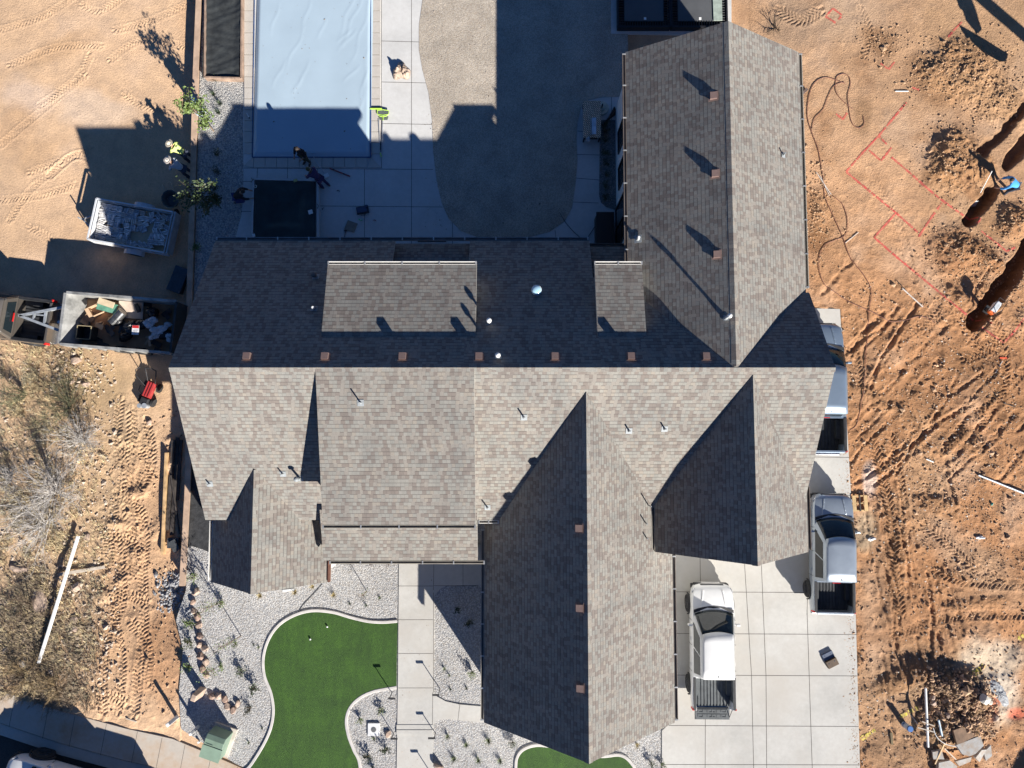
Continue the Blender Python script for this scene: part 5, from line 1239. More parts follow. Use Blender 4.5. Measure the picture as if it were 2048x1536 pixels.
        th = wr + d * .03 - sd * .03 * s; J['t' + q] = tuple(th); J['u' + q] = tuple(th + d * .035 - sd * .025 * s + dn * .02)
        E += [('wr' + q, 't' + q), ('t' + q, 'u' + q)]; Rr['t' + q] = .011; Rr['u' + q] = .009
    skinned('body', J, E, Rr, skin, t)
    S = ['pelvis', 'waist', 'chest', 'neck'] + [k + q for q in 'LR' for k in ('sh', 'el')]
    Js = {k: J[k] for k in S}; Js['neck'] = tuple((V(J['neck']) * .6 + V(J['chest']) * .4)); Es = [('pelvis', 'waist'), ('waist', 'chest'), ('chest', 'neck')]
    Rs = dict(pelvis=(.165, .135), waist=(.16, .13), chest=(.195, .15), neck=.085)
    for q in 'LR':
        Js['cu' + q] = tuple(V(J['el' + q]).lerp(V(J['wr' + q]), .7)); Es += [('chest', 'sh' + q), ('sh' + q, 'el' + q), ('el' + q, 'cu' + q)]; Rs.update({'sh' + q: .082, 'el' + q: .062, 'cu' + q: .05})
    skinned('shirt', Js, Es, Rs, shirt, t)
    Jt = {k: J[k] for k in ['pelvis'] + [k + q for q in 'LR' for k in ('hip', 'kn', 'an')]}; Et = []; Rt = dict(pelvis=(.152, .13))
    for q in 'LR': Et += [('pelvis', 'hip' + q), ('hip' + q, 'kn' + q), ('kn' + q, 'an' + q)]; Rt.update({'hip' + q: .105, 'kn' + q: .078, 'an' + q: .06})
    skinned('trousers', Jt, Et, Rt, trousers, t)
    bm_ = mat('boots %s' % str(boots), boots, .7)
    for q in 'LR':
        a, c = V(J['an' + q]), V(J['toe' + q]); d = (c - a); b = MB(); b.blob(tuple(a.lerp(c, .5) - V((0, 0, .02))), (.05, .14, .055), 3, 4, 0, rot=-math.atan2(d.x, d.y)); b.build('boot', bm_, t, smooth=True)
    hd = V(J['head']); cr = V(J['crown']); up = (cr - hd).normalized()
    face = (V((0, 1, 0)) - up * up.y); face = face.normalized() if face.length > .1 else V((0, 0, -1))
    b = MB(); b.blob(tuple(hd + up * .045 - face * .015), (.088, .10, .09), 5, 4, .02); b.build('hair', mat('hair %s' % str(hair), hair, .7), t, smooth=True)
    b = MB(); b.blob(tuple(hd + face * .105), (.016, .022, .024), 1, 2, 0)
    for s in (-1, 1): b.blob(tuple(hd + V((s * .088, 0, 0))), (.012, .02, .03), 1, 2, 0)
    b.build('nose_and_ears', skin, t, smooth=True)
    for s in (-1, 1):
        b = MB(); b.blob(tuple(hd + face * .088 + V((s * .032, 0, 0)) + up * .02), (.012, .012, .010), 1, 2, 0); b.build('eye', blk, t, smooth=True)
    if hat:
        col, r = hat; hm = mat('hat %s' % str(col), col, .8, var=.08, scale=20); hh = bpy.data.objects.new('hat', None); C.objects.link(hh); hh.parent = t
        a = hd + up * .07; b = MB(); b.cyl(tuple(a), tuple(a + up * .012), r, r * .96, 28); b.build('brim', hm, hh); b = MB(); b.cyl(tuple(a), tuple(a + up * .09), .105, .08, 20); b.cyl(tuple(a + up * .09), tuple(a + up * .11), .08, .05, 20); b.build('crown', hm, hh, smooth=False)
    return t
cloth = lambda n, c, **k: mat(n, c, .85, var=.12, scale=6, bump=.004, bscale=30, **k)
hv = cloth('hi-vis yellow shirt', (.62, .72, .22)); gshirt = cloth('pale grey shirt', (.42, .44, .47)); jeans = cloth('dark jeans', (.035, .045, .07)); blackc = cloth('black cloth', (.014, .014, .017)); purple = cloth('dark purple cloth', (.045, .03, .09)); olive = cloth('olive trousers', (.06, .055, .03)); bluec = cloth('bright blue shirt', (.06, .32, .72)); bluej = cloth('blue overalls', (.04, .05, .16))
def foot(px, py, hz): return G(px, py) if hz is None else Vector((*P(px, py, hz), hz))
person('person in a pale hat and yellow-green shirt leaning over beside the west wall', foot(388, 322, None) + Vector((-.05, 0, 0)), R(62), 'bend', hv, jeans, ((.56, .50, .38), .19), group=None)
person('person in a wide pale hat and grey shirt leaning over beside the west wall', foot(386, 352, None) + Vector((-.05, 0, 0)), R(68), 'bend', gshirt, jeans, ((.55, .50, .44), .20))
person('standing person in a black jacket and olive trousers at the end of the pool cover', foot(616, 324, .04), R(160), 'hold', blackc, olive)
person('crouching person in dark purple overalls at the corner of the square hot tub', foot(650, 372, 0.0), R(58), 'bend', purple, purple, hair=(.05, .06, .02))
person('crouching person in black and blue beside the dark leafy tree', foot(477, 400, 0.0), R(-80), 'crouch', blackc, bluej)
p_ = P(2006, 386, -.2); person('person in a bright blue shirt bending over the trench with a shovel', Vector((p_[0], p_[1], -.2)), R(76), 'dig', bluec, jeans, None)
# ================================================================ BACK-YARD THINGS
def pole(name, label, cat, p, q, r, m, extra=None, group=None):
    c = (Vector(p) + Vector(q)) / 2; t = thing(name, label, cat, c, 0, group); b = MB(); b.cyl(Vector(p) - c, Vector(q) - c, r, n=8); b.build('shaft', m, t)
    return t, c
alum = mat('brushed pole', (.42, .44, .47), .35, metal=.5, var=.05)
lime = mat('lime plastic', (.50, .78, .10), .45, var=.06); net = mat('grey mesh net', (.12, .14, .13), .7, var=.3, scale=20)
def z0(px, py, z=.02): return Vector((*P(px, py, z), z))
# pool poles with lime heads
for px0, px1, py1, l in ((757, 761, 318, 'thin aluminium pool pole, the left of two lying beside the pool with lime fittings'), (766, 762, 322, 'thin aluminium pool pole with a net head, the right of two beside the pool')):
    t, c = pole('pool_pole', l, 'pole', z0(px0, 238, .06), z0(px1, py1, .04), .018, alum, group='poles beside the pool')
    b = MB(); b.cyl(z0(px1, py1 - 34, .045) - c, z0(px1, py1 - 18, .045) - c, .026, n=8); b.build('grip', blk, t); b = MB(); b.cyl(z0(px1 - (px1 - px0) * .05, py1 - 12, .045) - c, z0(px1, py1 - 8, .045) - c, .026, n=8); b.build('end_cap', lime, t)
t = thing('leaf_net', 'lime-rimmed grey leaf net at the head of the pool pole', 'net', z0(766, 228, .1)); b = MB()
out = [(-.27, .16), (.27, .18), (.26, -.05), (.02, -.12), (.02, -.05), (-.24, -.02)]
ring_ = [(-.27, .18, 0), (0, .2, .02), (.27, .16, 0), (.26, 0, 0), (.15, -.1, 0), (0, -.13, 0), (-.16, -.1, 0), (-.26, 0, 0), (-.27, .18, 0)]
b.tube(ring_, .016, 6); b.tube([(0, -.13, 0), (0, -.3, -.02)], .014); b.tube([(-.24, -.02, 0), (0, -.06, .01), (.24, -.02, 0)], .015); b.build('rim', lime, t)
b = MB(); b.prism([(x * .96, y * .96) for x, y, z in ring_[:-1]], -.01, .004); b.prism([(-.24, -.09), (.24, -.09), (.2, -.26), (-.16, -.26)], -.06, -.045); b.build('mesh', net, t)
t = thing('pool_brush', 'lime-backed pool brush with dark bristles at the coping edge', 'brush', z0(752, 218, .08)); b = MB(); b.box((0, 0, .03), (.55, .06, .04)); b.build('back', lime, t, bevel=.01); b = MB(); b.box((0, .05, .0), (.55, .05, .05)); b.build('bristles', blk, t)
t, c = pole('push_broom', 'long-handled scraper with a white blade lying on the patio by the hot tub', 'scraper', z0(626, 312, .3), z0(648, 346, .05), .018, alum)
b = MB(); b.box(z0(653, 351, .04) - c, (.22, .19, .02), rz=.5); b.build('blade', pipe_w, t); b = MB(); b.box(z0(627, 305, .12) - c, (.16, .09, .05)); b.build('grip', mat('pale blue plastic', (.35, .52, .62), .4), t)
t = thing('spirit_level', 'long red spirit level lying on the patio', 'level', z0(680, 345, .03), -.38 + .0); b = MB(); b.box((0, 0, .02), (1.02, .05, .05)); b.build('beam', mat('red anodised', (.30, .05, .05), .4), t, bevel=.004)
b = MB(); b.box((-.3, 0, .047), (.08, .052, .006)); b.box((.2, 0, .047), (.08, .052, .006)); b.build('vial', blk, t)
t = thing('toolbox', 'black open tool case lying on the patio', 'tool case', z0(726, 421, 0), .2); b = MB(); b.box((0, 0, .07), (.56, .34, .14)); b.build('case', mat('dark navy plastic', (.02, .03, .05), .5), t, bevel=.02); b = MB(); b.box((-.03, 0, .145), (.44, .24, .02)); b.box((.2, .12, .16), (.1, .1, .06)); b.build('lid_panel', mat('blue lid', (.05, .08, .15), .4), t); b = MB(); b.tube([(-.12, -.18, .1), (-.1, -.24, .1), (.1, -.24, .1), (.12, -.18, .1)], .014); b.build('handle', blk, t)
t = thing('chalk_marker', 'small bright green tool lying beside the black case', 'tool', z0(721, 440, 0), -.3); b = MB(); b.box((0, 0, .02), (.17, .05, .04)); b.build('body', mat('bright green', (.04, .75, .10), .4), t, bevel=.01); b = MB(); b.box((0.02, 0, .043), (.08, .03, .01)); b.build('label', pipe_w, t)
o = tag(MB().box((0, 0, .02), (.48, .46, .04)).build('stone_tile', mat('tan stone tile', (.25, .21, .17), .8, var=.1), bevel=.006), 'square tan stone tile lying on the shaded patio', 'tile'); o.location = z0(702, 453, 0); o.rotation_euler = (0, 0, -.35)
t = thing('hand_brush', 'short black brush lying by the roof edge near the square tile', 'brush', z0(690, 470, 0), -.15); b = MB(); b.cyl((0, -.2, .02), (0, .16, .02), .014); b.build('handle', blk, t); b = MB(); b.box((0, .2, .03), (.14, .05, .05)); b.build('head', blk, t)
for px, py, rz_, l in ((676, 382, .2, 'tiny black tool part lying on the patio east of the crouching person'), (646, 418, 1.2, 'small black strap lying on the patio beside the hot tub'), (749, 441, .1, 'tiny red clip lying on the patio')):
    b = MB(); b.tube([(-.05, 0, .015), (0, .03, .02), (.05, 0, .015), (.07, -.04, .015)], .014); o = tag(b.build('small_part', red if 'red' in l else blk), l, 'part'); o.location = z0(px, py, 0); o.rotation_euler = (0, 0, rz_)
t = thing('floor_drain', 'long dark linear drain grate beside the roof edge of the patio', 'grate', z0(864, 480, .004), 0); b = MB(); b.box((0, 0, .01), (1.3, .18, .02)); b.build('frame', darkst, t); b = MB()
for k in range(16): b.box((-.58 + .077 * k, 0, .022), (.04, .12, .006))
b.build('grate', mat('brown grate', (.08, .06, .04), .6), t)
# brown tarpaulin heap
tp = mat('tan tarp', (.42, .32, .25), .8, var=.25, scale=5, bump=.03, bscale=7)
def heap(name, label, cat, loc, rx, ry, h, m, seed, n=26):
    g = np.random.RandomState(seed); vs = []; fs = []
    for j in range(n):
        for i in range(n):
            u, v = i / (n - 1) * 2 - 1, j / (n - 1) * 2 - 1; k = 1 + .16 * math.sin(3 * math.atan2(v, u) + seed) + .1 * math.sin(5 * math.atan2(v, u)); sq = max(abs(u), abs(v)) / max(1e-6, math.hypot(u, v)); x, y = u * sq * rx * k, v * sq * ry * k
            r = max(abs(u), abs(v)); f = float(vnoise(np.array(u * 2.6 + seed), np.array(v * 2.6))); f2 = abs(math.sin(7 * u + 5 * f + 4 * v + seed))
            vs.append((x, y, .01 + h * (1 - r ** 2.5) * (.25 + .8 * f) + .25 * h * f2 * (1 - r ** 4)))
    for j in range(n - 1):
        for i in range(n - 1): fs.append((j * n + i, j * n + i + 1, (j + 1) * n + i + 1, (j + 1) * n + i))
    o = MB().add(vs, fs).build(name, m, smooth=True); o.location = loc; md = o.modifiers.new('s', 'SOLIDIFY'); md.thickness = .008; return tag(o, label, cat)
heap('crumpled_tarp', 'crumpled tan cloth bundle lying on the pale deck east of the pool', 'cloth', z0(803, 144, 0), .42, .40, .38, tp, 3)
t = thing('paint_roller', 'short white tube lying on the coping west of the pool', 'tube', z0(496, 231, .05), .5); b = MB(); b.cyl((0, -.12, .02), (0, .12, .02), .022); b.build('tube', pipe_w, t); b = MB(); b.cyl((0, -.16, .02), (0, -.12, .02), .03); b.build('end_cap', blk, t)
# hot tub with fitted cover
t = thing('hot_tub', 'square sunken hot tub under a dark green-black fitted cover', 'hot tub', z0(570, 418, 0)); q = [P(506, 357, .35), P(635, 360, .35), P(635, 479, .35), P(503, 479, .35)]; lx, ly = P(570, 418, 0)
Q = [(a - lx, b_ - ly) for a, b_ in q]; b = MB(); b.prism(Q, -.1, .17)
for i in range(4): a, c = Q[i], Q[(i + 1) % 4]; b.beam((a[0], a[1], .25), (c[0], c[1], .25), .10, .18)
b.build('shell', concrete_mat('tub surround', (.50, .49, .48), .05), t)
n = 30; vs = []; fs = []
for j in range(n + 1):
    for i in range(n + 1):
        u, v = i / n, j / n; u2, v2 = .035 + .93 * u, .035 + .93 * v; x = (Q[0][0] * (1 - u2) + Q[1][0] * u2) * (1 - v2) + (Q[3][0] * (1 - u2) + Q[2][0] * u2) * v2; y = (Q[0][1] * (1 - u2) + Q[1][1] * u2) * (1 - v2) + (Q[3][1] * (1 - u2) + Q[2][1] * u2) * v2
        e = min(u, 1 - u, v, 1 - v); z = .345 - .12 * float(sstep(.16, .30, e)) + .018 * math.sin(u * 9 + v * 4) * math.sin(v * 11) + .01 * math.sin(18 * (u - v)); vs.append((x, y, z))
for j in range(n):
    for i in range(n): fs.append((j * (n + 1) + i, j * (n + 1) + i + 1, (j + 1) * (n + 1) + i + 1, (j + 1) * (n + 1) + i))
MB().add(vs, fs).build('cover', mat('dark green cover', (.012, .026, .028), .55, var=.25, scale=2, bump=.01, bscale=5), t, smooth=True)
b = MB()
for px, py in ((502, 360), (634, 412)): a = Vector((*P(px, py, .36), .36)) - t.location; b.tube([a + Vector((0, .1, -.01)), a + Vector((.08, 0, .02)), a + Vector((0, -.12, -.01))], .014)
b.build('strap', blk, t)
for px, py, d, l, m_ in ((591, 361, (.18, .12, .03), 'small yellow sponge on the hot tub cover edge', mat('yellow sponge', (.5, .45, .18), .9)), (621, 424, (.2, .2, .015), 'white paper tag on the east side of the hot tub cover', pipe_w), (508, 471, (.12, .14, .05), 'small white fitting at the south-west corner of the hot tub', pipe_w)):
    o = MB().box((0, 0, d[2] / 2), d, rz=.3).build('loose_item', m_, bevel=.008); o.location = z0(px, py, .36); tag(o, l, 'small item')
b = MB(); n = 12; b.tube([(.06 * math.cos(a * math.pi / 6), .06 * math.sin(a * math.pi / 6), .02) for a in range(13)], .013); o = tag(b.build('cover_ring', pipe_w), 'small white ring on the dark hot tub cover', 'ring'); o.location = z0(511, 373, .36)
# raised planter
t = thing('raised_planter', 'long timber-edged planter lined with black membrane beside the pool', 'planter', z0(447, 60, 0)); b = MB()
q = [P(411, -80, .3), P(484, -80, .3), P(482, 156, .3), P(409, 154, .3)]; Q = [(a - t.location.x, c - t.location.y) for a, c in q]
for i in range(4): a, c = Q[i], Q[(i + 1) % 4]; b.beam((a[0], a[1], .14), (c[0], c[1], .14), .07, .34)
b.build('timber_edge', mat('planter timber', (.33, .23, .17), .7, var=.18, scale=3), t)
n = 24; vs = []; fs = []
for j in range(60):
    for i in range(n):
        u, v = i / (n - 1), j / 59; x = Q[0][0] * (1 - u) + Q[1][0] * u + .0; y = Q[0][1] * (1 - v) + Q[3][1] * v; e = min(u, 1 - u) * 2; vs.append((x, y, .27 - .08 * min(1, e * 3) + .03 * math.sin(9 * u + 6 * math.sin(v * 14)) * math.sin(v * 40 + 3 * u)))
for j in range(59):
    for i in range(n - 1): fs.append((j * n + i, (j + 1) * n + i, (j + 1) * n + i + 1, j * n + i + 1))
MB().add(vs, [f[::-1] for f in fs]).build('membrane', mat('black membrane', (.026, .030, .032), .8, var=.2, bump=.02, bscale=5), t, smooth=True)
# pale blue drum by the wall
t = thing('water_barrel', 'pale blue round barrel standing on the tan wall beside the leafy tree', 'barrel', Vector((*P(400, 222, .2), .12))); b = MB(); b.cyl((0, 0, 0), (0, 0, .95), .24, .26, 26); b.build('drum', mat('pale blue plastic drum', (.42, .55, .60), .4, var=.05), t); b = MB(); b.cyl((0, 0, .95), (0, 0, .99), .275, n=26); b.cyl((0, 0, .99), (0, 0, 1.0), .2, n=26); b.build('lid', mat('drum lid', (.46, .58, .62), .35), t)
# wicker fire table, umbrella base, chairs
t = thing('wicker_table', 'rectangular brown woven patio table with a white tray on top', 'table', z0(1180, 250, 0)); m, ntt, bb = newmat('woven wicker', .7)
pp = ntt.nodes.new('ShaderNodeTexCoord').outputs['Object']; mp = _n(ntt, 'ShaderNodeMapping'); mp.inputs['Rotation'].default_value = (0, 0, .8); ntt.links.new(pp, mp.inputs[0]); wv = _n(ntt, 'ShaderNodeTexBrick'); wv.inputs['Scale'].default_value = 5; wv.inputs['Color1'].default_value = (.80, .62, .45, 1); wv.inputs['Color2'].default_value = (.62, .47, .34, 1); wv.inputs['Mortar'].default_value = (.02, .015, .012, 1); wv.inputs['Mortar Size'].default_value = .05; wv.inputs['Brick Width'].default_value = .5; wv.inputs['Row Height'].default_value = .36; ntt.links.new(mp.outputs[0], wv.inputs[0]); ntt.links.new(wv.outputs[0], bb.inputs['Base Color'])
t.location.z = .0; b = MB(); b.box((.03, 0, .60), (.80, 1.72, .06)); b.build('table_top', m, t, bevel=.01); b = MB(); b.box((.03, 0, .3), (.6, 1.4, .56)); b.build('base', blk, t)
for sx in (-1, 1):
    for sy in (-1, 1): b = MB(); b.box((.03 + sx * .35, sy * .8, .29), (.06, .06, .58)); b.build('leg', blk, t)
t = thing('serving_tray', 'white-blue tray lying on the woven table', 'tray', z0(1188, 252, .64)); b = MB(); b.box((0, 0, .01), (.20, .78, .02)); b.box((0.02, .2, .03), (.06, .12, .03)); b.build('tray', mat('white tray', (.55, .66, .78), .3), t, bevel=.006); b = MB(); b.box((-.14, -.04, .012), (.03, .8, .02)); b.build('rail', galv, t)
b = MB(); b.box((0, 0, .02), (.16, .18, .04), rz=.4); b.box((.02, .05, .05), (.1, .1, .05), rz=.8); o = tag(b.build('folded_cloth', gshirt), 'small grey cloth on the south end of the woven table', 'cloth'); o.location = z0(1176, 279, .64)
t = thing('umbrella_base', 'round cream umbrella base standing north of the woven table', 'umbrella base', z0(1203, 217, 0)); b = MB(); b.cyl((0, 0, 0), (0, 0, .08), .34, .32, 28); b.cyl((0, 0, .08), (0, 0, .13), .2, .14, 24); b.build('base_plate', mat('cream concrete', (.50, .49, .40), .7), t, bevel=.01); b = MB(); b.cyl((0, 0, .1), (0, 0, .45), .03, n=12); b.build('socket', darkst, t)
t = thing('firewood_stack', 'small dark heap of bent timber by the white wing wall', 'wood', z0(1222, 232, 0)); 
for k in range(5): b = MB(); b.cyl((-.22 + .05 * k, -.25 + .06 * k, .05 + .05 * k), (.25 - .03 * k, .1 + .05 * k, .07 + .05 * k), .04, n=8); b.build('log', oldw if k != 2 else mat('brown log', (.25, .14, .09), .8), t)
t = thing('outdoor_cabinet', 'tall black outdoor cabinet against the roof edge by the patio door', 'cabinet', Vector((*P(1204, 470, 0), 0)), 0); b = MB(); b.box((.02, 0, .5), (.74, 1.45, 1.0)); b.build('body', mat('black cabinet', (.008, .008, .009), .5), t, bevel=.02); b = MB(); b.box((.02, 0, 1.012), (.80, 1.5, .025)); b.build('lid', mat('black lid', (.012, .012, .013), .4), t); b = MB()
b.beam((-.36, -.6, .85), (-.36, .6, .85), .03, .03); b.build('handle', darkst, t)
def hose(name, label, cat, pxs, r, m, z=None, closed=False):
    v = smooth_path([(G(x, y, r + .005) if z is None else Vector((*P(x, y, z), z + r))) for x, y in pxs], 7)
    if z is None: v = [Vector((p.x, p.y, gz(p.x, p.y) + r + .012)) for p in v]
    return tag(MB().tube(v, r, 6).build(name, m, smooth=True), label, cat)
hose('power_cable', 'thin dark cable curving over the shaded patio to the black cabinet', 'cable', [(1119, 425), (1132, 446), (1150, 466), (1169, 480), (1180, 468), (1190, 452)], .012, blk, .005)
# trampolines
mesh_m = mat('trampoline mat', (.085, .088, .092), .6, var=.08, scale=1, bump=.002, bscale=60)
def trampoline(label, x0, x1, y0, y1, padm):
    """black frame, woven mat, one row of springs per side"""
    cx, cy = (x0 + x1) / 2, (y0 + y1) / 2; t = thing('trampoline', label, 'trampoline', (cx, cy, .03)); hx, hy = (x1 - x0) / 2, (y1 - y0) / 2; z = .32
    b = MB(); b.box((0, 0, .01), (2 * hx - .1, 2 * hy - .1, .02)); b.build('pit_floor', mat('black pit', (.012, .012, .013), .9), t)
    b = MB()
    for s in (-1, 1): b.beam((s * hx, -hy, z), (s * hx, hy, z), .08, .1); b.beam((-hx, s * hy, z), (hx, s * hy, z), .08, .1); b.beam((s * hx, -hy, .14), (s * hx, hy, .14), .03, .26); b.beam((-hx, s * hy, .14), (hx, s * hy, .14), .03, .26)
    b.build('frame', mat('black steel tube', (.015, .015, .017), .4), t)
    g_ = .30; b = MB(); b.box((0, 0, z - .03), (2 * (hx - g_), 2 * (hy - g_), .02)); b.build('jump_mat', mesh_m, t)
    b = MB(); nx_ = int(2 * hx / .12)
    for k in range(nx_):
        x = -hx + .1 + (2 * hx - .2) * k / (nx_ - 1)
        for s in (-1, 1): b.cyl((x, s * hy, z - .01), (x, s * (hy - g_), z - .02), .022, n=6)
    ny_ = int(2 * hy / .12)
    for k in range(ny_):
        y = -hy + .1 + (2 * hy - .2) * k / (ny_ - 1)
        for s in (-1, 1): b.cyl((s * hx, y, z - .01), (s * (hx - g_), y, z - .02), .022, n=6)
    sp = b.build('springs', mat('black springs', (.02, .02, .022), .4, metal=.5), t); sp['kind'] = 'stuff'
    b = MB(); b.box((.05, -hy + g_ + .12, z - .015), (.11, .12, .01)); b.build('label_patch', pipe_w, t)
    if padm: b = MB(); b.add([(hx - .62, -hy + .3, z + .03), (hx - .22, -hy + .3, z + .05), (hx - .22, hy, z + .05), (hx - .66, hy, z + .03), (hx - .62, -hy + .3, z - .0), (hx - .22, -hy + .3, z), (hx - .22, hy, z), (hx - .66, hy, z)], [(0, 1, 2, 3), (4, 7, 6, 5), (0, 4, 5, 1), (1, 5, 6, 2), (2, 6, 7, 3), (3, 7, 4, 0)]); b.build('edge_pad', padm, t)
    return t
xa, yb = P(1236, 54, .35); xb, _ = P(1342, 54, .35); xc, _ = P(1454, 54, .35); yt = yb + 3.1
trampoline('black sunken trampoline in deep shade, west one of the pair behind the wing', xa, xb - .03, yb, yt, None)
trampoline('sunlit grey-mat trampoline with a pale edge pad, east one of the pair behind the wing', xb + .03, xc, yb, yt, mat('pale pad', (.36, .42, .36), .6))
t = P(1228, 20, .03)
# ================================================================ PLANTS
def leafm(name, c, c2): return mat(name, c, .6, var=.2, scale=9, col2=c2)
lf_g = leafm('sage green leaves', (.14, .17, .06), (.05, .075, .03)); lf_d = leafm('dark green leaves', (.05, .075, .03), (.02, .035, .015)); lf_y = leafm('dry yellow blades', (.42, .33, .12), (.25, .18, .07)); lf_r = leafm('maroon leaves', (.16, .05, .04), (.07, .03, .025)); lf_b = leafm('bright leaves', (.16, .22, .05), (.05, .09, .02)); bark = mat('bark', (.22, .16, .11), .9, var=.3); bark_g = mat('pale grey twigs', (.46, .43, .40), .9, var=.2); lf_w = leafm('whitish leaves', (.40, .42, .30), (.18, .22, .12))
def grass_proto(n, r, h, seed, wdt=.012, lean=.8):
    g = random.Random(seed); b = MB()
    for k in range(n):
        a = g.uniform(0, 6.28); L = h * g.uniform(.6, 1.1); o = g.uniform(0, r * .25); ln = g.uniform(.2, lean) * r; w_ = wdt * g.uniform(.6, 1.3)
        px_, py_ = -math.sin(a) * w_, math.cos(a) * w_; pts = [(math.cos(a) * (o + ln * t * t), math.sin(a) * (o + ln * t * t), L * (t - .28 * t * t)) for t in (0, .35, .7, 1.0)]
        for i in range(3):
            p, q = pts[i], pts[i + 1]; f0, f1 = 1 - i / 3, 1 - (i + 1) / 3
            b.face([(p[0] - px_ * f0, p[1] - py_ * f0, p[2]), (p[0] + px_ * f0, p[1] + py_ * f0, p[2]), (q[0] + px_ * f1, q[1] + py_ * f1, q[2]), (q[0] - px_ * f1, q[1] - py_ * f1, q[2])])
    return b
def shrub_proto(n, r, h, seed, ls=.05):
    """twiggy shrub: stems, each carrying small folded leaves"""
    g = random.Random(seed); s = MB(); l = MB()
    for k in range(max(6, n // 14)):
        a = g.uniform(0, 6.28); rr = r * g.uniform(.35, 1); tip = Vector((math.cos(a) * rr, math.sin(a) * rr, h * g.uniform(.45, 1))); mid_ = tip * .5 + Vector((g.uniform(-.05, .05), g.uniform(-.05, .05), h * .15)); s.tube([(0, 0, 0), mid_, tip], [.008, .006, .002], 4)
        for j in range(14):
            t_ = g.uniform(.3, 1.05); c = (mid_ * (1 - (t_ - .5) * 2) + tip * (t_ - .5) * 2) if t_ > .5 else mid_ * t_ * 2
            c = c + Vector([g.uniform(-1, 1) * ls * 1.1 for _ in range(3)]); d = Vector((g.uniform(-1, 1), g.uniform(-1, 1), g.uniform(-.2, .9))).normalized(); e = d.orthogonal().normalized() * ls * .4; L = d * ls * g.uniform(.7, 1.3)
            l.face([c, c + L * .5 + e, c + L, c + L * .5 - e])
    return s, l
def plant_thing(kind, loc, label, group, seed, sc=1.0, m=None):
    if kind == 'grass': name, mm, cat = 'grass_clump', m or lf_g, 'grass clump'
    else: name, mm, cat = 'shrub', m or lf_d, 'shrub'
    t = thing(name, label, cat, loc, 0, group)
    if kind == 'grass': o = bpy.data.objects.new('blades', GP[seed % len(GP)]); C.objects.link(o)
    else:
        o = bpy.data.objects.new('foliage', SP[seed % len(SP)][1]); C.objects.link(o); q = bpy.data.objects.new('stems', SP[seed % len(SP)][0]); C.objects.link(q); q.parent = t
    o.parent = t; o.data = o.data if m is None else o.data; o.material_slots and None
    if o.data.materials: pass
    sl = o.material_slots[0]; sl.link = 'OBJECT'; sl.material = mm
    t.scale = (sc, sc, sc * random.Random(seed).uniform(.85, 1.15)); t.rotation_euler = (0, 0, seed * 1.7); return t
GP = []; SP = []
def _data(b, n, m): o = b.build(n, m); d = o.data; bpy.data.objects.remove(o); return d
for i in range(3): GP.append(_data(grass_proto(46, .34, .36, i), 'blades', lf_g))
for i in range(3): s, l = shrub_proto(150, .23, .34, 40 + i); SP.append((_data(s, 'stems', bark), _data(l, 'foliage', lf_d)))
def gp(px, py, z=-.01): return Vector((*P(px, py, z), z))
grp_f = 'young shrubs planted in the front gravel'; k = 0
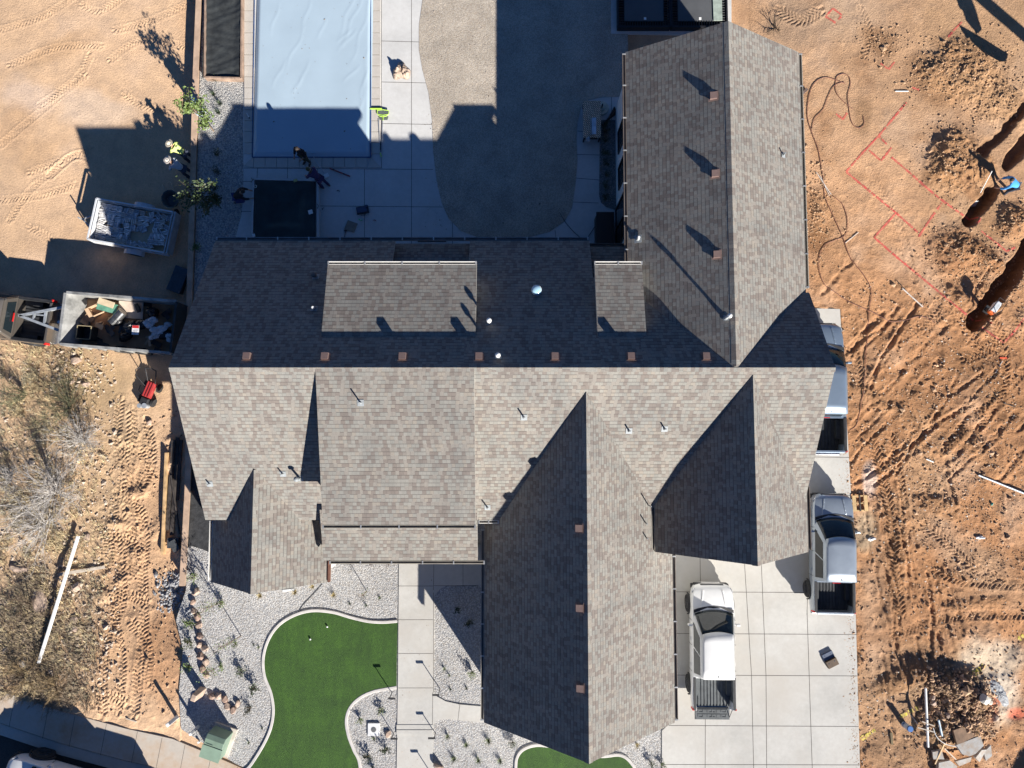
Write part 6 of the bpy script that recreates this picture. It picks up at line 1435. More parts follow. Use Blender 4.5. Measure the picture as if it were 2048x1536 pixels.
PL = [(484, 1341, 's', 1.25, lf_d, 'dark shrub beside the lawn border bend, northernmost of the three along the west border'), (508, 1376, 's', 1.3, lf_d, 'dark shrub close to the west lawn border, middle of the three along it'), (501, 1418, 's', 1.15, lf_d, 'dark shrub close to the west lawn border, southernmost of the three along it'),
      (763, 1420, 's', 1.0, lf_g, 'greenish shrub in the gravel island nearest the front walk edge'), (720, 1437, 's', .85, lf_g, 'small sparse shrub near the border inside the gravel island'), (771, 1499, 's', 1.15, lf_d, 'brown-green shrub south-east of the white square pad'), (737, 1512, 's', 1.2, lf_d, 'brown-green shrub south-west of the white square pad'),
      (748, 1477, 'g', .6, lf_g, 'low green tuft touching the south side of the white square pad'), (747, 1538, 's', .9, lf_d, 'dark shrub cut by the bottom edge in the gravel island'), (521, 1191, 'g', .8, lf_y, 'yellow grass tuft under the tip of the small west gable'), (591, 1184, 'g', .8, lf_y, 'yellow grass tuft below the middle of the small west gable eave'),
      (626, 1173, 'g', .7, lf_y, 'faint yellow grass tuft close under the west gable eave corner'), (668, 1190, 'g', .8, lf_y, 'yellow grass tuft south of the dark porch post'), (700, 1207, 'g', .45, lf_d, 'tiny green tuft, westmost of three in the gravel north of the lawn'), (733, 1211, 'g', .45, lf_d, 'tiny green tuft, middle of three in the gravel north of the lawn'), (760, 1196, 'g', .5, lf_g, 'tiny green tuft near the front walk north of the lawn'),
      (706, 1123, 'g', .75, lf_r, 'maroon grass, westmost of three against the porch gutter'), (742, 1124, 'g', .9, lf_r, 'maroon grass, middle of three against the porch gutter'), (775, 1124, 'g', .9, lf_r, 'maroon grass, eastmost of three against the porch gutter'),
      (913, 1218, 's', .9, lf_d, 'dark shrub in the shaded gravel east of the front walk, the northern one'), (938, 1247, 's', 1.0, lf_d, 'dark shrub in the shaded gravel east of the front walk, the southern one'), (889, 1337, 'g', .6, lf_w, 'whitish low plant in the sunlit gravel east of the walk'), (944, 1342, 's', 1.1, lf_g, 'green shrub in sun beside the dark roof gutter'), (899, 1350, 'g', .4, lf_g, 'tiny green tuft just south of the whitish plant'),
      (901, 1378, 'g', .45, lf_d, 'tiny dark tuft near the curved side path, the western one'), (933, 1376, 'g', .45, lf_d, 'tiny dark tuft near the curved side path, the eastern one'), (896, 1472, 'g', .75, lf_g, 'green grass clump nearest the front walk south of the side path'), (933, 1489, 'g', .85, lf_g, 'green grass clump second from the front walk south of the side path'), (977, 1480, 'g', .95, lf_g, 'green grass clump third from the front walk south of the side path'), (1026, 1483, 's', 1.0, lf_d, 'brown shrub beside the small lawn border under the roof'),
      (908, 1517, 'g', .95, lf_g, 'green grass clump by the buried rock in the southern row'), (957, 1520, 'g', .9, lf_g, 'green grass clump in the middle of the southern row'), (1000, 1521, 'g', .85, lf_g, 'green grass clump at the east end of the southern row'), (1303, 1527, 's', 1.0, lf_d, 'dark shrub at the driveway corner below the big gable'), (1322, 1528, 's', .8, lf_g, 'smaller green shrub touching the driveway corner'), (1274, 1489, 'g', .7, lf_y, 'dry pale grass tuft under the east eave of the big gable'),
      (390, 1153, 's', 1.3, lf_b, 'green shrub at the south end of the tan wall'), (443, 1202, 's', 1.1, lf_g, 'olive shrub in the west gravel below the dark gable'), (379, 1247, 's', 1.4, lf_b, 'green shrub west of the rock line, northernmost'), (381, 1284, 's', 1.4, lf_b, 'green shrub west of the rock line, middle one'), (381, 1330, 's', 1.35, lf_b, 'green shrub west of the rock line, southernmost'), (443, 1331, 's', .9, lf_b, 'small bright shrub just east of the rock line'),
      (472, 1287, 's', .8, lf_g, 'faint twiggy shrub at the foot of the slender tree'), (518, 1294, 'g', .4, lf_b, 'small plant with dark leaves touching the lawn border'), (508, 1290, 'g', .35, lf_d, 'tiny dark sprig beside the plant at the lawn border'), (525, 1456, 'g', .4, lf_d, 'tiny tuft near the south part of the west lawn border'), (498, 1485, 'g', .45, lf_g, 'tiny tuft in the gravel east of the green utility box')]
for px, py, kd, sc_, m_, l in PL: k += 1; plant_thing('grass' if kd == 'g' else 'shrub', gp(px, py), l, None, k, sc_, m_)
ords = ['first', 'second', 'third', 'fourth', 'fifth', 'sixth', 'seventh', 'eighth']
for i, (px, py) in enumerate(((1209, 249), (1211, 264), (1211, 285), (1212, 307), (1212, 328), (1212, 353), (1212, 374), (1211, 397))): plant_thing('shrub', gp(px, py, .02), '%s small dark shrub from the north in the bed along the white wing wall' % ords[i], 'small shrubs in the bed along the wing', 60 + i, 1.05, lf_d)
for i, (px, py, l) in enumerate(((432, 160, 'spiky grass clump nearest the raised planter'), (428, 190, 'spiky grass clump between the planter and the blue barrel'), (441, 208, 'spiky grass clump east of the blue barrel'), (438, 226, 'spiky grass clump at the sun edge of the side bed'))): plant_thing('grass', gp(px, py, 0), l, 'spiky grasses in the side bed', 70 + i, 1.0, lf_d)
for i, (px, py, l) in enumerate(((436, 312, 'dark shrub in the shaded side bed, northern of two'), (438, 345, 'dark shrub in the shaded side bed, southern of two'), (432, 378, 'dark brown shrub just above the dark leafy tree'), (393, 497, 'green plant on the tan wall by the roof corner'))): plant_thing('shrub', gp(px, py, 0), l, None, 80 + i, 1.2, lf_b if i == 3 else lf_d)
def tree(label, loc, h, r, nl, seed, m, lean=(0, 0), name='young_tree', ls=.075, trunk=.035, twigs=0, bm=None):
    g = random.Random(seed); t = thing(name, label, 'tree', loc); s = MB(); l = MB(); top = Vector((lean[0], lean[1], h)); bm = bm or bark
    s.tube([(0, 0, -.05), top * .35 + Vector((.03, .02, 0)), top * .75], [trunk, trunk * .75, trunk * .4], 7)
    n = 22 + twigs
    for k in range(n):
        f = .38 + .6 * k / n; base = top * min(.75, f * .8); a = g.uniform(0, 6.28); rr = r * g.uniform(.5, 1) * (1.1 - .5 * abs(f - .6)); tip = top * f + Vector((math.cos(a) * rr, math.sin(a) * rr, g.uniform(-.05, .35))); md = base.lerp(tip, .5) + Vector((g.uniform(-.08, .08), g.uniform(-.08, .08), .05)); s.tube([base, md, tip], [trunk * .3, trunk * .18, .003], 4)
        for j in range(nl // n):
            u = g.uniform(.35, 1.05); c = base.lerp(tip, u) + Vector([g.gauss(0, 1) * .09 for _ in range(3)]); d = Vector((g.uniform(-1, 1), g.uniform(-1, 1), g.uniform(-.6, .8))).normalized(); e = d.orthogonal().normalized() * ls * .38; L = d * ls * g.uniform(.7, 1.4); l.face([c, c + L * .5 + e, c + L, c + L * .5 - e])
    s.build('trunk', bm, t)
    if nl: l.build('crown', m, t)
    return t
tree('sunlit leafy green tree overhanging the tan wall by the blue barrel', Vector((*P(427, 262, 0), 0)), 2.5, .75, 900, 3, lf_b, (-.25, .35), ls=.11)
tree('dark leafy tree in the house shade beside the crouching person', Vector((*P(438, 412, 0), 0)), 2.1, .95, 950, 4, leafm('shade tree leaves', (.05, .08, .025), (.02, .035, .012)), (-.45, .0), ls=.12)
tree('slender almost bare young tree in the west gravel with a long thin shadow', gp(482, 1272), 2.7, .32, 110, 5, lf_g, (-.1, .1), trunk=.022)
tree('slender bare young tree in the gravel under the porch gutter', gp(733, 1183), 1.6, .30, 40, 6, lf_g, (.05, .1), trunk=.02)
tree('thin young tree at the foot of the dark west gable', gp(447, 1205), 2.4, .45, 150, 8, lf_g, (-.1, .2), trunk=.02)
tree('thin young tree just east of the rock line in the west gravel', gp(443, 1330), 1.7, .35, 130, 9, lf_b, (-.1, .1), trunk=.016)
# bare grey desert bushes
def bare_bush(label, loc, r, h, seed, n=34, m=None, lvl=3):
    g = random.Random(seed); t = thing('bare_bush', label, 'bush', loc); b = MB(); tw = MB()
    def grow(p, d, L, rad, lv, bb):
        pts = [p]; q = p.copy(); dd = d.copy()
        for k in range(4): dd = (dd + Vector([g.uniform(-.16, .16) for _ in range(3)]) + Vector((0, 0, .02))).normalized(); q = q + dd * L / 4; pts.append(q.copy())
        bb.tube(pts, [rad, rad * .85, rad * .7, rad * .55, rad * .35], 3)
        if lv:
            for i in range(4):
                c = pts[g.choice((1, 2, 3, 4))]; nd = (dd + Vector([g.uniform(-.75, .75) for _ in range(3)])).normalized(); nd.z = max(nd.z, -.1); grow(c, nd, L * g.uniform(.45, .7), rad * .5, lv - 1, tw)
    for k in range(n):
        a = g.uniform(0, 6.28); e = g.uniform(.25, 1.25); grow(Vector((g.uniform(-.1, .1), g.uniform(-.1, .1), 0)), Vector((math.cos(a) * math.cos(e), math.sin(a) * math.cos(e), math.sin(e) * h / r)).normalized(), r * g.uniform(.45, .8), .022, lvl, b)
    b.build('stems', m or bark_g, t); tw.build('twigs', m or bark_g, t); return t
bb_g = mat('greenish stems', (.13, .13, .07), .9, var=.2)
bare_bush('large bare grey bush in the middle of the west lot brush', G(112, 985), 2.3, 1.9, 1, 28); bare_bush('bare pale grey bush north of the largest one', G(165, 885), 1.5, 1.3, 2, 22)
bare_bush('wide bare grey bush south of the large one near the white pipe', G(95, 1050), 1.9, 1.0, 3, 18); bare_bush('greenish bare bush with long upright stems below the pickup', G(140, 815), 1.7, 2.3, 4, 13, bb_g)
bare_bush('sparse bare bush at the west edge below the pickup', G(50, 790), 1.3, 1.8, 5, 9, bb_g); bare_bush('low bare bush at the west frame edge beside the road brush', G(20, 960), 1.2, .8, 6, 12)
bare_bush('dry brown bush at the pavement corner of the west lot', G(55, 1345), 1.1, .6, 7, 16, mat('dry brown stems', (.24, .17, .09), .9, var=.2)); bare_bush('dry brown bush below the south end of the white pipe', G(110, 1375), .9, .5, 8, 14, MATS['dry brown stems'])
bare_bush('dark tangled dry bush left of the white pipe', G(60, 1215), 1.0, .5, 9, 14, mat('dark brown stems', (.12, .085, .055), .9, var=.2)); bare_bush('small broken bush at the north corner of the rear wing', G(1548, 55), .6, .35, 10, 8, MATS['dark brown stems'], 2)
# ================================================================ ROCKS AND YARD FIXTURES
rk = mat('red-brown boulder', (.32, .22, .17), .9, var=.2, scale=4, bump=.03, bscale=6); rk2 = mat('pale sandstone', (.42, .31, .24), .9, var=.12, scale=4, bump=.02, bscale=7); rkg = mat('grey rock', (.30, .28, .26), .9, var=.2, scale=4, bump=.02)
def rock(label, loc, r, seed, m, group=None, name='boulder', rough=.42):
    g = random.Random(seed + 5); bm = bmesh.new(); a = g.uniform(0, 3.1)
    for k in range(22):
        f, th = g.uniform(0, 6.28), math.acos(g.uniform(-.9, 1)); q = g.uniform(.85, 1.08); x, y = math.sin(th) * math.cos(f) * r[0] * q, math.sin(th) * math.sin(f) * r[1] * q
        bm.verts.new((x * math.cos(a) - y * math.sin(a), x * math.sin(a) + y * math.cos(a), math.cos(th) * r[2] * q))
    res = bmesh.ops.convex_hull(bm, input=bm.verts); bmesh.ops.delete(bm, geom=[v for v in bm.verts if not v.link_faces], context='VERTS'); me = bpy.data.meshes.new(name); bm.to_mesh(me); bm.free(); me.materials.append(m); o = bpy.data.objects.new(name, me); C.objects.link(o); o.location = loc; return tag(o, label, 'rock', group)
RL = [(391, 1184, .22, rk2), (386, 1204, .16, rk), (388, 1222, .17, rk2), (395, 1234, .2, rk), (399, 1252, .2, rk2), (400, 1272, .19, rk), (398, 1290, .16, rk2), (409, 1297, .2, rk2), (401, 1312, .2, rk), (412, 1325, .18, rk2), (405, 1338, .2, rk), (413, 1352, .16, rk2)]
for i, (px, py, r_, m_) in enumerate(RL): rock('%s red-brown boulder from the north in the rock line of the west gravel' % (ords + ['ninth', 'tenth', 'eleventh', 'twelfth'])[i], gp(px, py, .06), (r_ * .8, r_ * .95, r_ * .8), i, m_, 'boulders in the west gravel')
for i, (px, py, r_, l) in enumerate(((424, 1393, .2, 'dark boulder at the west end of the short rock group'), (437, 1392, .2, 'flat sandy boulder second in the short rock group'), (450, 1398, .2, 'sandy boulder in the middle of the short rock group'), (455, 1412, .22, 'brown boulder under the middle of the short rock group'), (466, 1420, .22, 'brown boulder at the south end of the short rock group'), (475, 1407, .18, 'dark small boulder at the east end of the short rock group'))):
    rock(l, gp(px, py, .05), (r_ * .9, r_ * .75, r_ * .6), 30 + i, (rk, rk2)[i % 2])
rock('pale flat rock beside the path light west of the front walk', gp(776, 1467, .03), (.17, .2, .1), 41, rk2); rock('pale rock touching the east edge of the front walk at the bottom', gp(877, 1531, .08), (.16, .28, .22), 42, rk2)
b = MB(); b.box((0, 0, .38), (.28, .38, .82), taper=.78); b.box((0, 0, .82), (.25, .32, .07), taper=.9); o = tag(b.build('standing_stone', mat('buff standing stone', (.46, .34, .26), .9, var=.15, scale=3, bump=.03, bscale=5), bevel=.03), 'upright buff standing stone casting a wedge shadow in the west gravel', 'standing stone'); o.location = gp(404, 1382); o.rotation_euler = (0, 0, -.35)
for i, (px, py, r_, l) in enumerate(((154, 722, .24, 'pale boulder below the dump trailer corner'), (172, 768, .2, 'pale boulder on the dirt left of the red machine'), (144, 764, .13, 'small pale rock left of the larger pale boulder'), (82, 1205, .42, 'long tan slab-like rock left of the white pipe'), (154, 1174, .26, 'round tan rock right of the white pipe'), (149, 1240, .24, 'flat tan rock right of the white pipe, lower one'), (152, 1257, .18, 'small tan rock right of the white pipe, lowest'), (38, 1135, .3, 'pale flat slab at the west brush'), (300, 845, .16, 'pale stone in the tyre tracks'), (175, 1076, .2, 'flat grey rock at the north tip of the white pipe'), (47, 1328, .2, 'grey-blue rock near the brown dry bush'))):
    rock(l, G(px, py, r_ * .2), (r_ * (1.6 if 'slab' in l else 1.1), r_ * .8, r_ * (.3 if 'flat' in l or 'slab' in l else .7)), 50 + i, rk2 if i != 10 else rkg, name='rock')
# green pad-mounted transformer on a concrete pad
t = thing('transformer_box', 'pale green utility transformer box on a concrete pad beside the pavement', 'utility box', gp(442, 1478, 0), -.33); grn = mat('utility green', (.17, .24, .18), .55, var=.08, scale=2); grn2 = mat('utility green lid', (.20, .28, .21), .5, var=.06)
b = MB(); b.box((.05, 0, .04), (1.02, 1.25, .1)); b.build('pad', mat('pad concrete', (.56, .50, .42), .8), t)
b = MB(); b.add([(-.42, -.55, .08), (.42, -.55, .08), (.42, .5, .08), (-.42, .5, .08), (-.42, -.5, .80), (.42, -.5, .80), (.42, .30, .92), (-.42, .30, .92), (.42, .5, .85), (-.42, .5, .85)], [(0, 1, 5, 4), (4, 5, 6, 7), (7, 6, 8, 9), (9, 8, 2, 3), (1, 2, 8, 6, 5), (0, 4, 7, 9, 3)]); b.build('cabinet', grn, t, bevel=.02)
b = MB(); b.add([(-.44, -.56, .78), (.44, -.56, .78), (.44, .02, .87), (-.44, .02, .87), (-.44, -.56, .82), (.44, -.56, .82), (.44, .02, .905), (-.44, .02, .905)], [(4, 5, 6, 7), (0, 3, 2, 1), (0, 1, 5, 4), (2, 3, 7, 6), (1, 2, 6, 5), (3, 0, 4, 7)]); b.build('door', grn2, t); b = MB(); b.box((-.12, .06, .935), (.3, .02, .02)); b.build('latch', darkst, t)
o = tag(MB().box((0, 0, .40), (.12, .12, .85)).build('bollard', pipe_w, bevel=.02), 'thin white utility post in the gravel beside the green transformer box', 'post'); o.location = gp(397, 1453); o.rotation_euler = (0, 0, .5)
o = tag(MB().cyl((0, 0, 0), (0, 0, .12), .05, n=12).build('survey_marker', pipe_w), 'small white round cap in gravel at the pavement edge by the transformer box', 'cap'); o.location = gp(399, 1483)
t = thing('square_access_pad', 'white square plastic access pad with a round grey lid in the gravel island', 'access cover', gp(748, 1458)); MB().box((0, 0, .03), (.52, .54, .09)).build('pad', mat('white pad', (.66, .66, .66), .5, var=.05), t, bevel=.01); b = MB(); b.cyl((0, 0, .07), (0, 0, .085), .11, n=24); b.build('lid', mat('grey lid', (.12, .125, .13), .6), t)
# path lights
def path_light(label, px, py, hook, sc=1):
    t = thing('path_light', label, 'path light', gp(px, py), 0, 'black path lights along the front walk'); b = MB(); b.cyl((0, 0, 0), (0, 0, .72 * sc), .018, n=8); b.build('post', blk, t); b = MB(); b.box((hook * .11, 0, .72 * sc), (.30, .075, .035)); b.build('head', blk, t); return t
for px, py, h, s, l in ((784, 1385, 1, 1, 'black path light in the gravel island near the lawn border, west of the walk'), (880, 1378, -1, 1, 'tall black path light at the corner of the side path, east of the walk'), (787, 1467, 1, .75, 'black path light beside the pale rock west of the walk'), (871, 1466, -1, .75, 'black path light by the steps east of the walk'), (862, 1545, -1, .8, 'path light cut by the bottom edge beside the walk')): path_light(l, px, py, h, s)
hose('drip_line', 'thin dark irrigation line crossing the gravel from the west gable to the lawn border', 'irrigation line', [(645, 1168), (625, 1190), (608, 1208), (596, 1225), (588, 1232)], .012, blk, -.005)
for px, py, l in ((621, 1278, 'white ball on the green lawn, the lower left one'), (655, 1253, 'white ball on the green lawn, the upper right one')): b = MB(); b.blob((0, 0, .05), (.04, .04, .04), 1, 3, 0); o = tag(b.build('ball', pipe_w, smooth=True), l, 'ball'); o.location = gp(px, py, .035)
b = MB(); b.box((0, 0, .03), (.55, .09, .06)); o = tag(b.build('downspout_block', pipe_w, bevel=.01), 'short white downspout outlet lying under the tip of the west gable', 'downspout outlet'); o.location = gp(578, 1180); o.rotation_euler = (0, 0, .12)
for dx, px, py in ((0, 373, 1226), (1, 381, 1229)): b = MB(); b.tube([(0, 0, .05), (.15, .12, .06), (.3, .14, .05)], .03); o = tag(b.build('pvc_stub', pipe_w), 'white pvc pipe stub among the boulders, the %s of two' % ('western' if dx == 0 else 'eastern'), 'pipe'); o.location = gp(px, py)
# laptop-like open box on the driveway
t = thing('open_case', 'open dark hinged case lying on the pale driveway', 'case', Vector((*P(1658, 1317, .03), .03)), .45); b = MB(); b.box((0, .15, .05), (.5, .30, .1)); b.build('lid', mat('slate blue plastic', (.08, .10, .15), .45), t, bevel=.012); b = MB(); b.box((0, -.17, .09), (.5, .32, .18)); b.build('tray', mat('dark brown tray', (.09, .055, .03), .6), t, bevel=.012); b = MB()
for x in (-.15, .12): b.box((x, .2, .103), (.03, .03, .01)); b.box((x, -.12, .183), (.04, .03, .01))
b.build('latch', chrome, t)
# ================================================================ EAST LOT
hs = mat('terracotta hose', (.22, .10, .07), .6, var=.1)
hose('garden_hose', 'long brown hose looping at the top and running down beside the east roof', 'hose', [(1726, 232), (1727, 250), (1715, 256), (1703, 245), (1697, 215), (1695, 190), (1700, 170), (1698, 155), (1688, 148), (1675, 152), (1671, 163), (1672, 185), (1688, 205), (1705, 218)], .014, hs)
hose('garden_hose', 'brown hose coiling from the loop down past the round bend to the tamper side', 'hose', [(1690, 168), (1675, 162), (1650, 155), (1630, 165), (1618, 190), (1614, 230), (1622, 262), (1636, 300), (1645, 350), (1650, 395), (1665, 430), (1685, 475), (1700, 515), (1730, 555), (1741, 580), (1738, 620), (1734, 670), (1730, 720), (1727, 770), (1720, 820), (1712, 850), (1700, 860)], .015, hs)
hose('garden_hose', 'brown hose wandering east over the dirt from the driveway top', 'hose', [(1665, 392), (1685, 410), (1694, 440), (1690, 470), (1670, 480), (1650, 490), (1638, 512), (1638, 540), (1648, 568), (1670, 585), (1700, 605), (1740, 622), (1780, 643), (1810, 640), (1835, 633), (1855, 636), (1870, 646)], .014, hs)
hose('garden_hose', 'brown hose strand from the loop joining the vertical run', 'hose', [(1688, 164), (1668, 172), (1655, 195), (1645, 220), (1628, 238), (1623, 262)], .013, hs)
pale_w = mat('pale pvc stick', (.60, .55, .50), .6)
def stick(label, a, c, r=.02, m=pale_w, name='stake', cat='stake', dz=.03, dz2=None, group=None): 
    p, q = G(*a, dz), G(*c, dz if dz2 is None else dz2); m0 = (p + q) / 2; b = MB(); b.cyl(p - m0, q - m0, r, n=8); o = b.build(name, m); o.location = m0; return tag(o, label, cat, group)
stick('short white stick lying on the dirt at the top of the red line', (1790, 183), (1816, 183), .025, pipe_w); stick('thin pale stick near the hose crossing below the wing', (1690, 486), (1716, 465), .018); stick('long pale stick lying below the red line', (1804, 577), (1845, 614), .03)
stick('thin dark rod beside the long pale stick', (1792, 560), (1812, 582), .015, oldw); stick('pale stick with a red tip near the south-east ruts', (1990, 746), (2004, 722), .018); stick('thin pale stick against the wing eave', (1632, 345), (1662, 390), .018); stick('second thin pale stick crossing the hose near the wing eave', (1640, 352), (1658, 392), .014)
stick('long grey metal pipe lying at the right frame edge', (1955, 950), (2060, 992), .045, galv, 'metal_pipe', 'pipe', .05); stick('short white scrap lying on the east dirt', (1852, 918), (1866, 924), .03, pipe_w, 'scrap', 'scrap')
stick('thin dark rod lying at the top of the diagonal ruts', (1972, 766), (1995, 796), .014, blk, 'rod', 'rod'); stick('second dark rod lying right of the ruts', (2006, 806), (2030, 814), .014, blk, 'rod', 'rod')
o = tag(MB().box((0, 0, .01), (.32, .07, .03)).build('red_flag', mat('orange flag', (.75, .12, .05), .6)), 'small orange flag at the tip of the pale stick', 'flag'); o.location = G(2006, 716)
plank('timber_block', 'short dark timber block sticking out from under the wing eave', G(1600, 192, .1), G(1613, 180, .1), .12, .08, mat('grey brown timber', (.16, .11, .09), .8), 'timber')
# pallet
t = thing('pallet', 'small new timber pallet leaning at the driveway edge by the silver-blue pickup', 'pallet', G(1717, 1006, .05), .03); pm = mat('new pallet wood', (.56, .38, .18), .7, var=.15, scale=4)
for x in (-.19, .0, .19): b = MB(); b.box((x * 1.35, 0, .10), (.16 if x else .05, .70, .02)); b.build('board', pm if x else oldw, t)
for y in (-.32, 0, .32): b = MB(); b.box((0, y, .045), (.62, .05, .08)); b.build('bearer', pm, t)
for px, py, l in ((1742, 1078, 'crumpled white scrap on the dirt right of the silver-blue pickup mirror'), (1983, 1008, 'small teal bottle on the dirt at the right'), (1960, 1075, 'small white scrap on the churned dirt at the right'), (1710, 1064, 'grey rag on the gravel beside the silver-blue pickup')):
    b = MB(); b.blob((0, 0, .03), (.16 if 'teal' not in l else .05, .07, .05), px, 3, .5); o = tag(b.build('scrap', pipe_w if 'white' in l else (mat('teal', (.1, .4, .35), .4) if 'teal' in l else gshirt)), l, 'scrap'); o.location = G(px, py)
# trench rammer
t = thing('trench_rammer', 'small white and orange trench rammer standing at the end of the lower trench', 'rammer', Vector((*P(1975, 622, .2), .05)), .55 - 1.2); b = MB(); b.box((0, .1, .55), (.26, .46, .26)); b.box((0, .34, .58), (.22, .12, .2)); b.build('engine_cover', mat('white machine cover', (.62, .64, .66), .35), t, bevel=.04); b = MB(); b.box((0, -.16, .5), (.24, .14, .2)); b.build('fuel_tank', mat('orange machine paint', (.7, .15, .04), .4), t, bevel=.03); b = MB(); b.cyl((0, .05, .08), (0, .05, .45), .09, n=14); b.build('bellows', blk, t); b = MB(); b.box((0, .1, .03), (.26, .36, .06)); b.build('foot', darkst, t)
b = MB(); b.tube([(.13, -.2, .6), (.2, -.05, .85), (.2, .45, .85), (-.2, .45, .85), (-.2, -.05, .85), (-.13, -.2, .6)], .015); b.build('handle_frame', blk, t)
# shovel held by the trench worker
t = thing('shovel', 'pale-handled shovel standing in the trench beside the person in blue', 'shovel', G(1965, 385)); a = Vector((*P(1952, 402, -.3), -.3)) - t.location; c = Vector((*P(1984, 342, 1.0), 1.0)) - t.location; b = MB(); b.cyl(a, c, .018, n=8); b.build('handle', pipe_w, t); b = MB(); b.beam(a, a + (a - c).normalized() * .3, .22, .02); b.build('blade', galv, t)
# excavator working just beyond the right edge: its boom, stick and bucket throw the angled shade at the top right
def src(px, py, h): x, y = P(px, py, 0); return Vector((x + 1.17 * h, y - 1.72 * h, h))
ym = mat('excavator yellow', (.55, .30, .03), .5, var=.15); t = thing('excavator', 'yellow tracked excavator working just beyond the right edge of the dirt lot', 'excavator', (29.6, 11.4, 0), R(20)); o_ = t.location
J, K, Rt = src(1922, -40, 4.6), src(1952, 52, 1.9), src(2120, 130, 2.0); b = MB(); MI = Matrix.Rotation(-R(20), 3, 'Z'); L_ = lambda v: MI @ (v - o_)
b.beam(L_(J), L_(K), .34, .4); b.build('stick', ym, t, bevel=.03); b = MB(); b.beam(L_(Rt), L_(J), .36, .42); b.build('boom', ym, t, bevel=.04)
b = MB(); b.cyl(L_(J) + Vector((0, 0, .4)), L_(K) + Vector((0, 0, .5)), .07); b.build('hydraulic_ram', chrome, t); b = MB(); vs = []; n = 9
for s_ in (-.5, .5):
    for i in range(n): f = -.4 + 2.6 * i / (n - 1); vs.append((s_, .1 - math.sin(f) * .6, -math.cos(f) * .6))
b.add(vs, [(i, i + 1, n + i + 1, n + i) for i in range(n - 1)] + [tuple(range(n))[::-1], tuple(range(n, 2 * n))]); bk = b.build('bucket', darkst, t); bk.location = L_(src(1966, 72, 1.5)); bk.rotation_euler = (0, 0, -.9)
b = MB(); b.box((0, 0, 1.5), (2.6, 2.9, 1.0)); b.build('upper_body', ym, t, bevel=.08); b = MB(); b.box((-.7, .7, 2.3), (1.0, 1.5, 1.2)); b.build('cab', winm, t, bevel=.06)
for s_ in (-1, 1): b = MB(); b.box((s_ * 1.05, 0, .42), (.5, 3.6, .8)); b.build('track', tyre_m, t, bevel=.2)
# bottom-right spoil heap: pipes, laths, concrete chunks, bucket
def st2(label, a, c, r, m, za, zb, name='lath', cat='lath', sq=False):
    p = Vector((*P(*a, za), za)); q = Vector((*P(*c, zb), zb)); m0 = (p + q) / 2; b = MB()
    b.beam(p - m0, q - m0, r * 2, r * 1.6) if sq else b.cyl(p - m0, q - m0, r, n=12)
    o = b.build(name, m); o.location = m0; return tag(o, label, cat)
st2('thick white plastic pipe lying upright on the spoil heap', (1851, 1376), (1856, 1494), .05, pipe_w, .62, .35, 'white_pipe', 'pipe'); st2('shorter bluish plastic pipe right of the thick white one', (1877, 1440), (1884, 1472), .045, mat('bluish pipe', (.42, .52, .60), .4), .5, .4, 'white_pipe', 'pipe')
st2('pale timber lath slanting at the foot of the spoil heap', (1889, 1487), (1870, 1528), .025, fresh, .45, .2, sq=True); st2('pale lath crossing under the thick white pipe', (1836, 1455), (1868, 1464), .02, pale, .55, .6, sq=True); st2('short pale lath above the crossing one', (1844, 1443), (1869, 1452), .018, pale, .6, .65, sq=True); st2('thin pale lath leaning left of the thick white pipe', (1820, 1428), (1836, 1449), .015, pale, .3, .5, sq=True); st2('short pale board between the concrete chunks', (1889, 1497), (1912, 1519), .02, pale, .4, .35, sq=True)
b = MB(); v = smooth_path([Vector((*P(x, y, .55), .6)) for x, y in ((1865, 1455), (1873, 1474), (1890, 1487), (1911, 1492))], 5); c0 = v[0].copy(); b.tube([p - c0 for p in v], .016); o = tag(b.build('flexible_conduit', pipe_w), 'thin white conduit bending over the spoil heap', 'conduit'); o.location = c0
chk = concrete_mat('broken concrete', (.44, .43, .41), .12, (.34, .24, .16), 3.0)
def slab_chunk(label, pxs, z, th, tilt=(0, 0), m=chk):
    pts = [P(x, y, z) for x, y in pxs]; cx = sum(p[0] for p in pts) / len(pts); cy = sum(p[1] for p in pts) / len(pts); b = MB(); b.prism([(p[0] - cx, p[1] - cy) for p in pts], -th, 0); o = b.build('concrete_chunk', m, bevel=.015); o.location = (cx, cy, z); o.rotation_euler = (*tilt, 0); return tag(o, label, 'concrete chunk')
slab_chunk('large broken concrete slab leaning on the spoil heap', [(1912, 1490), (1963, 1473), (1969, 1492), (1950, 1508), (1938, 1512), (1924, 1508)], .55, .13, (-.1, .05)); slab_chunk('dirt-covered broken slab lying behind the large clean one', [(1905, 1460), (1940, 1450), (1962, 1466), (1958, 1474), (1912, 1488)], .50, .13, (-.05, .1), mat('dirty slab', (.22, .14, .09), .9, var=.2))
slab_chunk('light concrete chunk at the bottom of the spoil heap', [(1878, 1526), (1900, 1521), (1915, 1533), (1905, 1556), (1876, 1556)], .25, .2); slab_chunk('narrow concrete chunk right of the large slab', [(1950, 1515), (1963, 1500), (1974, 1500), (1960, 1525)], .35, .15, (.1, .2)); slab_chunk('grey concrete chunk in shade at the heap corner', [(1968, 1505), (1982, 1490), (1984, 1512), (1972, 1522)], .25, .15); slab_chunk('small concrete chunk under the laths', [(1866, 1505), (1882, 1500), (1888, 1518), (1868, 1520)], .3, .15, (.1, -.2)); slab_chunk('thin brown concrete sliver below the large slab', [(1910, 1522), (1945, 1515), (1942, 1524), (1918, 1532)], .3, .1, (0, .1))
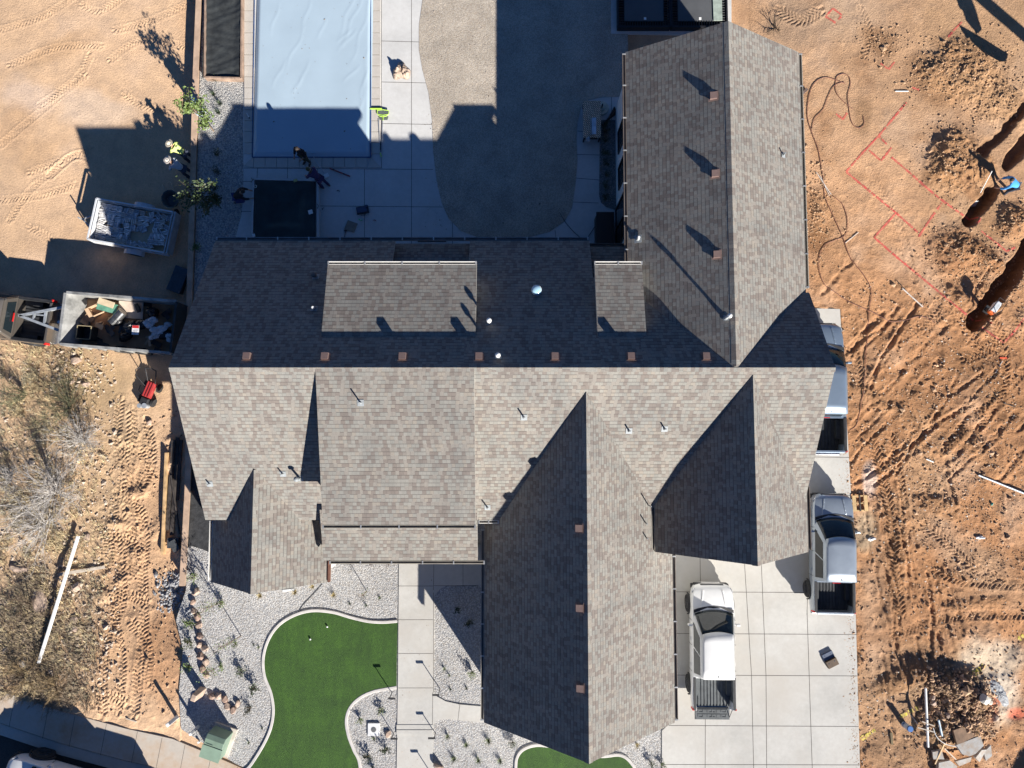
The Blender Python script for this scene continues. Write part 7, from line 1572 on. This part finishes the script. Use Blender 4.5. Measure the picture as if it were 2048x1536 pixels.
for i, (px, py, r_, l) in enumerate(((1968, 1398, .28, 'white boulder at the right rim of the spoil heap'), (1978, 1403, .14, 'small white rock beside the white boulder'), (1988, 1435, .2, 'pale rock on the right flank of the spoil heap'), (1895, 1430, .14, 'round pale stone on the spoil heap'), (1865, 1405, .18, 'tan stone at the upper left of the spoil heap'), (1863, 1395, .16, 'pale stone beside the top of the white pipe'))): rock(l, G(px, py, .05), (r_, r_ * .85, r_ * .7), 80 + i, (rk2, rkg)[0] if i > 1 else mat('white rock', (.6, .56, .48), .9, var=.1, bump=.01), name='rock')
for i, (px, py, rx, l) in enumerate(((2000, 1380, .85, 'grey crusty patch of spilled mortar right of the spoil heap'),)): b = MB(); b.blob((0, 0, -.02), (rx * .45, rx * .75, .12), 5, 6, .3, rot=.5); o = tag(b.build('mortar_spill', mat('grey mortar crust', (.36, .37, .38), .85, var=.15, scale=5, bump=.05, bscale=9)), l, 'mortar'); o.location = G(px - 5, py + 4)
t = thing('water_jug', 'blue and white water bottle standing on the dirt right of the driveway', 'bottle', G(1807, 1448)); b = MB(); b.cyl((0, 0, 0), (0, 0, .5), .12, .12, 18); b.build('body', mat('pale blue plastic bottle', (.45, .58, .70), .3), t); b = MB(); b.cyl((0, 0, .5), (0, 0, .56), .13, .12, 18); b.cyl((0, 0, .12), (0, 0, .2), .124, n=18); b.build('cap', mat('blue cap', (.05, .16, .42), .4), t)
plank('timber_block', 'dark timber stub lying between the driveway and the spoil heap', G(1781, 1464, .04), G(1783, 1488, .04), .1, .06, mat('green brown timber', (.16, .12, .06), .8), 'timber')

# red layout paint sprayed on the dirt
pm_ = mat('red marking paint', (.52, .07, .06), .8, var=.25, scale=6, col2=(.46, .16, .10))
def paint_line(pxs, wd=.085, m=pm_):
    b = MB(); g = random.Random(int(pxs[0][0])); v = []
    for a, c in zip(pxs[:-1], pxs[1:]):
        n = max(2, int(math.hypot(c[0] - a[0], c[1] - a[1]) / 2.5))
        for k in range(n): v.append(G(a[0] + (c[0] - a[0]) * k / n, a[1] + (c[1] - a[1]) * k / n, .012))
    v.append(G(*pxs[-1], .012))
    for i in range(len(v) - 1):
        if g.random() < .05: continue
        d = (v[i + 1] - v[i]); d.z = 0; d.normalize(); q = Vector((-d.y, d.x, 0)) * wd * g.uniform(.3, .7); a, c = v[i], v[i + 1]
        def s_(p): return Vector((p.x, p.y, gz(p.x, p.y) + .010))
        b.face([s_(a - q), s_(c - q), s_(c + q), s_(a + q)])
    return b.build('paint_line', m, ground)
for l in ([(1813, 205), (1757, 272), (1723, 308), (1692, 344), (1741, 384), (1792, 426), (1837, 466)], [(1837, 474), (1862, 436), (1888, 400)], [(1757, 272), (1776, 291)], [(1736, 299), (1762, 322), (1783, 295)],
          [(1783, 315), (1808, 336), (1863, 384), (1888, 404), (1931, 434), (1951, 450)], [(1962, 462), (2000, 492), (2013, 503), (2030, 495)], [(1792, 426), (1748, 475), (1800, 520), (1931, 628), (1960, 652), (2007, 686), (2028, 664), (2050, 634)],
          [(1651, 33), (1666, 17), (1684, 31), (1671, 46), (1651, 33)], [(1761, 127), (1777, 139), (1789, 124)], [(1672, 228), (1686, 239), (1694, 226)], [(1896, 75), (1910, 58), (1924, 44)], [(1823, 175), (1838, 180)]): paint_line(l)
yp = mat('yellow marking paint', (.62, .52, .05), .8, var=.2, scale=6, col2=(.5, .36, .15))
for l in ([(1944, 1352), (1952, 1345), (1968, 1330)], [(1722, 1478), (1735, 1470), (1750, 1460)], [(1800, 1434), (1812, 1428), (1836, 1415)], [(2036, 1279), (2047, 1271)]): paint_line(l, .16, yp)
# ================================================================ LOOSE GROUND COVER
def scatter_stones(name, label, n, region, size, m, seed, sink=.3, density=None):
    """uncountable small stones as one mesh of irregular faceted pebbles"""
    g = np.random.RandomState(seed); x0, x1, y0, y1 = region; vs = []; fs = []
    tmpl = np.array([(1, 0, 0), (0, 1, 0), (-1, 0, 0), (0, -1, 0), (0, 0, 1), (0, 0, -1)]); tf = [(0, 1, 4), (1, 2, 4), (2, 3, 4), (3, 0, 4), (1, 0, 5), (2, 1, 5), (3, 2, 5), (0, 3, 5)]
    c = 0
    while c < n:
        px, py = g.uniform(x0, x1), g.uniform(y0, y1)
        if density and g.rand() > density(px, py): continue
        p = G(px, py); r = size * math.exp(g.normal(0, .45)); a = g.uniform(0, 6.28); ca, sa = math.cos(a), math.sin(a)
        sc = np.array((r * g.uniform(.7, 1.3), r * g.uniform(.6, 1.1), r * g.uniform(.45, .8))); v = tmpl * sc * (1 + .3 * g.uniform(-1, 1, (6, 3)))
        v = np.stack([v[:, 0] * ca - v[:, 1] * sa, v[:, 0] * sa + v[:, 1] * ca, v[:, 2]], -1) + np.array((p.x, p.y, p.z + r * sink)); i0 = len(vs); vs += [tuple(q) for q in v]; fs += [tuple(i0 + k for k in f) for f in tf]; c += 1
    o = MB().add(vs, fs).build(name, m); return stuff(o, label, 'stones')
def fld(cx, cy, rx, ry, base=0.0): return lambda px, py: max(base, math.exp(-((px - cx) / rx) ** 2 - ((py - cy) / ry) ** 2))
def mx(*f): return lambda px, py: max(q(px, py) for q in f)
pb1 = mat('light dirt stones', (.50, .40, .31), .9, var=.3, scale=3); pb2 = mat('dark dirt clods', (.42, .265, .155), .95, var=.3, scale=3); pb3 = mat('brown clods', (.48, .31, .19), .95, var=.3, scale=3); pb4 = mat('pale grit', (.62, .56, .48), .9, var=.2)
scatter_stones('rubble_stones', 'small pale stones strewn over the brushy west lot', 1500, (0, 240, 700, 1390), .05, pb1, 1, density=mx(fld(150, 750, 70, 50), fld(100, 1250, 120, 110, .22), fld(170, 1290, 50, 60)))
scatter_stones('dirt_clods', 'brown dirt clods beside the tyre tracks of the west lot', 900, (190, 380, 820, 1440), .035, pb3, 2, density=lambda x, y: .5)
scatter_stones('soil_clods', 'dark soil clods on the excavated east mounds', 3600, (1600, 2048, 30, 620), .032, pb2, 3, density=mx(fld(1890, 150, 70, 50), fld(1950, 130, 70, 50), fld(1900, 325, 50, 65), fld(2030, 445, 40, 40), fld(1910, 500, 50, 45), fld(1970, 520, 60, 40), fld(1990, 190, 60, 50), fld(1760, 85, 45, 30), fld(1630, 430, 30, 90), fld(2000, 560, 50, 30)))
scatter_stones('soil_clods', 'red-brown clods over the churned ground right of the driveway', 5200, (1680, 2048, 560, 1536), .030, pb3, 4, density=mx(fld(1670, 850, 26, 160), fld(1880, 950, 240, 400, .35), fld(1730, 1380, 30, 160)))
scatter_stones('pale_grit', 'pale grit and chips scattered over the churned east ground', 1500, (1640, 2048, 560, 1536), .020, pb4, 5, density=mx(fld(1750, 1420, 60, 120), fld(1850, 1400, 80, 120), fld(1900, 900, 200, 300, .25)))
scatter_stones('spoil_rubble', 'tan rubble stones covering the dark spoil heap at the bottom right', 1300, (1830, 1995, 1330, 1500), .05, pb3, 6, density=mx(fld(1915, 1375, 60, 26), fld(1900, 1430, 70, 18), fld(1960, 1460, 30, 30), fld(1915, 1400, 80, 60, .1)))
scatter_stones('gravel_spill', 'grey gravel spilled at the north end of the rock line', 500, (310, 385, 1140, 1225), .04, mat('spilled grey gravel', (.36, .36, .37), .9, var=.3), 7, density=fld(345, 1180, 26, 34))
scatter_stones('gravel_chips', 'loose larger chips lying on the landscape gravel', 2600, (366, 975, 1125, 1536), .030, mat('loose gravel chips', (.62, .61, .60), .9, var=.35, scale=2, col2=(.42, .42, .43)), 8, sink=.1,
               density=lambda x, y: 0.0 if (795 < x < 868) or (530 < x < 795 and 1230 < y) or (868 < x and 1403 < y < 1450) or (x < 420 and y > 1500) or y > 1470 + (x - 380) * .4 and x < 560 or (x < 665 and y < 1190 and x > 425) else 1.0)
def scatter_grass(name, label, n, region, h, m, seed, density):
    g = random.Random(seed); b = MB(); c = 0
    while c < n:
        px, py = g.uniform(region[0], region[1]), g.uniform(region[2], region[3])
        if g.random() > density(px, py): continue
        p = G(px, py); c += 1; s = g.uniform(.6, 1.5)
        for k in range(7):
            a = g.uniform(0, 6.28); L = h * s * g.uniform(.5, 1.1); d = Vector((math.cos(a), math.sin(a), 0)); w_ = Vector((-d.y, d.x, 0)) * .008; q = p + d * L * .55 + Vector((0, 0, L * .6)); e = p + d * L * .95 + Vector((0, 0, L * .75))
            b.face([p - w_, p + w_, q + w_ * .8, q - w_ * .8]); b.face([q - w_ * .8, q + w_ * .8, e])
    return stuff(b.build(name, m), label, 'dry grass')
dg1 = mat('straw grass', (.54, .43, .25), .9, var=.2, scale=1.2); dg2 = mat('olive dry grass', (.40, .345, .23), .9, var=.25, scale=1.2); dg3 = mat('brown dead brush', (.27, .205, .14), .9, var=.25, scale=1.2)
scatter_grass('dry_grass', 'straw-coloured dry grass covering the west lot brush', 2000, (0, 240, 690, 1400), .20, dg1, 1, lambda x, y: min(1, max(0, (235 - x + 70 * float(vnoise(np.array(x / 50.0), np.array(y / 50.0)) - .6)) / 140)) * (.15 + .85 * float(vnoise(np.array(x / 34.0), np.array(y / 34.0)) > .45)))
scatter_grass('dry_grass', 'olive dry grass and brush in the west lot', 1100, (0, 235, 690, 1400), .18, dg2, 2, lambda x, y: min(1, max(0, (220 - x + 70 * float(vnoise(np.array(x / 45.0 + 9), np.array(y / 45.0)) - .6)) / 140)) * (.05 + .95 * float(vnoise(np.array(x / 30.0 + 40), np.array(y / 30.0)) > .55)))
scatter_grass('dead_brush', 'brown dead brush near the pavement of the west lot', 1000, (0, 200, 1130, 1425), .26, dg3, 3, mx(fld(70, 1300, 110, 90), fld(120, 1390, 70, 25), fld(60, 1180, 40, 50)))
# box truck added out of view south-east, to cast shade towards the spoil heap
t = thing('shade_truck', 'added dark blue box truck, out of view beyond the bottom right corner, casting shade', 'truck', Vector((27.6, -19.2, -.1)), R(38)); bl = mat('dark blue truck paint', (.04, .07, .14), .4)
b = MB(); b.box((0, 0, 1.9), (5.5, 2.4, 2.4)); b.build('cargo_box', bl, t, bevel=.03); b = MB(); b.box((-3.7, 0, 1.35), (1.7, 2.1, 1.5), taper=.86); b.build('cab', bl, t, bevel=.08); b = MB(); b.box((-3.9, 0, 1.7), (1.35, 2.0, .5)); b.build('cab_glass', winm, t)
for x in (-3.4, 1.7):
    for s in (-1, 1): b = MB(); b.cyl((x, s * 1.0, .48), (x, s * 1.22, .48), .48, n=20); b.build('wheel', tyre_m, t)

# dirt crumbs tracked on to the slab, lying on its real surface
def crumbs(name, label, n, fn, z, size, m, seed):
    g = random.Random(seed); b = MB()
    for k in range(n):
        px, py = fn(g); x, y = P(px, py, z); r = size * math.exp(g.gauss(0, .5)); a = g.uniform(0, 3); c, s_ = math.cos(a) * r, math.sin(a) * r
        b.add([(x + c, y + s_, z), (x - s_ * .7, y + c * .7, z), (x - c, y - s_, z), (x + s_ * .7, y - c * .7, z), (x, y, z + r * .5)], [(0, 1, 4), (1, 2, 4), (2, 3, 4), (3, 0, 4)])
    return stuff(b.build(name, m), label, 'dirt')
crumbs('tracked_soil', 'red dirt crumbs tracked onto the east edge of the driveway', 900, lambda g: ((lambda y: (1697 + (y - 900) * .036 - abs(g.gauss(0, 9)) - 2, y))(g.uniform(905, 1536))), .03, .016, pb3, 3)
crumbs('loose_grit', 'fine grit scattered on the front walk and the gravel edge', 260, lambda g: (g.uniform(797, 866), g.uniform(1130, 1536)), .03, .010, pb1, 4)
crumbs('pool_leaves', 'small brown leaves and specks lying on the pool cover', 70, lambda g: (g.uniform(512, 734), g.uniform(0, 305)), .16, .016, dg3, 5)
crumbs('yard_stones', 'darker loose stones over the crushed stone yard', 1100, lambda g: (g.choice((g.uniform(850, 985), g.uniform(870, 1150))), g.uniform(0, 460)), .012, .017, mat('yard stones', (.40, .34, .28), .9, var=.4, scale=2), 6)
